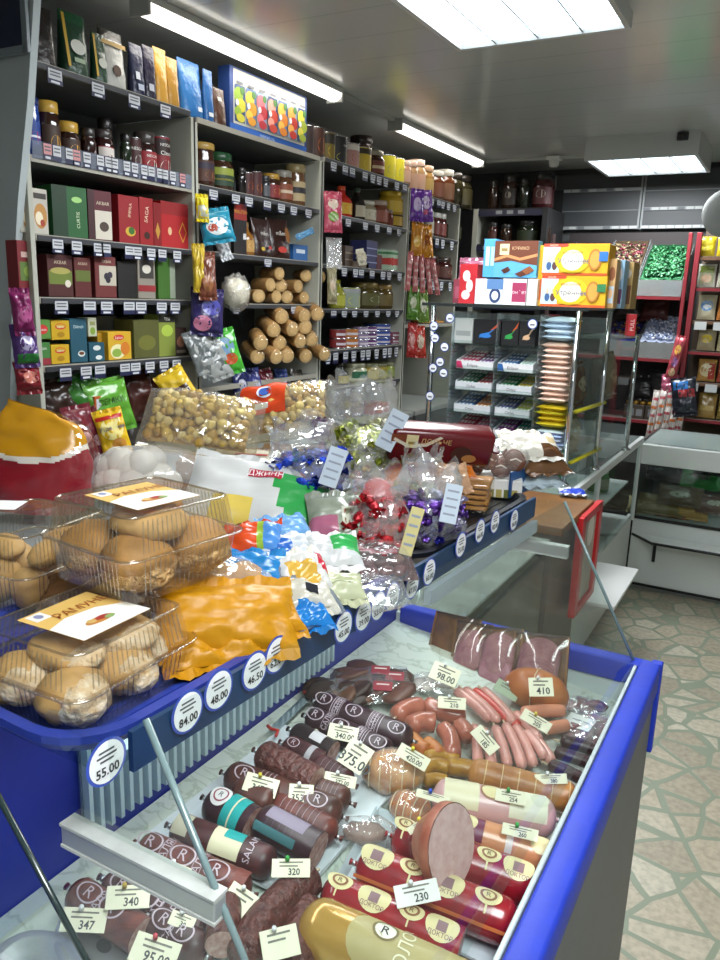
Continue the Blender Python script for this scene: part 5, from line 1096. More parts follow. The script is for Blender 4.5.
for px, py, w, h, col, lab, dec in ((22, 312, .06, .11, '#7a2458', 'magenta candy bag hanging on the end board edge', [('e', .5, .4, .3, .2, '#b8588f')]), (25, 346, .075, .10, '#4a2f6a', 'violet candy bag with green foot hanging on the end board', [('e', .5, .55, .3, .22, '#a79fc0'), ('r', .1, 0, .9, .25, '#2f7a3a')]), (28, 378, .075, .07, '#82202a', 'red candy bag lowest on the end board edge', [('e', .5, .5, .3, .25, '#c97a6a')])):
    packet(px, py, -1.94, w, h, .045, col, lab, decos=dec, face=-15)
# ------------------------------------------------------------------ trays on the case top and everything piled on them
DZ = 1.180
def rrect(x0, y0, x1, y1, r, n=6):
    pts = []
    for cx, cy, a in ((x1-r, y1-r, 0), (x0+r, y1-r, 90), (x0+r, y0+r, 180), (x1-r, y0+r, 270)):
        for k in range(n+1): q = math.radians(a+90*k/n); pts.append((cx+r*math.cos(q), cy+r*math.sin(q)))
    return pts
def tray(name, label, y0, y1, depth, col, rim=.022):
    ym = (y0+y1)/2; w = y1-y0; t = thing(name, label, 'tray', T(RAILX(ym)-.012-depth/2, ym, DZ+.001) @ RZ(-2.5))
    o = rrect(-depth/2, -w/2, depth/2, w/2, .07); i1 = rrect(-depth/2+.012, -w/2+.012, depth/2-.012, w/2-.012, .062); i0 = rrect(-depth/2+.022, -w/2+.022, depth/2-.022, w/2-.022, .055)
    ob = rrect(-depth/2+.012, -w/2+.012, depth/2-.012, w/2-.012, .062); n = len(o)
    m = M(col, .35, bump=.05, bscale=60)
    rings = [[(x, y, 0) for x, y in ob], [(x, y, rim-.008) for x, y in o], [(x, y, rim) for x, y in o], [(x, y, rim) for x, y in i1], [(x, y, .004) for x, y in i0]]
    vs = sum(rings, []); fs = []
    for j in range(4): fs += [(j*n+k, j*n+(k+1) % n, (j+1)*n+(k+1) % n, (j+1)*n+k) for k in range(n)]
    fs += [tuple(range(4*n, 5*n)), tuple(range(n-1, -1, -1))]
    part('tray_shell', MB().add(vs, fs, m), t)
    g = MB(); kx, ky = int(depth/.02), int(w/.02)
    for a in range(1, kx): g.box(m, (-depth/2+.02*a, 0, .0048), (.007, w-.1, .0016))
    part('textured_floor', g, t); return t
tray('display_tray', 'blue plastic tray on the case top heaped with cookies and snacks', .415, 1.04, .34, '#2a3c92')
tray('display_tray', 'black tray on the case top holding candy and biscuits', 1.06, 1.60, .34, '#15181f')
TF = DZ+.0065
# --- clear cookie boxes
COOK = M('#c08f4e', .6, var=.35, vscale=35, bump=.3, bscale=60); COOKL = M('#d2aa6c', .6, var=.3, vscale=30, bump=.25, bscale=50)
NUT = M('#9a6b35', .6, var=.5, vscale=120, bump=1, bscale=120, col2='#d9b47c'); SUG = M('#e6dcc8', .7, var=.3, vscale=90, bump=.6, bscale=120, col2='#c9a878')
def cookie_box(label, X, w, d, h, cookies, lab=True, kind=0):
    kk = 1.18 if kind else 1.0; cookies = [(c[0]*kk, c[1]*kk, c[2]*kk, c[3]*kk, c[4]*kk, c[5]*kk, *c[6:]) for c in cookies]
    t = thing('cookie_box', label, 'cookie box', X); hb = h*.55; r = .016
    def shell(z0, z1, w0, d0, w1, d1, close_top, rr=r):
        a = rrect(-w0/2, -d0/2, w0/2, d0/2, rr, 4); b = rrect(-w1/2, -d1/2, w1/2, d1/2, rr, 4); n = len(a)
        vs = [(x, y, z0) for x, y in a]+[(x, y, z1) for x, y in b]; fs = [(k, (k+1) % n, n+(k+1) % n, n+k) for k in range(n)]
        fs.append(tuple(range(n, 2*n)) if close_top else tuple(range(n-1, -1, -1))); return vs, fs
    def ribs(mb, z0, z1, w0, d0, w1, d1):
        nx, ny = int(w0/.0065), int(d0/.0065)
        for s in (-1, 1):
            for k in range(3, nx-2): x = (k/nx-.5); mb.tube(PETR, [(x*w0, s*d0/2, z0), (x*w1, s*d1/2, z1)], .0009, 4, False)
            for k in range(3, ny-2): y = (k/ny-.5); mb.tube(PETR, [(s*w0/2, y*d0, z0), (s*w1/2, y*d1, z1)], .0009, 4, False)
    PETR = film('#f4f0e6', refl=.25, edge=.8, rough=.15)
    mb = MB(); mb.add(*shell(0, hb, w*.92, d*.92, w, d, False), PET, smooth=False); ribs(mb, .006, hb-.003, w*.925, d*.925, w*.995, d*.995); part('box_base', mb, t)
    mb = MB(); mb.add(*shell(hb, h, w, d, w*.92, d*.92, True), PET); ribs(mb, hb+.004, h-.004, w*.995, d*.995, w*.93, d*.93)
    o = rrect(-w/2-.007, -d/2-.007, w/2+.007, d/2+.007, r+.005, 4); i = rrect(-w/2, -d/2, w/2, d/2, r, 4); n = len(o)
    mb.add([(x, y, hb) for x, y in o+i], [(k, (k+1) % n, n+(k+1) % n, n+k) for k in range(n)], PETR)
    mb.tube(PETR, [(x, y, hb) for x, y in o+o[:1]], .0013, 5, False); mb.tube(PETR, [(x*.97, y*.97, h) for x, y in rrect(-w*.46, -d*.46, w*.46, d*.46, r, 4)+[(w*.46, d*.46-r)]], .0015, 5, False)
    part('box_lid', mb, t)
    if lab:
        lw, ld = w*.62, d*.55; X2 = T(0, 0, h+.001) @ RZ(90)
        a, b = ld, lw
        mb = MB().quad('#e0b866', [(-a/2, -b/2, 0), (a/2, -b/2, 0), (a/2, b/2, 0), (-a/2, b/2, 0)], X2)
        mb.quad('#f1f0ec', [(-a/2, -b/2, .0004), (a/2, -b/2, .0004), (a/2, -b*.12, .0004), (a*.2, b*.06, .0004), (-a*.2, b*.1, .0004), (-a/2, b*.0, .0004)], X2)
        mb.box('#eceae4', (-a*.33, b*.36, .0004), (a*.2, b*.2, .0004), X2); mb.disc('#8a8fb0', a*.05, b*.06, X2 @ T(-a*.33, b*.36, .0009), 12)
        mb.text('#a4571d', 'РАМУНЕ', b*.2, X2 @ T(a*.12, b*.2, .0009), sx=.9)
        for k, (x, y, rx, ry, c) in enumerate(((-.02, -.24, .2, .07, '#c8873f'), (.04, -.22, .1, .05, '#a93a32'), (-.12, -.22, .06, .05, '#d7b26a'), (.1, -.27, .07, .04, '#8fae6a'))): mb.disc(c, a*rx, b*ry, X2 @ T(a*x, b*y, .0008+.0002*k), 14)
        part('paper_label', mb, t)
    for i, (x, y, z, rx, ry, rz, m, a) in enumerate(cookies):
        mb = MB().blob(m, (rx, ry, rz), T(x, y, z) @ RZ(a) , amp=.10, freq=3, seed=i+kind, nu=20, nv=12)
        c = part('cookie', mb, t)
        if m is COOKL and kind == 1: part('sugar_crust', MB().blob(SUG, (rx*.8, ry*1.02, rz*.9), T(x+rx*.28, y, z-rz*.02) @ RZ(a), amp=.12, freq=5, seed=i, nu=18, nv=10), c)
        if kind == 2 and m is COOK: part('nut_crumbs', MB().blob(NUT, (rx*1.03, ry*1.03, rz*.8), T(x, y, z-rz*.28) @ RZ(a), amp=.16, freq=7, seed=i, nu=22, nv=12), c)
    return t
# front box: corners from the photo at its foot
a, b = atz(80, 748, TF), atz(196, 674, TF); yax = (b-a); yaw = math.degrees(math.atan2(yax.y, yax.x))-90
L = yax.length; w_ = .15; ux = Vector((math.cos(math.radians(yaw)), math.sin(math.radians(yaw)), 0)); cc = (a+b)/2-ux*w_/2
cookie_box('clear box of sugared cookies with PAMYHE style paper label, front of blue tray'.replace('PAMYHE style ', 'yellow and white '), T(cc) @ RZ(yaw), w_, L, .084,
 [(-.03, -.045, .024, .03, .028, .022, COOKL, 10), (.03, -.045, .024, .03, .028, .023, COOKL, 60), (-.03, .01, .024, .03, .026, .022, COOKL, 30), (.03, .012, .024, .028, .03, .022, COOKL, 80), (.0, .052, .024, .04, .02, .02, COOKL, 5), (-.005, -.02, .046, .028, .034, .014, COOKL, 90), (.012, .03, .046, .034, .03, .014, COOKL, 20)], kind=1)
a, b = atz(130, 610, TF+.088), atz(241, 570, TF+.088); yax = b-a; yaw = math.degrees(math.atan2(yax.y, yax.x))-90
L2 = yax.length; ux = Vector((math.cos(math.radians(yaw)), math.sin(math.radians(yaw)), 0)); cc2 = (a+b)/2-ux*.078
cookie_box('clear box of nut crusted cookies with paper label, stacked behind and above', T(cc2) @ RZ(yaw), .156, L2, .094,
 [(.028, -.03, .028, .036, .034, .026, COOK, 0), (-.034, -.03, .028, .036, .034, .026, COOK, 40), (.028, .04, .028, .036, .034, .026, COOK, 20), (-.034, .04, .028, .036, .034, .026, COOK, 70), (.016, -.005, .058, .04, .036, .018, COOKL, 0), (-.03, .03, .058, .034, .034, .018, COOK, 30)], kind=2)
a = atz(58, 612, TF+.01)
cookie_box('clear box of twisted golden cookies cut by the picture edge', T(a+Vector((-.085, .03, 0))) @ RZ(8), .15, .17, .105,
 [(.045, -.05, .03, .024, .024, .028, COOKL, 0), (.045, .0, .03, .026, .024, .028, COOKL, 0), (.04, .05, .032, .03, .022, .026, COOKL, 20), (0, -.05, .035, .026, .022, .03, COOKL, 60), (-.03, .0, .035, .03, .03, .03, COOKL, 0), (.05, -.02, .07, .02, .045, .014, COOKL, 20), (.03, .04, .072, .022, .034, .014, COOKL, -40), (-.01, -.03, .072, .022, .04, .014, COOKL, 60)], lab=False)
a = atz(8, 506, TF+.117); solo('paper_label', MB().box('#f0f0ee', (0, 0, 0), (.05, .045, .0006)), 'white sticker on the cut-off cookie box', 'label', T(a+Vector((-.01, 0, .0))) @ RZ(30))
def lay(px, py, z, w, h, th, col, label, yaw=0, pitch=20, roll=0, name='snack_packet', **k):
    k.setdefault('crinkle', .004); c = atz(px, py, z); k.setdefault('seed', px*.31+py*.17)
    return pillow(w, h, th, col, name, label, T(c) @ RZ(29+yaw) @ RX(pitch) @ RY(roll), **k)
# red and yellow bag standing at the left
c = atz(44, 506, TF+.02); hgt = solZ(400, c.x, c.y)-c.z
t = pouch(.17, .11, hgt*1.0, '#8f1424', 'candy_sack', 'red and yellow candy sack with folded top, at the tray corner', T(c) @ RZ(22), mat=gloss('#9c1626'), seed=2)
for o in list(t.children): bpy.data.objects.remove(o)
def sackf(u, v):
    a = 2*PI*u; wv = .088*(1-.25*max(0, v-.55)/.45-.25*v**6); dv = .055*(1-v**1.8)+.004
    x = wv*math.copysign(abs(math.cos(a))**.7, math.cos(a)); y = dv*math.copysign(abs(math.sin(a))**.7, math.sin(a))
    n = mnoise.noise(Vector((x*22, y*22, v*6)))*.010*(.3+v); return (x+n*.5-.012*max(0, v-.8)*5, y+n, hgt*v*(1-.12*(.5+.5*math.cos(a))*max(0, v-.75)*4))
mb = MB().grid(gloss('#8f1424'), sackf, 90, 64, paint=lambda u, v: gloss('#cf9412') if v > .56+.05*math.cos(4*PI*u) else gloss('#e9e2d6') if v > .51+.05*math.cos(4*PI*u) else None)
part('printed_sack', mb, t); part('film_wrap', MB().grid(film(refl=.05, edge=.6, bump=.8, bscale=25), lambda u, v: (lambda p: (p[0]*1.10+.008, p[1]*1.15, p[2]*1.0))(sackf(u, v)), 24, 14), t)
# white sweets in clear sack, popcorn bags
c = atz(150, 474, TF+.055); t = thing('marshmallow_bag', 'white film bag of pale round sweets between the red sack and popcorn', 'bag', T(c) @ RZ(29))
for i in range(18): part('marshmallow', MB().blob(M('#ded8ca', .6), (.03, .03, .028), T(R.uniform(-.085, .085), R.uniform(-.04, .035), R.uniform(-.02, .028)), nu=12, nv=8, seed=i, amp=.06), t)
part('film_bag', MB().blob(film('#ffffff', refl=.1, edge=.6, rough=.2, bump=.8, bscale=25, haze=.22), (.125, .078, .058), amp=.12, freq=3.5, seed=4, nu=28, nv=16), t)
def popbag(px, py, z, w, h, th, label, yaw, pitch, roll, lab=None, seed=0):
    c = atz(px, py, z); t = thing('popcorn_bag', label, 'snack bag', T(c) @ RZ(29+yaw) @ RX(pitch) @ RY(roll)); rr = random.Random(seed)
    pm = [M('#d8b653', .65, var=.3, vscale=70, bump=.5, bscale=90), M('#c79e3c', .65, var=.35, vscale=60, bump=.5, bscale=90), M('#e3cb80', .65, var=.2, vscale=60, bump=.5)]
    mb = MB()
    def th_(x, y): return th/2*max(.05, (1-abs(2*x/w)**2.6)*(1-abs(2*y/h)**2.6))**.5
    k = 0
    nx, ny = int(w/.0165), int(h/.0165)
    for i in range(nx):
        for j in range(ny):
            x = (i+.5+rr.uniform(-.35, .35))/nx-.5; y = (j+.5+rr.uniform(-.35, .35))/ny-.5; x *= w*.9; y *= h*.9
            r = rr.uniform(.0085, .013); mb.blob(rr.choice(pm), (r, r*rr.uniform(.8, 1.1), r), T(x, y, th_(x, y)*rr.uniform(.55, .9)) @ RX(rr.uniform(0, 180)), nu=9, nv=6, amp=.35, freq=3, seed=k); k += 1
    mb.grid(pm[1], lambda u, v: ((u-.5)*w*.9, (v-.5)*h*.9, th_((u-.5)*w*.9, (v-.5)*h*.9)*.45), 14, 12)
    part('popcorn', mb, t, kind='stuff')
    f = lambda sg: lambda u, v: ((u-.5)*w*1.1, (v-.5)*h*1.12, sg*th/2*(max(0, 1-abs(2*u-1)**3)*max(0, 1-abs(2*v-1)**3))**.5*1.05+.006*mnoise.noise(Vector((u*8+seed, v*8, sg))))
    part('film_front', MB().grid(CRINKLE, f(1), 20, 16), t); part('film_back', MB().grid(film('#f4eccf', haze=.1), f(-1), 12, 10), t)
    if lab:
        mb = MB(); g = f(1); u0, v0, u1, v1 = lab
        def on(a, b, e=.003): p = g(u0+(u1-u0)*a, v0+(v1-v0)*b); return (p[0], p[1], p[2]+e)
        mb.grid(gloss('#d1451f'), lambda a, b: on(a, b), 10, 8); mb.grid(gloss('#d8dde2'), lambda a, b: on(.2+.45*a, .12+.16*b, .0042), 6, 4)
        mb.add([on(.55+.16*math.cos(2*PI*k/16), .62+.2*math.sin(2*PI*k/16), .0045) for k in range(16)], [tuple(range(16))], gloss('#d9dfea')); mb.add([on(.55+.11*math.cos(2*PI*k/16), .62+.14*math.sin(2*PI*k/16), .005) for k in range(16)], [tuple(range(16))], gloss('#3558a8'))
        part('red_label', mb, t)
    return t
popbag(202, 424, 1.335, .225, .13, .09, 'clear bag of yellow popcorn puffs, larger and unlabelled', -8, 48, 8, seed=1)
popbag(284, 412, 1.335, .22, .13, .09, 'clear bag of popcorn puffs with orange red label', 6, 48, -14, lab=(.10, .30, .56, .95), seed=2)
# supports hidden below the popcorn bags: cartons of stock
for px, py, z, w, d, h, lab in ((214, 462, TF, .16, .1, .075, 'brown stock carton under the larger popcorn bag'), (290, 452, TF, .14, .1, .075, 'brown stock carton under the labelled popcorn bag')):
    c = atz(px, py, z+h); c.z = z; carton(w, d, h, '#8a6a48', [('r', .1, .4, .9, .5, '#6a4d33')], 'stock_carton', lab, T(c+Vector((-.02, .04, 0))) @ RZ(29), cat='carton')
# flat clear tray of pastries
c = atz(245, 463, TF+.07); t = thing('pastry_tray', 'flat clear tray of pale pastry with red line, below the popcorn', 'pastry tray', T(c) @ RZ(29-6) @ RX(28))
part('pastry', MB().box(M('#d3cfc2', .6, var=.4, vscale=40, bump=.4), (0, 0, -.004), (.145, .085, .018), bev=.007).box('#b0343a', (.01, .022, .006), (.07, .005, .001)), t)
mb = MB(); mb.grid(PET, lambda u, v: ((u-.5)*.165, (v-.5)*.1, .012 if 0 < u < 1 and 0 < v < 1 else -.01), 10, 8); part('clear_lid', mb, t)
def pal(*rules, base):
    return lambda u, v: next((c for f, c in rules if f(u, v)), base)
lay(257, 495, TF+.09, .245, .15, .05, '#c9cac8', 'large white snack bag with green corner and red ribbon logo', yaw=-6, pitch=32, roll=6, paint=pal((lambda u, v: u > .74-.2*v and v < .75, '#2f9a4a'), (lambda u, v: .2 < u < .5 and v < .32, '#d9bf5a'), base='#cbccca'), decos=[('r', .42, .62, .66, .74, '#b0283f'), ('t', 'ДЖИНН', .54, .68, .016, '#f0f0f0'), ('e', .82, .8, .05, .07, '#b0283f')])
lay(306, 505, TF+.07, .10, .09, .03, '#2a8a42', 'green corner of a snack bag pushed under the white one', yaw=20, pitch=25)
lay(252, 540, TF+.075, .085, .06, .035, '#c9431c', 'small orange snack packet with blue end', yaw=5, pitch=20, roll=-8, paint=pal((lambda u, v: u > .74, '#4a86c9'), (lambda u, v: u > .62, '#8fae3a'), base='#cf4a1e'))
lay(285, 530, TF+.07, .08, .05, .03, '#6fa3d6', 'pale blue packet behind the orange one', yaw=25, pitch=20)
lay(285, 552, TF+.062, .09, .055, .03, '#dfe3e8', 'white packet with a broad blue stripe', yaw=18, pitch=24, paint=pal((lambda u, v: .2 < u < .6 and v < .75, '#2a5fb0'), base='#c3c9d0'))
lay(240, 572, TF+.055, .115, .065, .03, '#2478b5', 'sky blue packet tucked above the mustard bags', yaw=0, pitch=24)
lay(303, 574, TF+.05, .075, .07, .03, '#e3dfd2', 'white packet with gold pasta print and red corner', yaw=25, pitch=28, paint=pal((lambda u, v: .15 < u < .75 and .1 < v < .72, '#c9a03f'), (lambda u, v: u > .82 and v > .4, '#b8283a'), base='#c9c9c6'), crinkle=.006)
lay(328, 552, TF+.06, .095, .06, .03, '#e6e6e6', 'white packet with green flap and red heart', yaw=12, pitch=22, paint=pal((lambda u, v: u > .55 and v > .3, '#35a152'), (lambda u, v: u < .25 and v < .35, '#b82c40'), base='#c6c9c9'))
lay(300, 596, TF+.035, .09, .05, .03, '#bfbcae', 'white packet with black code patch above the blue one', yaw=20, pitch=20, decos=[('r', .55, .3, .75, .5, '#2a2c33'), ('r', .1, .3, .35, .7, '#c9a83f')])
lay(300, 616, TF+.02, .078, .05, .024, '#1d74bb', 'bright blue packet end hanging over the tray rim', yaw=24, pitch=14, crinkle=.008)
MUSB = M('#b8800a', .42, bump=.12, bscale=14, spec=.4)
lay(226, 618, TF+.045, .165, .085, .045, '#b0780a', 'large mustard yellow crinkled snack bag on the tray rim', mat=MUSB, yaw=14, pitch=38, roll=4, crinkle=.005, nu=26, nv=26)
lay(256, 622, TF+.032, .11, .06, .036, '#a67006', 'second mustard yellow bag lying in front of the first', mat=MUSB, yaw=26, pitch=22, roll=-6, crinkle=.006, nu=24, nv=24)
lay(212, 650, TF+.018, .12, .05, .03, '#9c6a06', 'mustard yellow bag end squeezed along the tray rim', mat=MUSB, yaw=24, pitch=16, crinkle=.007)
c = atz(206, 588, TF+.05); t = thing('cookie_bag', 'clear bag of brown cookies behind the mustard bags', 'cookie bag', T(c) @ RZ(40) @ RX(20))
for i in range(8): part('cookie', MB().blob(COOK, (.024, .022, .011), T(-.05+.033*(i % 4), -.018+.036*(i//4), .002) @ RX(20), amp=.1, seed=i, nu=14, nv=8), t)
part('film_bag', MB().blob(CRINKLE, (.085, .055, .03), amp=.25, seed=6, nu=22, nv=12), t)
t = lay(340, 517, TF+.075, .105, .085, .035, '#8f9488', 'grey green see-through packet with price label and pink seeds', yaw=10, pitch=34, roll=-4, paint=pal((lambda u, v: u < .42 and v < .42, '#a8627a'), (lambda u, v: u > .86, '#a8b23a'), base='#8f9686'), decos=[('r', .52, .2, .78, .55, '#cfd3bf'), ('t', '1.18', .65, .3, .014, '#7a3a2a'), ('r', .58, .42, .72, .5, '#8f9a7a')])
lay(298, 560+0, TF+.02, .1, .1, .04, '#3a3f7a', 'dark blue packet low in the heap under the pale ones', yaw=20, pitch=10)
lay(334, 588, TF+.03, .085, .05, .03, '#b9bd9c', 'pale olive packet with saw-toothed end near the rim', yaw=14, pitch=20, decos=[('r', .2, .3, .8, .7, '#a8ad88')])
c = atz(362, 562, TF+.03); t = thing('candy_packet', 'clear flat packet of dark red candies lying on the tray end', 'candy packet', T(c) @ RZ(40) @ RX(18))
for i in range(18): part('candy', MB().blob(M('#5d1420', .35, var=.3, vscale=60), (.014, .010, .008), T(-.052+.021*(i % 6), -.024+.024*(i//6), .0) @ RZ(R.uniform(0, 90)), amp=.15, seed=i, nu=10, nv=7), t)
f = lambda s: lambda u, v: ((u-.5)*.155, (v-.5)*.095, s*.02*(max(0, 1-abs(2*u-1)**3)*max(0, 1-abs(2*v-1)**3))**.5+.003*mnoise.noise(Vector((u*8, v*8, s))))
part('film_front', MB().grid(CRINKLE, f(1), 18, 14, paint=lambda u, v: gloss('#6a1520') if .3 < u < .85 and abs(v-.62-.16*math.sin(u*7)) < .07 else None), t); part('film_back', MB().grid(gloss('#4a1018'), f(-1), 12, 10), t)
c = atz(352, 592, TF+.014); t = thing('clear_packet', 'nearly empty clear packet between the candies and tray rim', 'packet', T(c) @ RZ(34))
part('film_front', MB().grid(CRINKLE, f(1), 14, 10), t); part('film_back', MB().grid(CRINKLE, f(-1), 14, 10), t)
for px, py, lab, c_ in ((95, 592, 'brown packet squeezed between the three cookie boxes', '#6a4a2f'), (108, 578, 'dark green packet under the gap between cookie boxes', '#3f5a2c'), (150, 560, 'dark brown packet behind the stacked cookie box', '#5a3f2c'), (198, 508, 'grey packet filling behind the cookie boxes', '#7a6a58'), (270, 520, 'tan packet buried under the white snack bag', '#8a7a5c'), (330, 540, 'dark packet buried under the pink seed packet', '#4a4f55'), (240, 545, 'brown packet buried beneath the orange packet', '#6a4a33'), (285, 590, 'grey packet buried beneath the blue stripe packet', '#6f7782')):
    lay(px, py, TF+.03, .14, .1, .05, c_, lab, yaw=15, pitch=12)
# --- candy sacks
def wrapper(col, seed):
    m = M(col, .22, .55, bump=.5, bscale=120); mb = MB(); mb.blob(m, (.0125, .0085, .0075), amp=.25, freq=4, seed=seed, nu=12, nv=8)
    for s in (-1, 1):
        vs = [(s*.010, 0, 0)]+[(s*.021, .009*math.cos(a*PI/4), .006*math.sin(a*PI/4)+.002*(-1)**a) for a in range(8)]
        mb.add(vs, [(0, 1+a, 1+(a+1) % 8) for a in range(8)], m)
    return mb.mesh('candy')
def candy_sack(px, py, z, r, hgt, cols, label, n=34, tag=None, top=.45, tilt=(0, 0), seed=0, name='candy_bag', neck=.35):
    c = atz(px, py, z); t = thing(name, label, 'candy bag', T(c) @ RZ(29) @ RX(tilt[0]) @ RY(tilt[1])); rr = random.Random(seed)
    ms = [wrapper(k, seed+i) for i, k in enumerate(cols)]; hb = hgt*(1-top)
    for i in range(n):
        a = rr.uniform(0, 2*PI) if i % 3 else rr.uniform(PI*1.0, 2*PI); zz = rr.uniform(.08, .95)*hb; q = rr.uniform(.6, .95); s_ = math.sqrt(max(.15, 1-((zz/hb-.45)/.62)**2))
        o = part('candy', rr.choice(ms), t); o.matrix_local = T(r*q*s_*math.cos(a), r*.8*q*s_*math.sin(a), zz) @ RZ(rr.uniform(0, 360)) @ RX(rr.uniform(-60, 60)) @ RY(rr.uniform(-40, 40))
    def fn(u, v):
        a = 2*PI*u; body = 1-top
        if v < body: q = v/body; s_ = (.75+.3*math.sin(PI*min(q*1.0, 1)))*(1-.25*q) if q > .02 else .7
        else: q = (v-body)/top; s_ = .79*(1-q)**1.2+neck*min(1, q*2)+.35*q*q
        k = mnoise.noise(Vector((math.cos(a)*2.2, math.sin(a)*2.2, v*3+seed)))*.3*(.35+v)+.14*max(0, v-body)*math.sin(9*a+seed)
        zz = hgt*v*(1-.16*max(0, v-.8)*5*(.5+.5*math.sin(5*a+seed)))
        return (r*s_*(1+k)*math.cos(a), r*.82*s_*(1+k)*math.sin(a), zz)
    mb = MB().grid(SACK, fn, 44, 24, smooth=True); None; part('film_sack', mb, t)
    fm = [M(c_, .3, .45, bump=.9, bscale=90) for c_ in cols[:3]]
    part('candy_filling', MB().grid(fm[0], lambda u, v: (lambda q: (r*.84*q*math.cos(2*PI*u), r*.7*q*math.sin(2*PI*u), hb*(.04+.86*v)+.006*mnoise.noise(Vector((u*14, v*9, seed)))))(max(.05, math.sin(PI*min(max(v, .03), .985))**.6)*(1+.16*mnoise.noise(Vector((math.cos(2*PI*u)*4, math.sin(2*PI*u)*4, v*6+seed))))), 44, 24, paint=lambda u, v: fm[int((mnoise.noise(Vector((math.cos(2*PI*u)*5, math.sin(2*PI*u)*5, v*8+seed)))+1)*3.3) % len(fm)], smooth=False), t)
    if tag:
        x, zz, w, h, rot, col = tag; y = -r*.95
        mb = MB().box(M(col, .6), (0, 0, 0), (w, .0008, h)); 
        for k in range(4): mb.box(M('#8f98a8', .6), (0, -.0007, h*(.32-.2*k)), (w*.7, .0004, h*.05))
        o = part('paper_label', mb, t, 'white paper label'); o.matrix_local = T(x, y, zz) @ RY(rot) @ RX(-12)
    return t
candy_sack(316, 496, TF+.075, .072, .15, ['#1f3aa8', '#2a4fd0', '#16286f'], 'clear sack of blue foil candies with white label', 46, (.05, .07, .03, .065, 32, '#bfcbd8'), top=.42, tilt=(8, -14), seed=11)
candy_sack(368, 476, TF+.05, .09, .225, ['#b5b83a', '#c9c9b0', '#8f9a2f', '#d6d29a'], 'largest clear sack of yellow green candies with silver top', 60, (.055, .12, .036, .08, 32, '#bfcbd8'), top=.45, tilt=(6, -6), seed=12)
lay(322, 429, TF+.125, .05, .035, .015, '#5a2030', 'tiny maroon and white packet over the blue candies', yaw=-10, pitch=50, paint=pal((lambda u, v: .3 < u < .7 and v > .4, '#d8d3d0'), base='#5a2030'))
candy_sack(377, 550, TF+.02, .058, .15, ['#b0222c', '#c9343a', '#8f1822'], 'clear sack of red candies with cream card, at the tray end', 44, (.05, .055, .02, .075, 14, '#cbc086'), top=.35, tilt=(4, 0), seed=13)
c = atz(377, 492, TF+.11); t = thing('red_lidded_tub', 'small tub with round red lid on the red candy sack', 'tub', T(c) @ RZ(29) @ RX(55))
part('lid', MB().lathe(M('#b3252f', .25, bump=.2), [(0, .006), (.02, .007), (.0235, .004), (.0245, 0), (.0245, -.008)], 24), t); part('tub_body', MB().lathe(M('#a5303a', .3), [(.022, -.006), (.02, -.03), (0, -.03)], 20), t)
candy_sack(420, 520, TF+.0, .05, .15, ['#b9b83c', '#c9c9a8', '#a5a53a'], 'silvery clear sack of yellow candies behind the purple sack', 30, None, top=.5, seed=14)
candy_sack(427, 543, TF-.002, .068, .155, ['#4a2a7a', '#6a3fa0', '#2f2f8f', '#8a86a0', '#3b1f5c'], 'clear sack of purple and blue candies with white label, front of black tray', 60, (.03, .09, .028, .065, 10, '#c3d0de'), top=.42, seed=15)
# --- black tray goods
c = atz(440, 443, TF+.135); BX = T(c) @ RZ(29+8) @ RX(20) @ RY(4)
t = thing('chocolate_biscuit_pack', 'long maroon chocolate biscuit pack with cream badge, lying on the orange packet', 'biscuit pack', BX)
part('pack_body', MB().box(gloss('#5f1219'), (0, 0, 0), (.215, .055, .075), bev=.012), t)
mb = MB(); D2 = [('r', .0, .62, .25, .9, '#7a3a20'), ('p', [(.02, .72), (.16, .52), (.34, .58), (.48, .86), (.45, .9), (.32, .66), (.16, .62), (.03, .8)], '#d9cdb8'), ('r', .14, .52, .25, .9, '#d8cb9a'), ('r', .16, .62, .23, .7, '#8f7a3a'), ('t', 'ДОЛЬЧЕ', .42, .74, .2, '#c9a06a'), ('e', .68, .42, .1, .24, '#3f1a10'), ('e', .76, .3, .07, .12, '#a8703a'), ('r', .38, .2, .5, .28, '#c9b39a')]
stick(mb, D2, .215, .075, -.0278)
mb.v = [(p[0], p[1], p[2]-.0375) for p in mb.v]; part('printed_front', mb, t); part('end_crimp', MB().box(gloss('#4f0e14'), (.112, 0, 0), (.012, .05, .004)), t)
lay(428, 467, TF+.075, .2, .1, .045, '#d0701a', 'orange packet under the maroon biscuit pack', yaw=10, pitch=25)
lay(440, 490, TF+.03, .16, .12, .05, '#a35a1c', 'brown orange packet deeper under the maroon pack', yaw=10, pitch=10)
c = atz(472, 512, TF+.004); t = thing('wafer_tray', 'clear pack of golden ridged wafers beside the purple sack', 'wafers', T(c+Vector((-.02, .04, 0))) @ RZ(14))
for i in range(5): part('wafer', MB().box(M('#b98238', .6, bump=.5, bscale=120), (0, 0, .008+.011*i), (.075+.004*math.sin(i*2), .09, .008), bev=.002), t)
part('film_wrap', MB().box(PET, (0, 0, .03), (.085, .1, .064), bev=.008), t)
lay(452, 478, TF+.09, .07, .05, .03, '#b08a6a', 'tan biscuit packet leaning on the wafer pack', yaw=10, pitch=35)
c = atz(505, 500, TF+.002); cc = c+Vector((-.05, .05, 0)); CH = .04
t = carton(.13, .1, CH, '#dcdcd8', [('r', .02, .05, .98, .95, '#e3e3e0')], 'pastry_carton', 'low white carton under the striped cookie bag', T(cc) @ RZ(20), cat='carton')
for k in range(7): part('olive_stripe', MB().box('#6a6f2f' if k % 2 else '#b0a25a', (-.05+.0165*k, -.0507, .01), (.012, .0008, .018)), t)
t = thing('cookie_bag', 'clear bag of brown white-striped cookies on the low carton', 'cookie bag', T(cc+Vector((-.0, .0, CH+.034))) @ RZ(24))
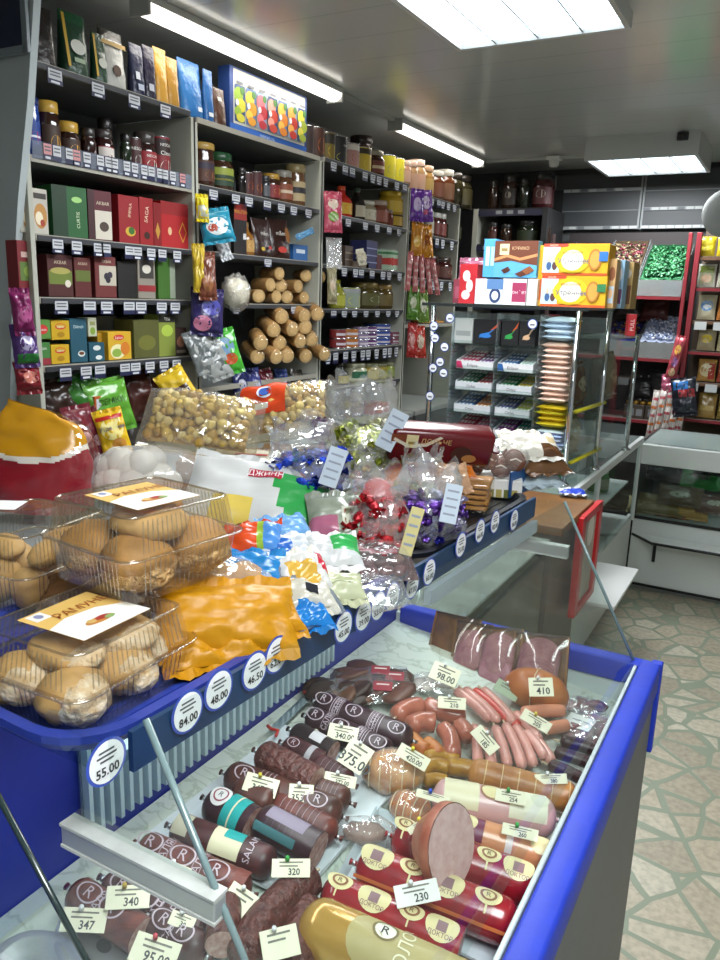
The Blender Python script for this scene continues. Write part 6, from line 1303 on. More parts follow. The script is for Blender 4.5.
for i in range(12):
    o = part('cookie', MB().lathe(M('#6a3a22', .6, var=.4, vscale=60), [(0, -.006), (.02, -.006), (.023, 0), (.02, .006), (0, .006)], 16, T(-.045+.03*(i % 4), -.03+.03*((i//4) % 3), -.012+.016*(i % 2)) @ RX(65)), t)
    part('icing_lines', MB().tube(M('#d9cfc0', .6), [(-.012, 0, .007), (0, .004, .0075), (.012, -.002, .007)], .0018, 5, X=T(-.045+.03*(i % 4), -.03+.03*((i//4) % 3), -.012+.016*(i % 2)) @ RX(65)), o)
part('film_bag', MB().blob(CRINKLE, (.075, .055, .046), amp=.25, freq=3, seed=9, nu=26, nv=14), t)
lay(532, 447, TF+.10, .13, .07, .035, '#e0ddd2', 'white packet with brown biscuit picture at the tray end', yaw=12, pitch=28, paint=pal((lambda u, v: u > .6 and v < .4, '#5a3a22'), (lambda u, v: u > .75 and .5 < v < .8, '#c9b48a'), base='#dedace'))
lay(520, 440, TF+.09, .11, .06, .03, '#d3cdbb', 'cream packet behind the striped cookies', yaw=0, pitch=25)
lay(543, 466, TF+.06, .12, .06, .04, '#6a4a2f', 'brown packet under the white one at the tray end', yaw=18, pitch=15)
lay(536, 478, TF+.03, .11, .07, .04, '#b9c9d3', 'pale blue packet low at the tray end', yaw=18, pitch=12)
mb = MB().box(M('#1a4f8a', .35), (0, 0, 0), (.004, .17, .055)); a, b = atz(508, 494, TF+.01), atz(544, 480, TF+.02)
solo('blue_end_plate', mb, 'blue plastic plate standing at the far end of the black tray', 'plate', T((a+b)/2+Vector((0, 0, .018))) @ RZ(-8))
# ------------------------------------------------------------------ wooden counter beside the case
WOOD = M('#8a6238', .5, var=.4, vscale=6, col2='#6a4524')
t = thing('wooden_counter', 'narrow wood topped counter carrying the red framed board', 'counter', T(0, 0, 0))
part('counter_top', MB().box(WOOD, (-.92, 2.62, .885), (.69, .44, .03), bev=.003), t)
part('counter_body', MB().box(M('#6f675c', .55, var=.25, vscale=3), (-.93, 2.62, .435), (.64, .42, .87), bev=.003), t)
GB = M('#6c6a60', .3, var=.35, vscale=2.5, col2='#4f4a40')
t = thing('empty_glass_counter', 'grey brown glass topped counter seen through the end glass', 'counter', T(0, 0, 0))
part('counter_body', MB().box(GB, (-.93, 1.99, .40), (.62, .78, .80), bev=.003), t)
part('glass_top', MB().box(film('#c9cfc8', refl=.12, haze=.25), (-.93, 1.99, .855), (.64, .80, .008)), t)
part('dark_frame', MB().tube(M('#3a3c3a', .4), [(-.62, 1.60, .806), (-.62, 2.38, .806), (-1.22, 2.38, .806)], .008, 6).tube(M('#3a3c3a', .4), [(-.618, 1.60, .45), (-.618, 2.38, .45)], .008, 6), t)
for y in (1.62, 2.36): part('corner_post', MB().box(M('#3a3c3a', .4), (-.625, y, .83), (.012, .012, .05)), t)
t = thing('red_framed_board', 'red framed white board hung on the end of the wooden counter', 'notice board', T(-.572, 2.765, .70) @ RZ(90) @ RX(90))
part('board_sheet', MB().box(M('#b9b4a8', .5, var=.3, vscale=20), (0, 0, 0), (.25, .33, .008)).disc(M('#d9d6cc'), .05, .06, T(.02, .1, .006), 18), t)
mb = MB()
for s in (-1, 1): mb.box(M('#c4262a', .35), (s*.13, 0, .003), (.05, .37, .024), bev=.003); mb.box(M('#c4262a', .35), (0, s*.172, .003), (.26, .03, .024), bev=.003)
part('red_frame', mb, t)
c = atz(572, 495, .905); pillow(.10, .06, .02, '#e3e5ea', 'snack_packet', 'small white and blue packet on the wooden counter corner', T(c+Vector((0, 0, .012))) @ RZ(20), paint=lambda u, v: '#2c46b8' if u > .45 or v < .35 else None)
# ------------------------------------------------------------------ glass showcase counter and the clear stand on it
SX = -.69; CT = .90
t = thing('glass_showcase', 'long white framed glass showcase counter under the clear gum stand', 'showcase', T(0, 0, 0))
FRM = M('#d5d9d8', .35)
part('counter_glass', MB().box(film('#e3ecea', refl=.1, haze=.12), ((SX-1.42)/2, 3.66, CT-.004), (1.42+SX, 1.62, .008)), t)
part('top_rail', MB().box(FRM, (SX+.006, 3.66, CT-.018), (.024, 1.64, .034), bev=.002), t)
for y in (2.86, 3.42, 4.46): part('corner_post', MB().box(FRM, (SX+.004, y, .66), (.022, .022, .48), bev=.002), t)
part('front_glass', MB().quad(film('#e3ecea', refl=.06), [(SX+.006, 2.86, .44), (SX+.006, 4.46, .44), (SX+.006, 4.46, .88), (SX+.006, 2.86, .88)]), t)
part('lower_panel', MB().box(M('#cfd4d2', .4), (SX-.01, 3.66, .24), (.02, 1.62, .42), bev=.002), t)
part('inner_shelf', MB().box(M('#c4cbca', .3), ((SX-1.42)/2, 3.66, .64), (.66, 1.56, .01)), t)
part('showcase_floor', MB().box(M('#b9c0bd', .4), ((SX-1.42)/2, 3.66, .43), (.70, 1.58, .02)), t)
part('back_panel', MB().box(M('#8f9694', .5), (-1.41, 3.66, .44), (.02, 1.6, .86)), t)
part('bag_shelf', MB().box(M('#e2e4e2', .35), (SX+.115, 3.22, .45), (.19, .52, .016), bev=.002), t, 'white fold-down shelf')
for y in (3.05, 3.38): part('shelf_bracket', MB().prism(FRM, [(0, 0), (.16, 0), (0, -.12)], -.006, .006, T(SX+.012, y, .44) @ RX(90)), t)
for i, (y, z, c_, lab) in enumerate(((3.05, .645, '#3a6a3a', 'dark green tub inside the glass showcase'), (3.6, .645, '#8a4a2a', 'brown tub on the inner shelf of the showcase'), (4.1, .645, '#4a8a4a', 'light green tub at the far end of the showcase shelf'), (3.9, .44, '#2f7a4a', 'green tub on the showcase floor'))):
    jar(.11, .12, c_, '#b9b9b0', '#9a9a82', 'sweet_tub', lab, T(-.82, y, z+.001) @ RZ(90), cat='tub')
# stand
CHR = metal('#c9ced3', .12); PX = film('#eef4f2', refl=.05, edge=.5, rough=.02)
SY = 3.0; ST = 1.58; xl = -1.335; xr = -.735
t = thing('clear_gum_stand', 'clear acrylic and chrome stand of gum and bars on the showcase', 'display stand', T(0, 0, 0)); STAND = t
POST = [(xl, SY, ST), (xr, SY, ST), (-.705, 3.40, ST), (-.68, 3.97, 1.47)]
for x, y, zt in POST:
    p = part('chrome_post', MB().tube(CHR, [(x, y, CT+.001), (x, y, zt)], .0115, 12), t)
    part('post_foot', MB().lathe(CHR, [(.024, CT+.001), (.024, CT+.006), (.012, CT+.016), (.009, CT+.022)], 16, T(x, y, 0)), p)
part('top_plate', MB().box(film('#dfe9e6', refl=.12, haze=.1), ((xl+xr)/2, 3.20, ST+.006), (.68, .46, .008)), t)
part('front_edge', MB().box(M('#2b3030', .3), ((xl+xr)/2, SY-.028, ST+.004), (.68, .004, .012)), t)
part('side_glass', MB().quad(PX, [(xr+.012, SY, CT+.02), (-.675, 3.97, CT+.02), (-.675, 3.97, 1.44), (xr+.012, SY, 1.5)]), t)
part('left_glass', MB().quad(PX, [(xl, SY, CT+.02), (xl, 3.42, CT+.02), (xl, 3.42, 1.5), (xl, SY, 1.5)]), t)
part('back_sheet', MB().quad(film('#dfe6e4', refl=.1, haze=.15), [(xl, 3.42, CT), (-.71, 3.42, CT), (-.71, 3.42, 1.55), (xl, 3.42, 1.55)]), t)
for px, py in ((450, 318), (434, 326), (435, 338), (444.5, 347), (440, 362), (433, 368), (443.5, 373), (430, 396), (532.5, 324)):
    p = aty(px, py, SY-.014); X = T(p) @ RX(90); mb = MB(); mb.disc(M('#2f4a9a', .4), .020, .020, X, 22); mb.disc('#e6e8ea', .0165, .0165, X @ T(0, 0, .0006), 22); mb.box('#6a6f80', (0, -.003, .001), (.018, .006, .0003), X)
    part('round_price_tag', mb, t)
tiers = [346, 371.5, 393, 416, 438]
tz = [aty(495, y, SY).z for y in tiers]; cxs = (aty(452, 400, SY).x, aty(493, 400, SY).x, aty(533, 400, SY).x)
for i, z in enumerate(tz):
    mb = MB().box(PX, ((cxs[0]+cxs[2])/2, SY+.12, z), (cxs[2]-cxs[0]+.02, .27, .004)); mb.box(PX, ((cxs[0]+cxs[2])/2, SY-.017, z+.008), (cxs[2]-cxs[0]+.02, .003, .018)); part('tier_shelf', mb, t)
for x in (cxs[0]-.012, cxs[1], cxs[2]+.008): part('tier_divider', MB().box(film('#dfe6ea', refl=.15, haze=.12), (x, SY+.12, (tz[0]+tz[-1])/2+.05), (.003, .27, tz[0]-tz[-1]+.16)), t)
gcol = {0: [('#b82a5a', '#6a2f7a', '#e6e6e6'), ('#2a5fa0', '#b8d0c8', '#e4e4e4')], 1: [('#4a8a6a', '#c95a6a', '#dfe6e0'), ('#3a8a5a', '#d9c23a', '#dfe3d6')], 2: [('#5a7fb5', '#d98a4a', '#e0e4e6'), ('#5a5f9a', '#c9cf5a', '#dfe2e6')], 3: [('#b8485a', '#c96a8a', '#dfe2e2'), ('#8a3f8a', '#2f8a7a', '#e0e2e6')]}
GN = ['second', 'third', 'fourth', 'lowest']
for i in range(1, 5):
    for j in range(2):
        a, b = cxs[j]+.008, cxs[j+1]-.008; w = b-a; col = gcol[i-1][j]; z = tz[i]+.003
        g = thing('gum_display_box', f'open gum box with {["pink and violet", "blue and mint", "green and rose", "green and yellow", "blue and orange", "violet and lime", "red and pink", "purple and teal"][(i-1)*2+j]} packs, {["left", "right"][j]} on the {GN[i-1]} tier', 'gum box', T((a+b)/2, SY+.10, z))
        fc = '#c9ccd2' if i > 1 else '#d9d9dc'
        mb = MB().box(fc, (0, -.1, .017), (w*.96, .003, .032)).box(fc, (0, 0, .002), (w*.96, .2, .003))
        for s in (-1, 1): mb.prism(paper(fc), [(-.1, 0), (.1, 0), (.1, .075), (-.1, .034)], -.001, .001, T(s*w*.48, 0, 0) @ RZ(90) @ RX(90))
        mb.box(fc, (0, .1, .038), (w*.96, .003, .076)); part('box_shell', mb, g)
        pr = MB(); pr.text('#2c2f3a' if i > 1 else '#5a2a4a', 'Eclipse' if i == 1 else 'Orbit', .017, T(-.01, -.1022, .016) @ FX); pr.quad(col[0], [(-w*.48, -.1018, .002), (-w*.30, -.1018, .002), (-w*.36, -.1018, .03), (-w*.48, -.1018, .03)]) if i == 1 else None; part('printed_front', pr, g)
        for k in range(2):
            for r_ in range(4):
                X = T((-.24+.48*k)*w, -.075+.046*r_, .02+.010*r_) @ RX(12); q = MB().box(M(col[k], .35), (0, 0, 0), (w*.42, .04, .022), X, bev=.002, seg=1)
                for n_ in range(4): q.box(M('#e6e6e4', .4), ((n_-1.5)*w*.1, 0, .0112), (w*.05, .026, .0006), X)
                part('gum_pack_row', q, g)
# top tier: white carton and three black boxes
xs = [solX(p, SY+.02, tz[0]+.03) for p in (454, 473, 501, 519, 536)]
for k, (c_, lab, acc) in enumerate((('#b5b8b6', 'grey white carton on the top tier of the gum stand', '#8f9492'), ('#1b1a1d', 'black box with blue and orange swirl on the top tier', '#2f78c9'), ('#1b1a1d', 'black box with green and red swirl on the top tier', '#2f9a4a'), ('#1b1a1d', 'black box with cream swirl on the top tier', '#d8b08a'))):
    w = xs[k+1]-xs[k]; h = .10
    carton(w*.96, .15, h, c_, [('p', [(.2, .25), (.5, .34), (.9, .75), (.95, .85), (.6, .5), (.3, .42)], acc), ('e', .45, .35, .22, .09, acc), ('p', [(.6, .55), (.9, .7), (.98, .95), (.8, .75)], '#c9542a' if k < 3 else '#e0d0b8')] if k else [('r', .1, .3, .9, .5, acc)], 'sweet_carton', lab, T((xs[k]+xs[k+1])/2, SY+.09, tz[0]+.003))
# right column of stacked bars
x0, x1 = cxs[2]+.012, xr-.018
def bars(ys, n, y0p, y1p, col, lab, w, decos=(), group=None, metalc=False):
    za, zb = aty(553, y0p, SY).z, aty(553, y1p, SY).z
    for k in range(n):
        z = za+(zb-za)*(k+.5)/n
        pillow(w, .13, min(.04, (zb-za)/n*1.5), col[k % len(col)], 'snack_bar', f'{ORD[k]} from the bottom of the {lab}', T((x0+x1)/2+.004*math.sin(k*2.3), SY+.07, z) @ RZ(3*math.sin(k*1.7)), group=group, seed=k*1.3+y0p, nu=10, nv=8, mat=M(col[k % len(col)], .3, .15, bump=.15, bscale=60), crinkle=.0015, fin=False)
wz = x1-x0
part('bar_column_floor', MB().box(PX, ((x0+x1)/2, SY+.1, aty(553, 452, SY).z), (wz, .2, .004)), STAND)
for yy in (430, 405, 342): part('bar_shelf', MB().box(PX, ((x0+x1)/2, SY+.1, aty(553, yy, SY).z), (wz, .2, .003)), STAND)
bars(None, 5, 451, 431, ['#dfe6f0', '#a9bde0'], 'stack of blue white bars, lowest in the bar column', wz*.96, group='blue white bars')
bars(None, 4, 428, 406, ['#d9c02a', '#c9a81f'], 'stack of yellow bars in the bar column', wz*.98, group='yellow bars')
bars(None, 11, 403, 343, ['#e3c6b6', '#d3b09e', '#ecd6c8'], 'tall stack of copper pink wafer bars', wz*.92, group='copper pink wafer bars')
bars(None, 4, 340, 318, ['#b5cce0', '#cfdfea'], 'stack of pale blue foil bars atop the bar column', wz*.98, group='pale blue foil bars')
# goods behind the side glass
for k, (y, z, h, col, lab) in enumerate(((3.25, 1.20, .16, '#6a4a33', 'brown packet behind the side glass, upper yellow shelf'), (3.6, 1.21, .15, '#5a4a3a', 'tan packet behind the side glass near the middle post'), (3.24, 1.0, .15, '#7a6a2a', 'yellow green packet behind the side glass, lower yellow shelf'), (3.55, 1.0, .15, '#3a4a3a', 'dark green packet behind the side glass, lower shelf'), (3.8, 1.18, .2, '#8a7a62', 'cream packet behind the farthest side glass'))):
    pillow(.15, h, .05, col, 'snack_packet', lab, T(-.78+.03*(y-3.2), y, z+h/2) @ RZ(85) @ RX(84), decos=[('e', .5, .5, .3, .2, '#a59a7a')], seed=k)
for z0, nm in ((1.19, 'upper'), (.985, 'lower')): part('yellow_shelf_edge', MB().tube(M('#d0c81f', .4), [(xr+.008, SY+.05, z0+.0), (-.70, 3.45, z0)], .009, 6), STAND)
part('side_top_plate', MB().box(film('#dfe9e6', refl=.12, haze=.1), (-.77, 3.70, 1.463), (.2, .58, .006)), STAND)
for z0 in (1.185, .98): part('side_shelf', MB().box(PX, (-.86, 3.45, z0), (.24, .95, .005)), STAND)
carton(.12, .1, .07, '#c9cfd8', [('r', .1, .2, .9, .8, '#dfe3e8')], 'white_carton', 'white carton low behind the side glass', T(-.79, 3.33, CT+.003) @ RZ(88))
pillow(.14, .10, .06, '#2f8a3f', 'snack_packet', 'green packet lowest behind the side glass', T(-.80, 3.12, CT+.045) @ RZ(88) @ RX(70), seed=4)
carton(.035, .07, .10, '#b5252c', [('t', 'PULL', .5, .5, .25, '#e9dcd8', 90)], 'red_carton', 'slim red carton with white letters behind the stand corner', T(-.70, 3.86, 1.4665) @ RZ(20)); 
# on the stand top
TP = ST+.011
def top_box(x0, x1, yt, Y, col, decos, label, d=.08, z=TP, name='biscuit_carton', yaw=0, yb=None):
    a, b = solX(x0, Y, z+.05), solX(x1, Y, z+.05); h = solZ(yt, (a+b)/2, Y)-z
    return carton((b-a), d, h, col, decos, name, label, T((a+b)/2, Y+d/2, z+.0005) @ RZ(yaw), cat='box'), a, b, h
UTR = [('r', 0, .0, 1, .08, '#c9541f'), ('r', 0, .9, .38, 1, '#d0452a'), ('r', 0, .08, .26, .9, '#b9d3e6'), ('e', .1, .3, .04, .14, '#3a5a8a'), ('e', .19, .3, .04, .14, '#5a3a3a'), ('e', .1, .5, .025, .09, '#d9b59a'), ('e', .19, .5, .025, .09, '#d9b59a'), ('e', .46, .5, .27, .44, '#d9b81f'), ('e', .46, .48, .17, .33, '#ece3c4'), ('t', 'Утреннее', .48, .46, .23, '#2a4690'), ('t', 'ЮБИЛЕЙНОЕ', .46, .72, .1, '#b8322a'), ('e', .80, .5, .10, .34, '#b5762a'), ('e', .80, .5, .075, .27, '#d29a45'), ('r', .86, .5, .99, .75, '#2f7a4a'), ('t', 'АКЦИЯ', .16, .95, .08, '#f0e6c8'), ('r', .3, .1, .62, .14, '#c9a81a')]
o1, a, b, h1 = top_box(541, 606, 276, 3.02, '#d8a815', UTR, 'lower yellow biscuit carton with blue script on the stand', d=.11)
UTR2 = [d for d in UTR]; UTR2[13] = ('r', .86, .45, .99, .75, '#2f6fb5')
carton(b-a, .11, h1, '#d8a815', UTR2, 'biscuit_carton', 'upper yellow biscuit carton with blue script on the stand', T((a+b)/2-.003, 3.075, TP+h1+.002))
carton(.05, .11, h1*1.98, '#d0a41c', [('r', .1, .1, .9, .45, '#c0602a')], 'biscuit_carton', 'yellow carton on end, left of the two large yellow ones', T(a-.028, 3.10, TP+.0005), cat='box')
top_box(475, 503, 279, 3.02, '#d3dbe6', [('e', .72, .35, .2, .3, '#2c3f6a'), ('e', .72, .35, .12, .18, '#d9dfe6'), ('r', .42, .6, 1, 1, '#5a7fb0')], 'white and blue carton with round emblem on the stand', d=.12)
top_box(502, 526, 279, 3.02, '#e0dcdc', [('r', .42, .12, 1, .86, '#a0355a'), ('t', 'Конфета', .7, .5, .2, '#e6d3d8')], 'white and maroon carton under the blue chocolate boxes', d=.12)
o, a2, b2, h2 = top_box(527, 537, 279, 3.02, '#dcdad8', [('r', .2, .3, .8, .6, '#c9c4c6')], 'narrow white carton beside the yellow stack', d=.12)
zc = TP+h2+.004
CH = [('r', 0, .0, 1, .42, '#5aa5d6'), ('p', [(0, .40), (.4, .46), (.7, .38), (1, .34), (1, 1), (0, 1)], '#6b3a26'), ('p', [(0, .44), (.3, .56), (.6, .46), (1, .58), (1, .66), (.6, .54), (.3, .64), (0, .52)], '#c98a5a'), ('r', .12, .62, .34, .92, '#d9cba4'), ('r', .16, .72, .3, .80, '#8f7a4a'), ('t', 'КЭРИКО', .6, .8, .12, '#d9b58a'), ('p', [(.18, .2), (.34, .3), (.4, .2), (.26, .1)], '#4a2418'), ('p', [(.5, .1), (.72, .22), (.86, .12), (.64, .02)], '#5a2c1a'), ('p', [(.66, .2), (.84, .32), (.95, .2), (.78, .08)], '#8a5230')]
top_box(494, 537, 241, 3.02, '#5aa5d6', CH, 'front blue and brown chocolate biscuit box with wafer picture', z=zc, d=.05)
top_box(483, 495, 239, 3.03, '#4f9fd2', [('r', .2, .3, .5, .8, '#cfe0ea'), ('r', .6, .3, .9, .8, '#a9cfe4')], 'blue box spine behind the chocolate biscuit box', z=zc, d=.10)
top_box(459, 476, 264, 3.04, '#b8242e', [('e', .4, .7, .22, .14, '#e0d3cf'), ('e', .6, .45, .2, .16, '#e0d3cf'), ('e', .4, .22, .25, .12, '#d9c9c6')], 'red and white carton at the stand top end', d=.10)
pillow(.11, .10, .06, '#b5577f', 'snack_packet', 'pink gathered film bag behind the red carton', T(solX(470, 3.22, 1.7), 3.22, TP+.13) @ RX(80), mat=film('#d98aa8', refl=.15, haze=.5, bump=.6), seed=9, crinkle=.012)
carton(.10, .10, .10, '#8a3a4a', [('r', .1, .2, .9, .7, '#a8566a')], 'stock_carton', 'pink carton beneath the pink film bag', T(solX(468, 3.24, 1.63), 3.24, TP+.0005), cat='carton')
top_box(530, 541, 254, 3.10, '#4f9a3a', [('r', 0, .35, 1, .8, '#c9442a'), ('r', .2, .6, .9, .95, '#d8b81f')], 'small green and red packet wedged between the stacks', d=.05)
a = solX(597, 3.2, 1.66)
top_box(606, 614, 259, 3.05, '#c9a06a', [('e', .5, .7, .4, .14, '#8a5230'), ('r', .1, .1, .9, .45, '#b5c9d8'), ('e', .5, .3, .3, .1, '#d9b08a')], 'carton with brown bear picture, right of the yellow stack', d=.12)
top_box(614, 622, 260, 3.12, '#8fb5d0', [('r', .1, .1, .9, .4, '#6a3f6a'), ('e', .5, .7, .3, .14, '#d8dfe6')], 'pale blue and violet carton right of the bear carton', d=.12)
top_box(622, 631, 262, 3.2, '#b0925a', [('r', .1, .1, .9, .5, '#7a4f33'), ('e', .5, .75, .3, .1, '#d9cfc0')], 'tan carton at the far end of the stand top', d=.12)
# ------------------------------------------------------------------ back of the shop
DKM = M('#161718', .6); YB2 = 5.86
def slat_panel(name, x0, x1, z0, z1, strips, label):
    t = thing(name, label, 'wall panel', T((x0+x1)/2, YB2, 0)); w = x1-x0
    part('panel_board', MB().box(M('#3a3d40', .5), (0, 0, (z0+z1)/2), (w, .02, z1-z0), bev=.002), t)
    for z, full in strips:
        st = part('panel_groove', MB().box(M('#777b7c', .5), (0, -.012, z), (w, .004, .006)), t)
        if full:
            part('ticket_strip', MB().box(M('#8b8f90', .5), (0, -.016, z+.004), (w, .006, .022)), t)
            n = int(w/.055)
            for i in range(n): 
                if R.random() < .8: part('price_tag', MB().box(M('#b5b8b8' if R.random() < .7 else '#60646a', .6), (-w/2+w*(i+.5)/n, -.021, z+.004), (w/n*.8, .003, .018)), st)
    for s in (-1, 1): part('panel_frame', MB().box(M('#7f8384', .5), (s*w/2, -.012, (z0+z1)/2), (.014, .008, z1-z0)), t)
    return t
zz = lambda px, py: aty(px, py, YB2).z
xa, xb, xc = aty(554, 210, YB2).x, aty(642, 205, YB2).x, aty(770, 200, YB2).x
z0 = zz(600, 230)
slat_panel('slatted_price_panel', xa, xb-.01, z0, zz(600, 174), [(zz(600, 191), 1), (zz(600, 211), 0), (z0+.01, 1)], 'dark slatted panel with ticket strips, beside the dim jar shelves')
slat_panel('slatted_price_panel', xb+.01, xc, z0, zz(700, 168), [(zz(680, 190), 0), (zz(680, 209), 1), (z0+.01, 1)], 'dark slatted panel with ticket strips, behind the round convex mirror')
# dim jar shelves in the back corner
ZB0 = aty(520, 208, 5.42).z
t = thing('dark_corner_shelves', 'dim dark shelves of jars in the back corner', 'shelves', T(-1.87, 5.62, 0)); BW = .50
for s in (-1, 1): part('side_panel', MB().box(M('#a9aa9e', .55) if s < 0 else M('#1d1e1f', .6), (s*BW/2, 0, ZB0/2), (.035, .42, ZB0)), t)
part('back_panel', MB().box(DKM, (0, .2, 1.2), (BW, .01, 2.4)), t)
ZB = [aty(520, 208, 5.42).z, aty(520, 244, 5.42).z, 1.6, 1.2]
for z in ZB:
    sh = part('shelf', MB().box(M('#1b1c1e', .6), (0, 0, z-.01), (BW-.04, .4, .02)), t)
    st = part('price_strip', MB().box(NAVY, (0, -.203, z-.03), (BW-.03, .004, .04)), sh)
    for i in range(5):
        if R.random() < .8: part('price_tag', MB().box('#8f9296', (-.16+.08*i, -.206, z-.026), (.045, .002, .024)), sh)
def backrow(Y, z, items, place):
    labs = number_labels([i[3] for i in items])
    for it, lab in zip(items, labs):
        x0, x1, yt, _, k = it; a, b = solX(x0, Y, z+.05), solX(x1, Y, z+.05); h = solZ(yt, (a+b)/2, Y)-z; w = (b-a)*.95
        jar(w, h, k.get('col', '#2a1a12'), k.get('lid', '#222'*2 if False else '#222222'), k.get('lab'), 'food_jar', f'{lab} on {place}', T((a+b)/2, Y+w/2, z+.001), decos=k.get('decos', ()))
backrow(5.45, ZB[0], [(486, 497, 180, 'narrow dark jar', {}), (499, 516, 174, 'broad dark jar with pale badge', dict(lab='#2a211a', decos=[('e', .5, .6, .2, .2, '#8a8478')])), (517, 528, 178, 'dark green jar', dict(col='#1d2218')), (529, 551, 172, 'broad dark red jar with white label', dict(col='#3a1518', lab='#4a1d20', decos=[('e', .5, .6, .25, .25, '#9a948a')]))], 'the dim top shelf in the back corner')
backrow(5.45, ZB[1], [(486, 496, 222, 'small red jar', dict(col='#3a1a14', lab='#4a2018')), (498, 510, 224, 'dark jar', {}), (513, 537, 220, 'wide dark green jar', dict(col='#1d2418', lab='#26301d')), (539, 549, 224, 'plain dark jar', {})], 'the dim second shelf in the back corner')
# candy rack with red posts
RY_ = 5.38; RED_ = M('#84202a', .45)
X0, X1 = aty(548, 300, RY_).x, aty(688, 260, RY_).x
t = thing('candy_rack', 'tall rack with red posts and bins of loose wrapped candy', 'rack', T(0, 0, 0)); RK = t
xl_, xr_ = X0, X1
for x in (xl_, xr_): part('rack_post', MB().box(RED_ if x > xl_ else M('#3a2a2a', .5), (x, RY_+.0, 1.03), (.022, .04, 2.06), bev=.003), t)
part('rack_back', MB().box(M('#2c2526', .6), ((xl_+xr_)/2, RY_+.42, 1.05), (xr_-xl_, .02, 2.1)), t)
rz = [aty(655, 296, RY_).z, aty(650, 358, RY_).z, aty(645, 420, RY_).z]
for z in rz:
    part('rack_shelf', MB().box(M('#6a5f5c', .5), ((xl_+xr_)/2, RY_+.2, z-.01), (xr_-xl_-.036, .4, .018)).box(RED_, ((xl_+xr_)/2, RY_-.005, z-.012), (xr_-xl_-.036, .012, .02)), t)
def heap(px0, px1, pyt, z, dpt, cols, label, blabel, seed, slope=.9, front=.1, n=260, binc=None):
    Y = RY_+.02; a, b = solX(px0, Y, z+.1), min(solX(px1, Y, z+.1), X1-.018); w = b-a-.004; h = solZ(pyt, (a+b)/2, Y+dpt*.8)-z; rr = random.Random(seed)
    t = thing('candy_bin', blabel, 'bin', T((a+b)/2, Y, z+.001)); P = film('#dfe3e2', refl=.1, haze=.2)
    mb = MB().box(P, (0, 0, front/2), (w, .003, front)).box(P, (0, dpt/2, .002), (w, dpt, .003)); 
    for s in (-1, 1): mb.prism(P, [(0, 0), (dpt, 0), (dpt, h*.95), (0, front)], -.0015, .0015, T(s*w/2, 0, 0) @ RZ(90) @ RX(90))
    part('bin_shell', mb, t)
    mb = MB(); ms = [M(c, .25, .4, bump=.4, bscale=100) for c in cols]
    mb.grid(ms[0], lambda u, v: ((u-.5)*w*.94, .012+v*dpt*.92, .02+(front-.02)+(h-front-.03)*v+.012*mnoise.noise(Vector((u*9, v*9, seed)))), 12, 10)
    for k in range(n):
        u, v = rr.uniform(-1, 1)*(.5-.026/w), rr.uniform(.09, .9); mb.blob(rr.choice(ms), (.02, .011, .009), T(u*w, .006+v*dpt*.95, front+(h-front-.03)*v+rr.uniform(.0, .012)) @ RZ(rr.uniform(0, 180)) @ RY(rr.uniform(-50, 50)), nu=7, nv=5, amp=.3, seed=k)
    o = solo('loose_candy', mb, label, 'candy', T((a+b)/2, Y, z+.002), kind='stuff'); return t
heap(638, 685, 240, rz[0], .36, ['#1f5a35', '#2f7042', '#174528', '#4f8a60'], 'heap of green wrapped candies on the upper rack shelf', 'clear bin under the green candies', 1, n=330)
heap(600, 637, 236, rz[0], .36, ['#5a4a3a', '#8a7a5a', '#3a2f2a', '#6a2a35'], 'heap of brown gold candies beside the green ones', 'clear bin under the brown gold candies', 2, n=240)
heap(560, 599, 238, rz[0], .36, ['#4a2a3a', '#3a3550', '#6a4a3a'], 'heap of dark red and violet candies behind the yellow cartons', 'clear bin under the dark red candies', 3, n=160)
heap(638, 684, 312, rz[1], .34, ['#b5bfd6', '#8f9dbf', '#d3d9e6'], 'heap of silvery blue candies on the middle rack shelf', 'clear bin under the silvery candies', 4, n=260)
heap(600, 636, 318, rz[1], .34, ['#2f3a8a', '#5a2a3a', '#3a3f6a', '#8a7a4a'], 'heap of dark blue candies beside the silvery ones', 'clear bin under the dark blue candies', 5, n=180)
for k, (px, py, col, lab) in enumerate(((628, 306, '#26231f', 'black candy bag with gold label at the back of the middle shelf'), (655, 308, '#4a2320', 'dark red candy bag at the back of the middle shelf'), (640, 388, '#1f1f22', 'large black foil bag on the low rack shelf'), (662, 382, '#2a2a2c', 'black foil bag leaning beside the larger one'))):
    c = aty(px, py, RY_+.30 if k < 2 else RY_+.16); pillow(.2, .15, .08, col, 'candy_packet', lab, T(c) @ RX(70) @ RY(-15), mat=foil(col), seed=k*3)
for k, (px, lab, col) in enumerate(((634, 'dark price holder box of gold sweets, left on the lowest rack shelf', '#8a6a2a'), (655, 'dark price holder box of gold sweets, right on the lowest rack shelf', '#a8842a'))):
    z = rz[2]; Y = RY_+.03; x = solX(px, Y, z+.05)
    g = carton(.13, .2, .09, '#3a3026', [('r', .15, .2, .5, .75, '#6f7276'), ('r', .6, .2, .9, .7, '#7a7d80')], 'sweets_carton', lab, T(x, Y+.1, z+.001), cat='box')
    for q in range(6): part('gold_sweet', MB().blob(M(col, .3, .5, bump=.4), (.02, .018, .016), T(-.045+.045*(q % 3), -.05+.06*(q//3), .098), nu=9, nv=6, amp=.2, seed=q), g)
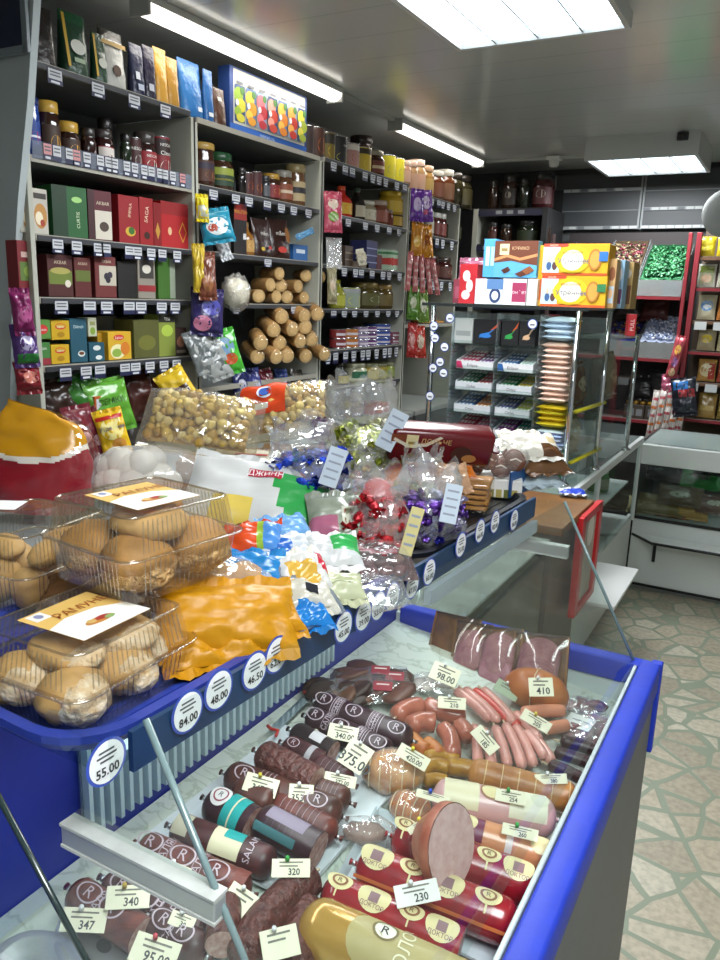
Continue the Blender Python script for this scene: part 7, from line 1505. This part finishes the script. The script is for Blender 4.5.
# red rack of packets to the right
SX0, SX1 = aty(697, 260, RY_).x, aty(780, 260, RY_).x
t = thing('packet_rack', 'red framed rack of sliced packets, beside the candy rack', 'rack', T(0, 0, 0))
part('rack_post', MB().box(RED_, (SX0, RY_, 1.03), (.03, .05, 2.06), bev=.003), t); part('rack_post', MB().box(RED_, (SX1, RY_, 1.03), (.03, .05, 2.06), bev=.003), t)
part('rack_back', MB().box(M('#5a4a3c', .6), ((SX0+SX1)/2, RY_+.3, 1.05), (SX1-SX0, .02, 2.1)), t)
sz = [aty(705, y, RY_).z for y in (257, 288, 321, 352, 383, 420)]
for i, z in enumerate(sz):
    c_ = RED_ if i in (1, 3, 5) else M('#6a4a33', .5)
    sh = part('rack_shelf', MB().box(M('#7a6f66', .5), ((SX0+SX1)/2, RY_+.14, z-.008), (SX1-SX0-.03, .28, .014)).box(c_, ((SX0+SX1)/2, RY_-.004, z-.01), (SX1-SX0-.03, .012, .018)), t)
    if i in (2, 4):
        for k in range(4): part('price_tag', MB().box('#c5c8c8', (SX0+.07+.11*k, RY_-.014, z-.03), (.07, .003, .05)), sh)
pk = [(0, 235, '#b5a21f', 'yellow spice packet', [('e', .5, .5, .4, .25, '#c9b82f')]), (1, 262, '#c9c9bf', 'white framed packet with green top', [('r', .1, .1, .9, .9, '#a9ad8a'), ('r', .1, .6, .9, .9, '#8a9a4a'), ('e', .5, .35, .3, .18, '#c9a98a')]), (2, 293, '#bfb89a', 'beige packet with blue white badge', [('e', .5, .55, .35, .22, '#6a9ac9'), ('e', .5, .5, .25, .1, '#d9e3e6')]), (3, 328, '#b0a482', 'beige packet with yellow badge', [('e', .5, .55, .32, .2, '#d9c22a')]), (4, 358, '#b58a4a', 'cream and red pastry packet', [('e', .5, .5, .4, .3, '#d8c89a'), ('r', .6, .1, .95, .8, '#a8352a')]), (5, 392, '#a8894a', 'gold biscuit packet', [('r', .1, .3, .9, .5, '#c9b06a')])]
for i, yt, col, nm, dc in pk:
    for j, (xa_, xb_) in enumerate(((697, 716), (717, 736))):
        z = sz[i]; Y = RY_+.03; a, b = solX(xa_, Y, z+.08), solX(xb_, Y, z+.08); h = max(.08, solZ(yt, (a+b)/2, Y)-z)
        cc = col if j == 0 else ['#b5a21f', '#b9b9af', '#b5763a', '#c9c49a', '#a8503a', '#8f7a3a'][i]
        pillow((b-a)*.97, h*.9, .03, cc, 'food_packet', f'{nm}, {["first", "second"][j]} on the {ORD[i]} shelf of the red packet rack', T((a+b)/2, Y+.03, z+h*.47+.004) @ RX(82), decos=dc, seed=i*2+j, fin=False, crinkle=.003, nu=12, nv=12)
# hanging bunches in front of the racks
def hang(px, py, w, h, col, label, decos=(), roll=0, Y=RY_-.07, mat=None, name='snack_packet', **k):
    return pillow(w, h, .05, col, name, label, T(aty(px, py, Y)) @ RX(86) @ RZ(roll), decos=decos, mat=mat, seed=px, crinkle=.008, **k)
hang(676, 358, .07, .26, '#a8454f', 'pink and gold hanging strip of sachets on the red post', [('e', .5, .7, .3, .12, '#d0a04a'), ('e', .5, .4, .3, .12, '#8a5a8a'), ('e', .5, .15, .3, .1, '#d0b08a')], roll=-8)
hang(669, 386, .10, .12, '#a8506a', 'pink gathered bag above the straw packets', mat=film('#d06a8a', refl=.15, haze=.6, bump=.5))
for i in range(5): hang(653+7.2*i, 415-1.2*i, .045, .30, '#cfc8c2', f'{ORD[i]} white and orange straw packet hanging before the candy rack', [('r', .1, .1+.18*j, .9, .16+.18*j, '#c9703a' if j % 2 else '#b0505a') for j in range(5)], roll=-3, Y=RY_-.09-.012*(i % 2), group='white and orange straw packets')
hang(684, 397, .15, .22, '#23252f', 'black bag with blue and red top hanging by the packet rack', [('r', .1, .72, .7, .95, '#2f6fb5'), ('r', .3, .5, .95, .72, '#a8343a')], roll=10, Y=RY_-.12)
# round convex mirror
p = aty(727, 213, 4.9); t = thing('convex_mirror', 'round pale convex mirror at the right edge under the ceiling', 'mirror', T(p))
part('mirror_dish', MB().lathe(M('#9da1a0', .6), [(0, .012), (.05, .011), (.1, .007), (.125, 0), (.13, -.006)], 32, RX(90) @ T(0, 0, 0)), t)
part('mirror_arm', MB().tube(M('#777a7a', .5), [(0, .01, 0), (.1, .05, .2), (.12, .08, CZ-p.z-.002)], .01, 8), t)
# ------------------------------------------------------------------ low white chest at the back
CY = 4.50; za = lambda y: aty(660, y, CY).z
cx0, cx1 = aty(641, 450, CY).x, 1.0
zt = za(446); zg1, zg0 = za(466), za(519); zbase = za(588)
t = thing('chilled_display_chest', 'low white chilled chest with glass front and fold-out shelf, at the back', 'display case', T(0, 0, 0)); WP = M('#d2d8d6', .35); BKP = M('#17191a', .4); cxm = (cx0+cx1)/2; cw = cx1-cx0
part('lower_panel', MB().box(WP, (cxm, CY+.02, (zbase+zg0)/2-.005), (cw, .04, zg0-zbase-.02), bev=.003), t)
part('kick_plate', MB().box(M('#8f9696', .4), (cxm, CY+.05, zbase/2), (cw, .04, zbase), bev=.003), t)
part('black_trim', MB().box(BKP, (cxm, CY-.002, zg0-.008), (cw, .012, .016)).box(BKP, (cxm, CY+.0, zbase), (cw, .01, .014)), t)
part('top_lip', MB().box(WP, (cxm, CY+.03, (zt+zg1)/2), (cw, .06, zt-zg1), bev=.004), t, 'white front lip')
part('front_glass', MB().quad(film('#dfeae6', refl=.07), [(cx0, CY, zg0), (cx1, CY, zg0), (cx1, CY, zg1), (cx0, CY, zg1)]), t)
part('top_glass', MB().box(film('#b9c9c6', refl=.12, haze=.35), (cxm, CY+.34, zt-.004), (cw, .62, .008)), t)
part('side_panel', MB().box(BKP, (cx0-.008, CY+.33, zt/2), (.016, .66, zt), bev=.003), t, 'black side frame'); part('side_panel', MB().box(WP, (cx1+.008, CY+.33, zt/2), (.016, .66, zt)), t)
part('inner_floor', MB().box(M('#aab3b1', .4), (cxm, CY+.34, zg0-.02), (cw, .58, .02)), t); part('back_panel', MB().box(M('#4a4f50', .5), (cxm, CY+.66, zt/2), (cw, .02, zt)), t)
fs = part('fold_out_shelf', MB().prism(M('#e2e5e3', .35), [(aty(633, 530, CY).x, 0), (cx1, 0), (cx1, -.13), (aty(655, 540, CY).x, -.13)], -.008, .008, T(0, CY-.002, za(538))), t, 'white shelf with black edge')
part('black_edge', MB().tube(BKP, [(aty(633, 530, CY).x, CY-.002, za(538)-.002), (aty(655, 540, CY).x, CY-.132, za(538)-.002), (cx1, CY-.132, za(538)-.002)], .008, 6), fs)
part('shelf_bracket', MB().box(BKP, (aty(655, 548, CY).x, CY-.012, za(552)), (.016, .014, .12)), t)
lamp_strip = part('glow_strip', MB().box(M('#f4f8ff', .5, emis=5), (cxm+.1, CY+.32, zt-.03), (.8, .03, .012)), t)
for i, (px, py, w, h, col, lab) in enumerate(((701, 478, .22, .12, '#2f9a44', 'bright green packet inside the chilled chest'), (664, 470, .2, .12, '#3a3433', 'dark packet in the near corner of the chilled chest'), (660, 505, .26, .1, '#8a7a52', 'tan packets heap piece, front of the chilled chest'), (680, 496, .24, .1, '#6a5a4a', 'brown packet in the middle of the chilled chest'), (640, 505, .14, .08, '#a8a07a', 'pale packet at the end of the chilled chest'), (690, 512, .2, .07, '#b98f4a', 'orange tan packet along the chilled chest front'), (716, 505, .2, .09, '#5a3a33', 'dark red packet along the chilled chest glass'), (672, 514, .2, .06, '#94402f', 'rust red packet along the chilled chest front'), (712, 466, .18, .1, '#22242a', 'black packet high in the chilled chest'))):
    c = aty(px, py, CY+.12+.22*(py < 490)); pillow(w, h, .05, col, 'frozen_packet', lab, T(c) @ RX(55), seed=i*1.9, mat=foil(col) if i % 2 else None, decos=[('e', .5, .5, .25, .2, '#a9a99a')] if i % 3 == 0 else ())
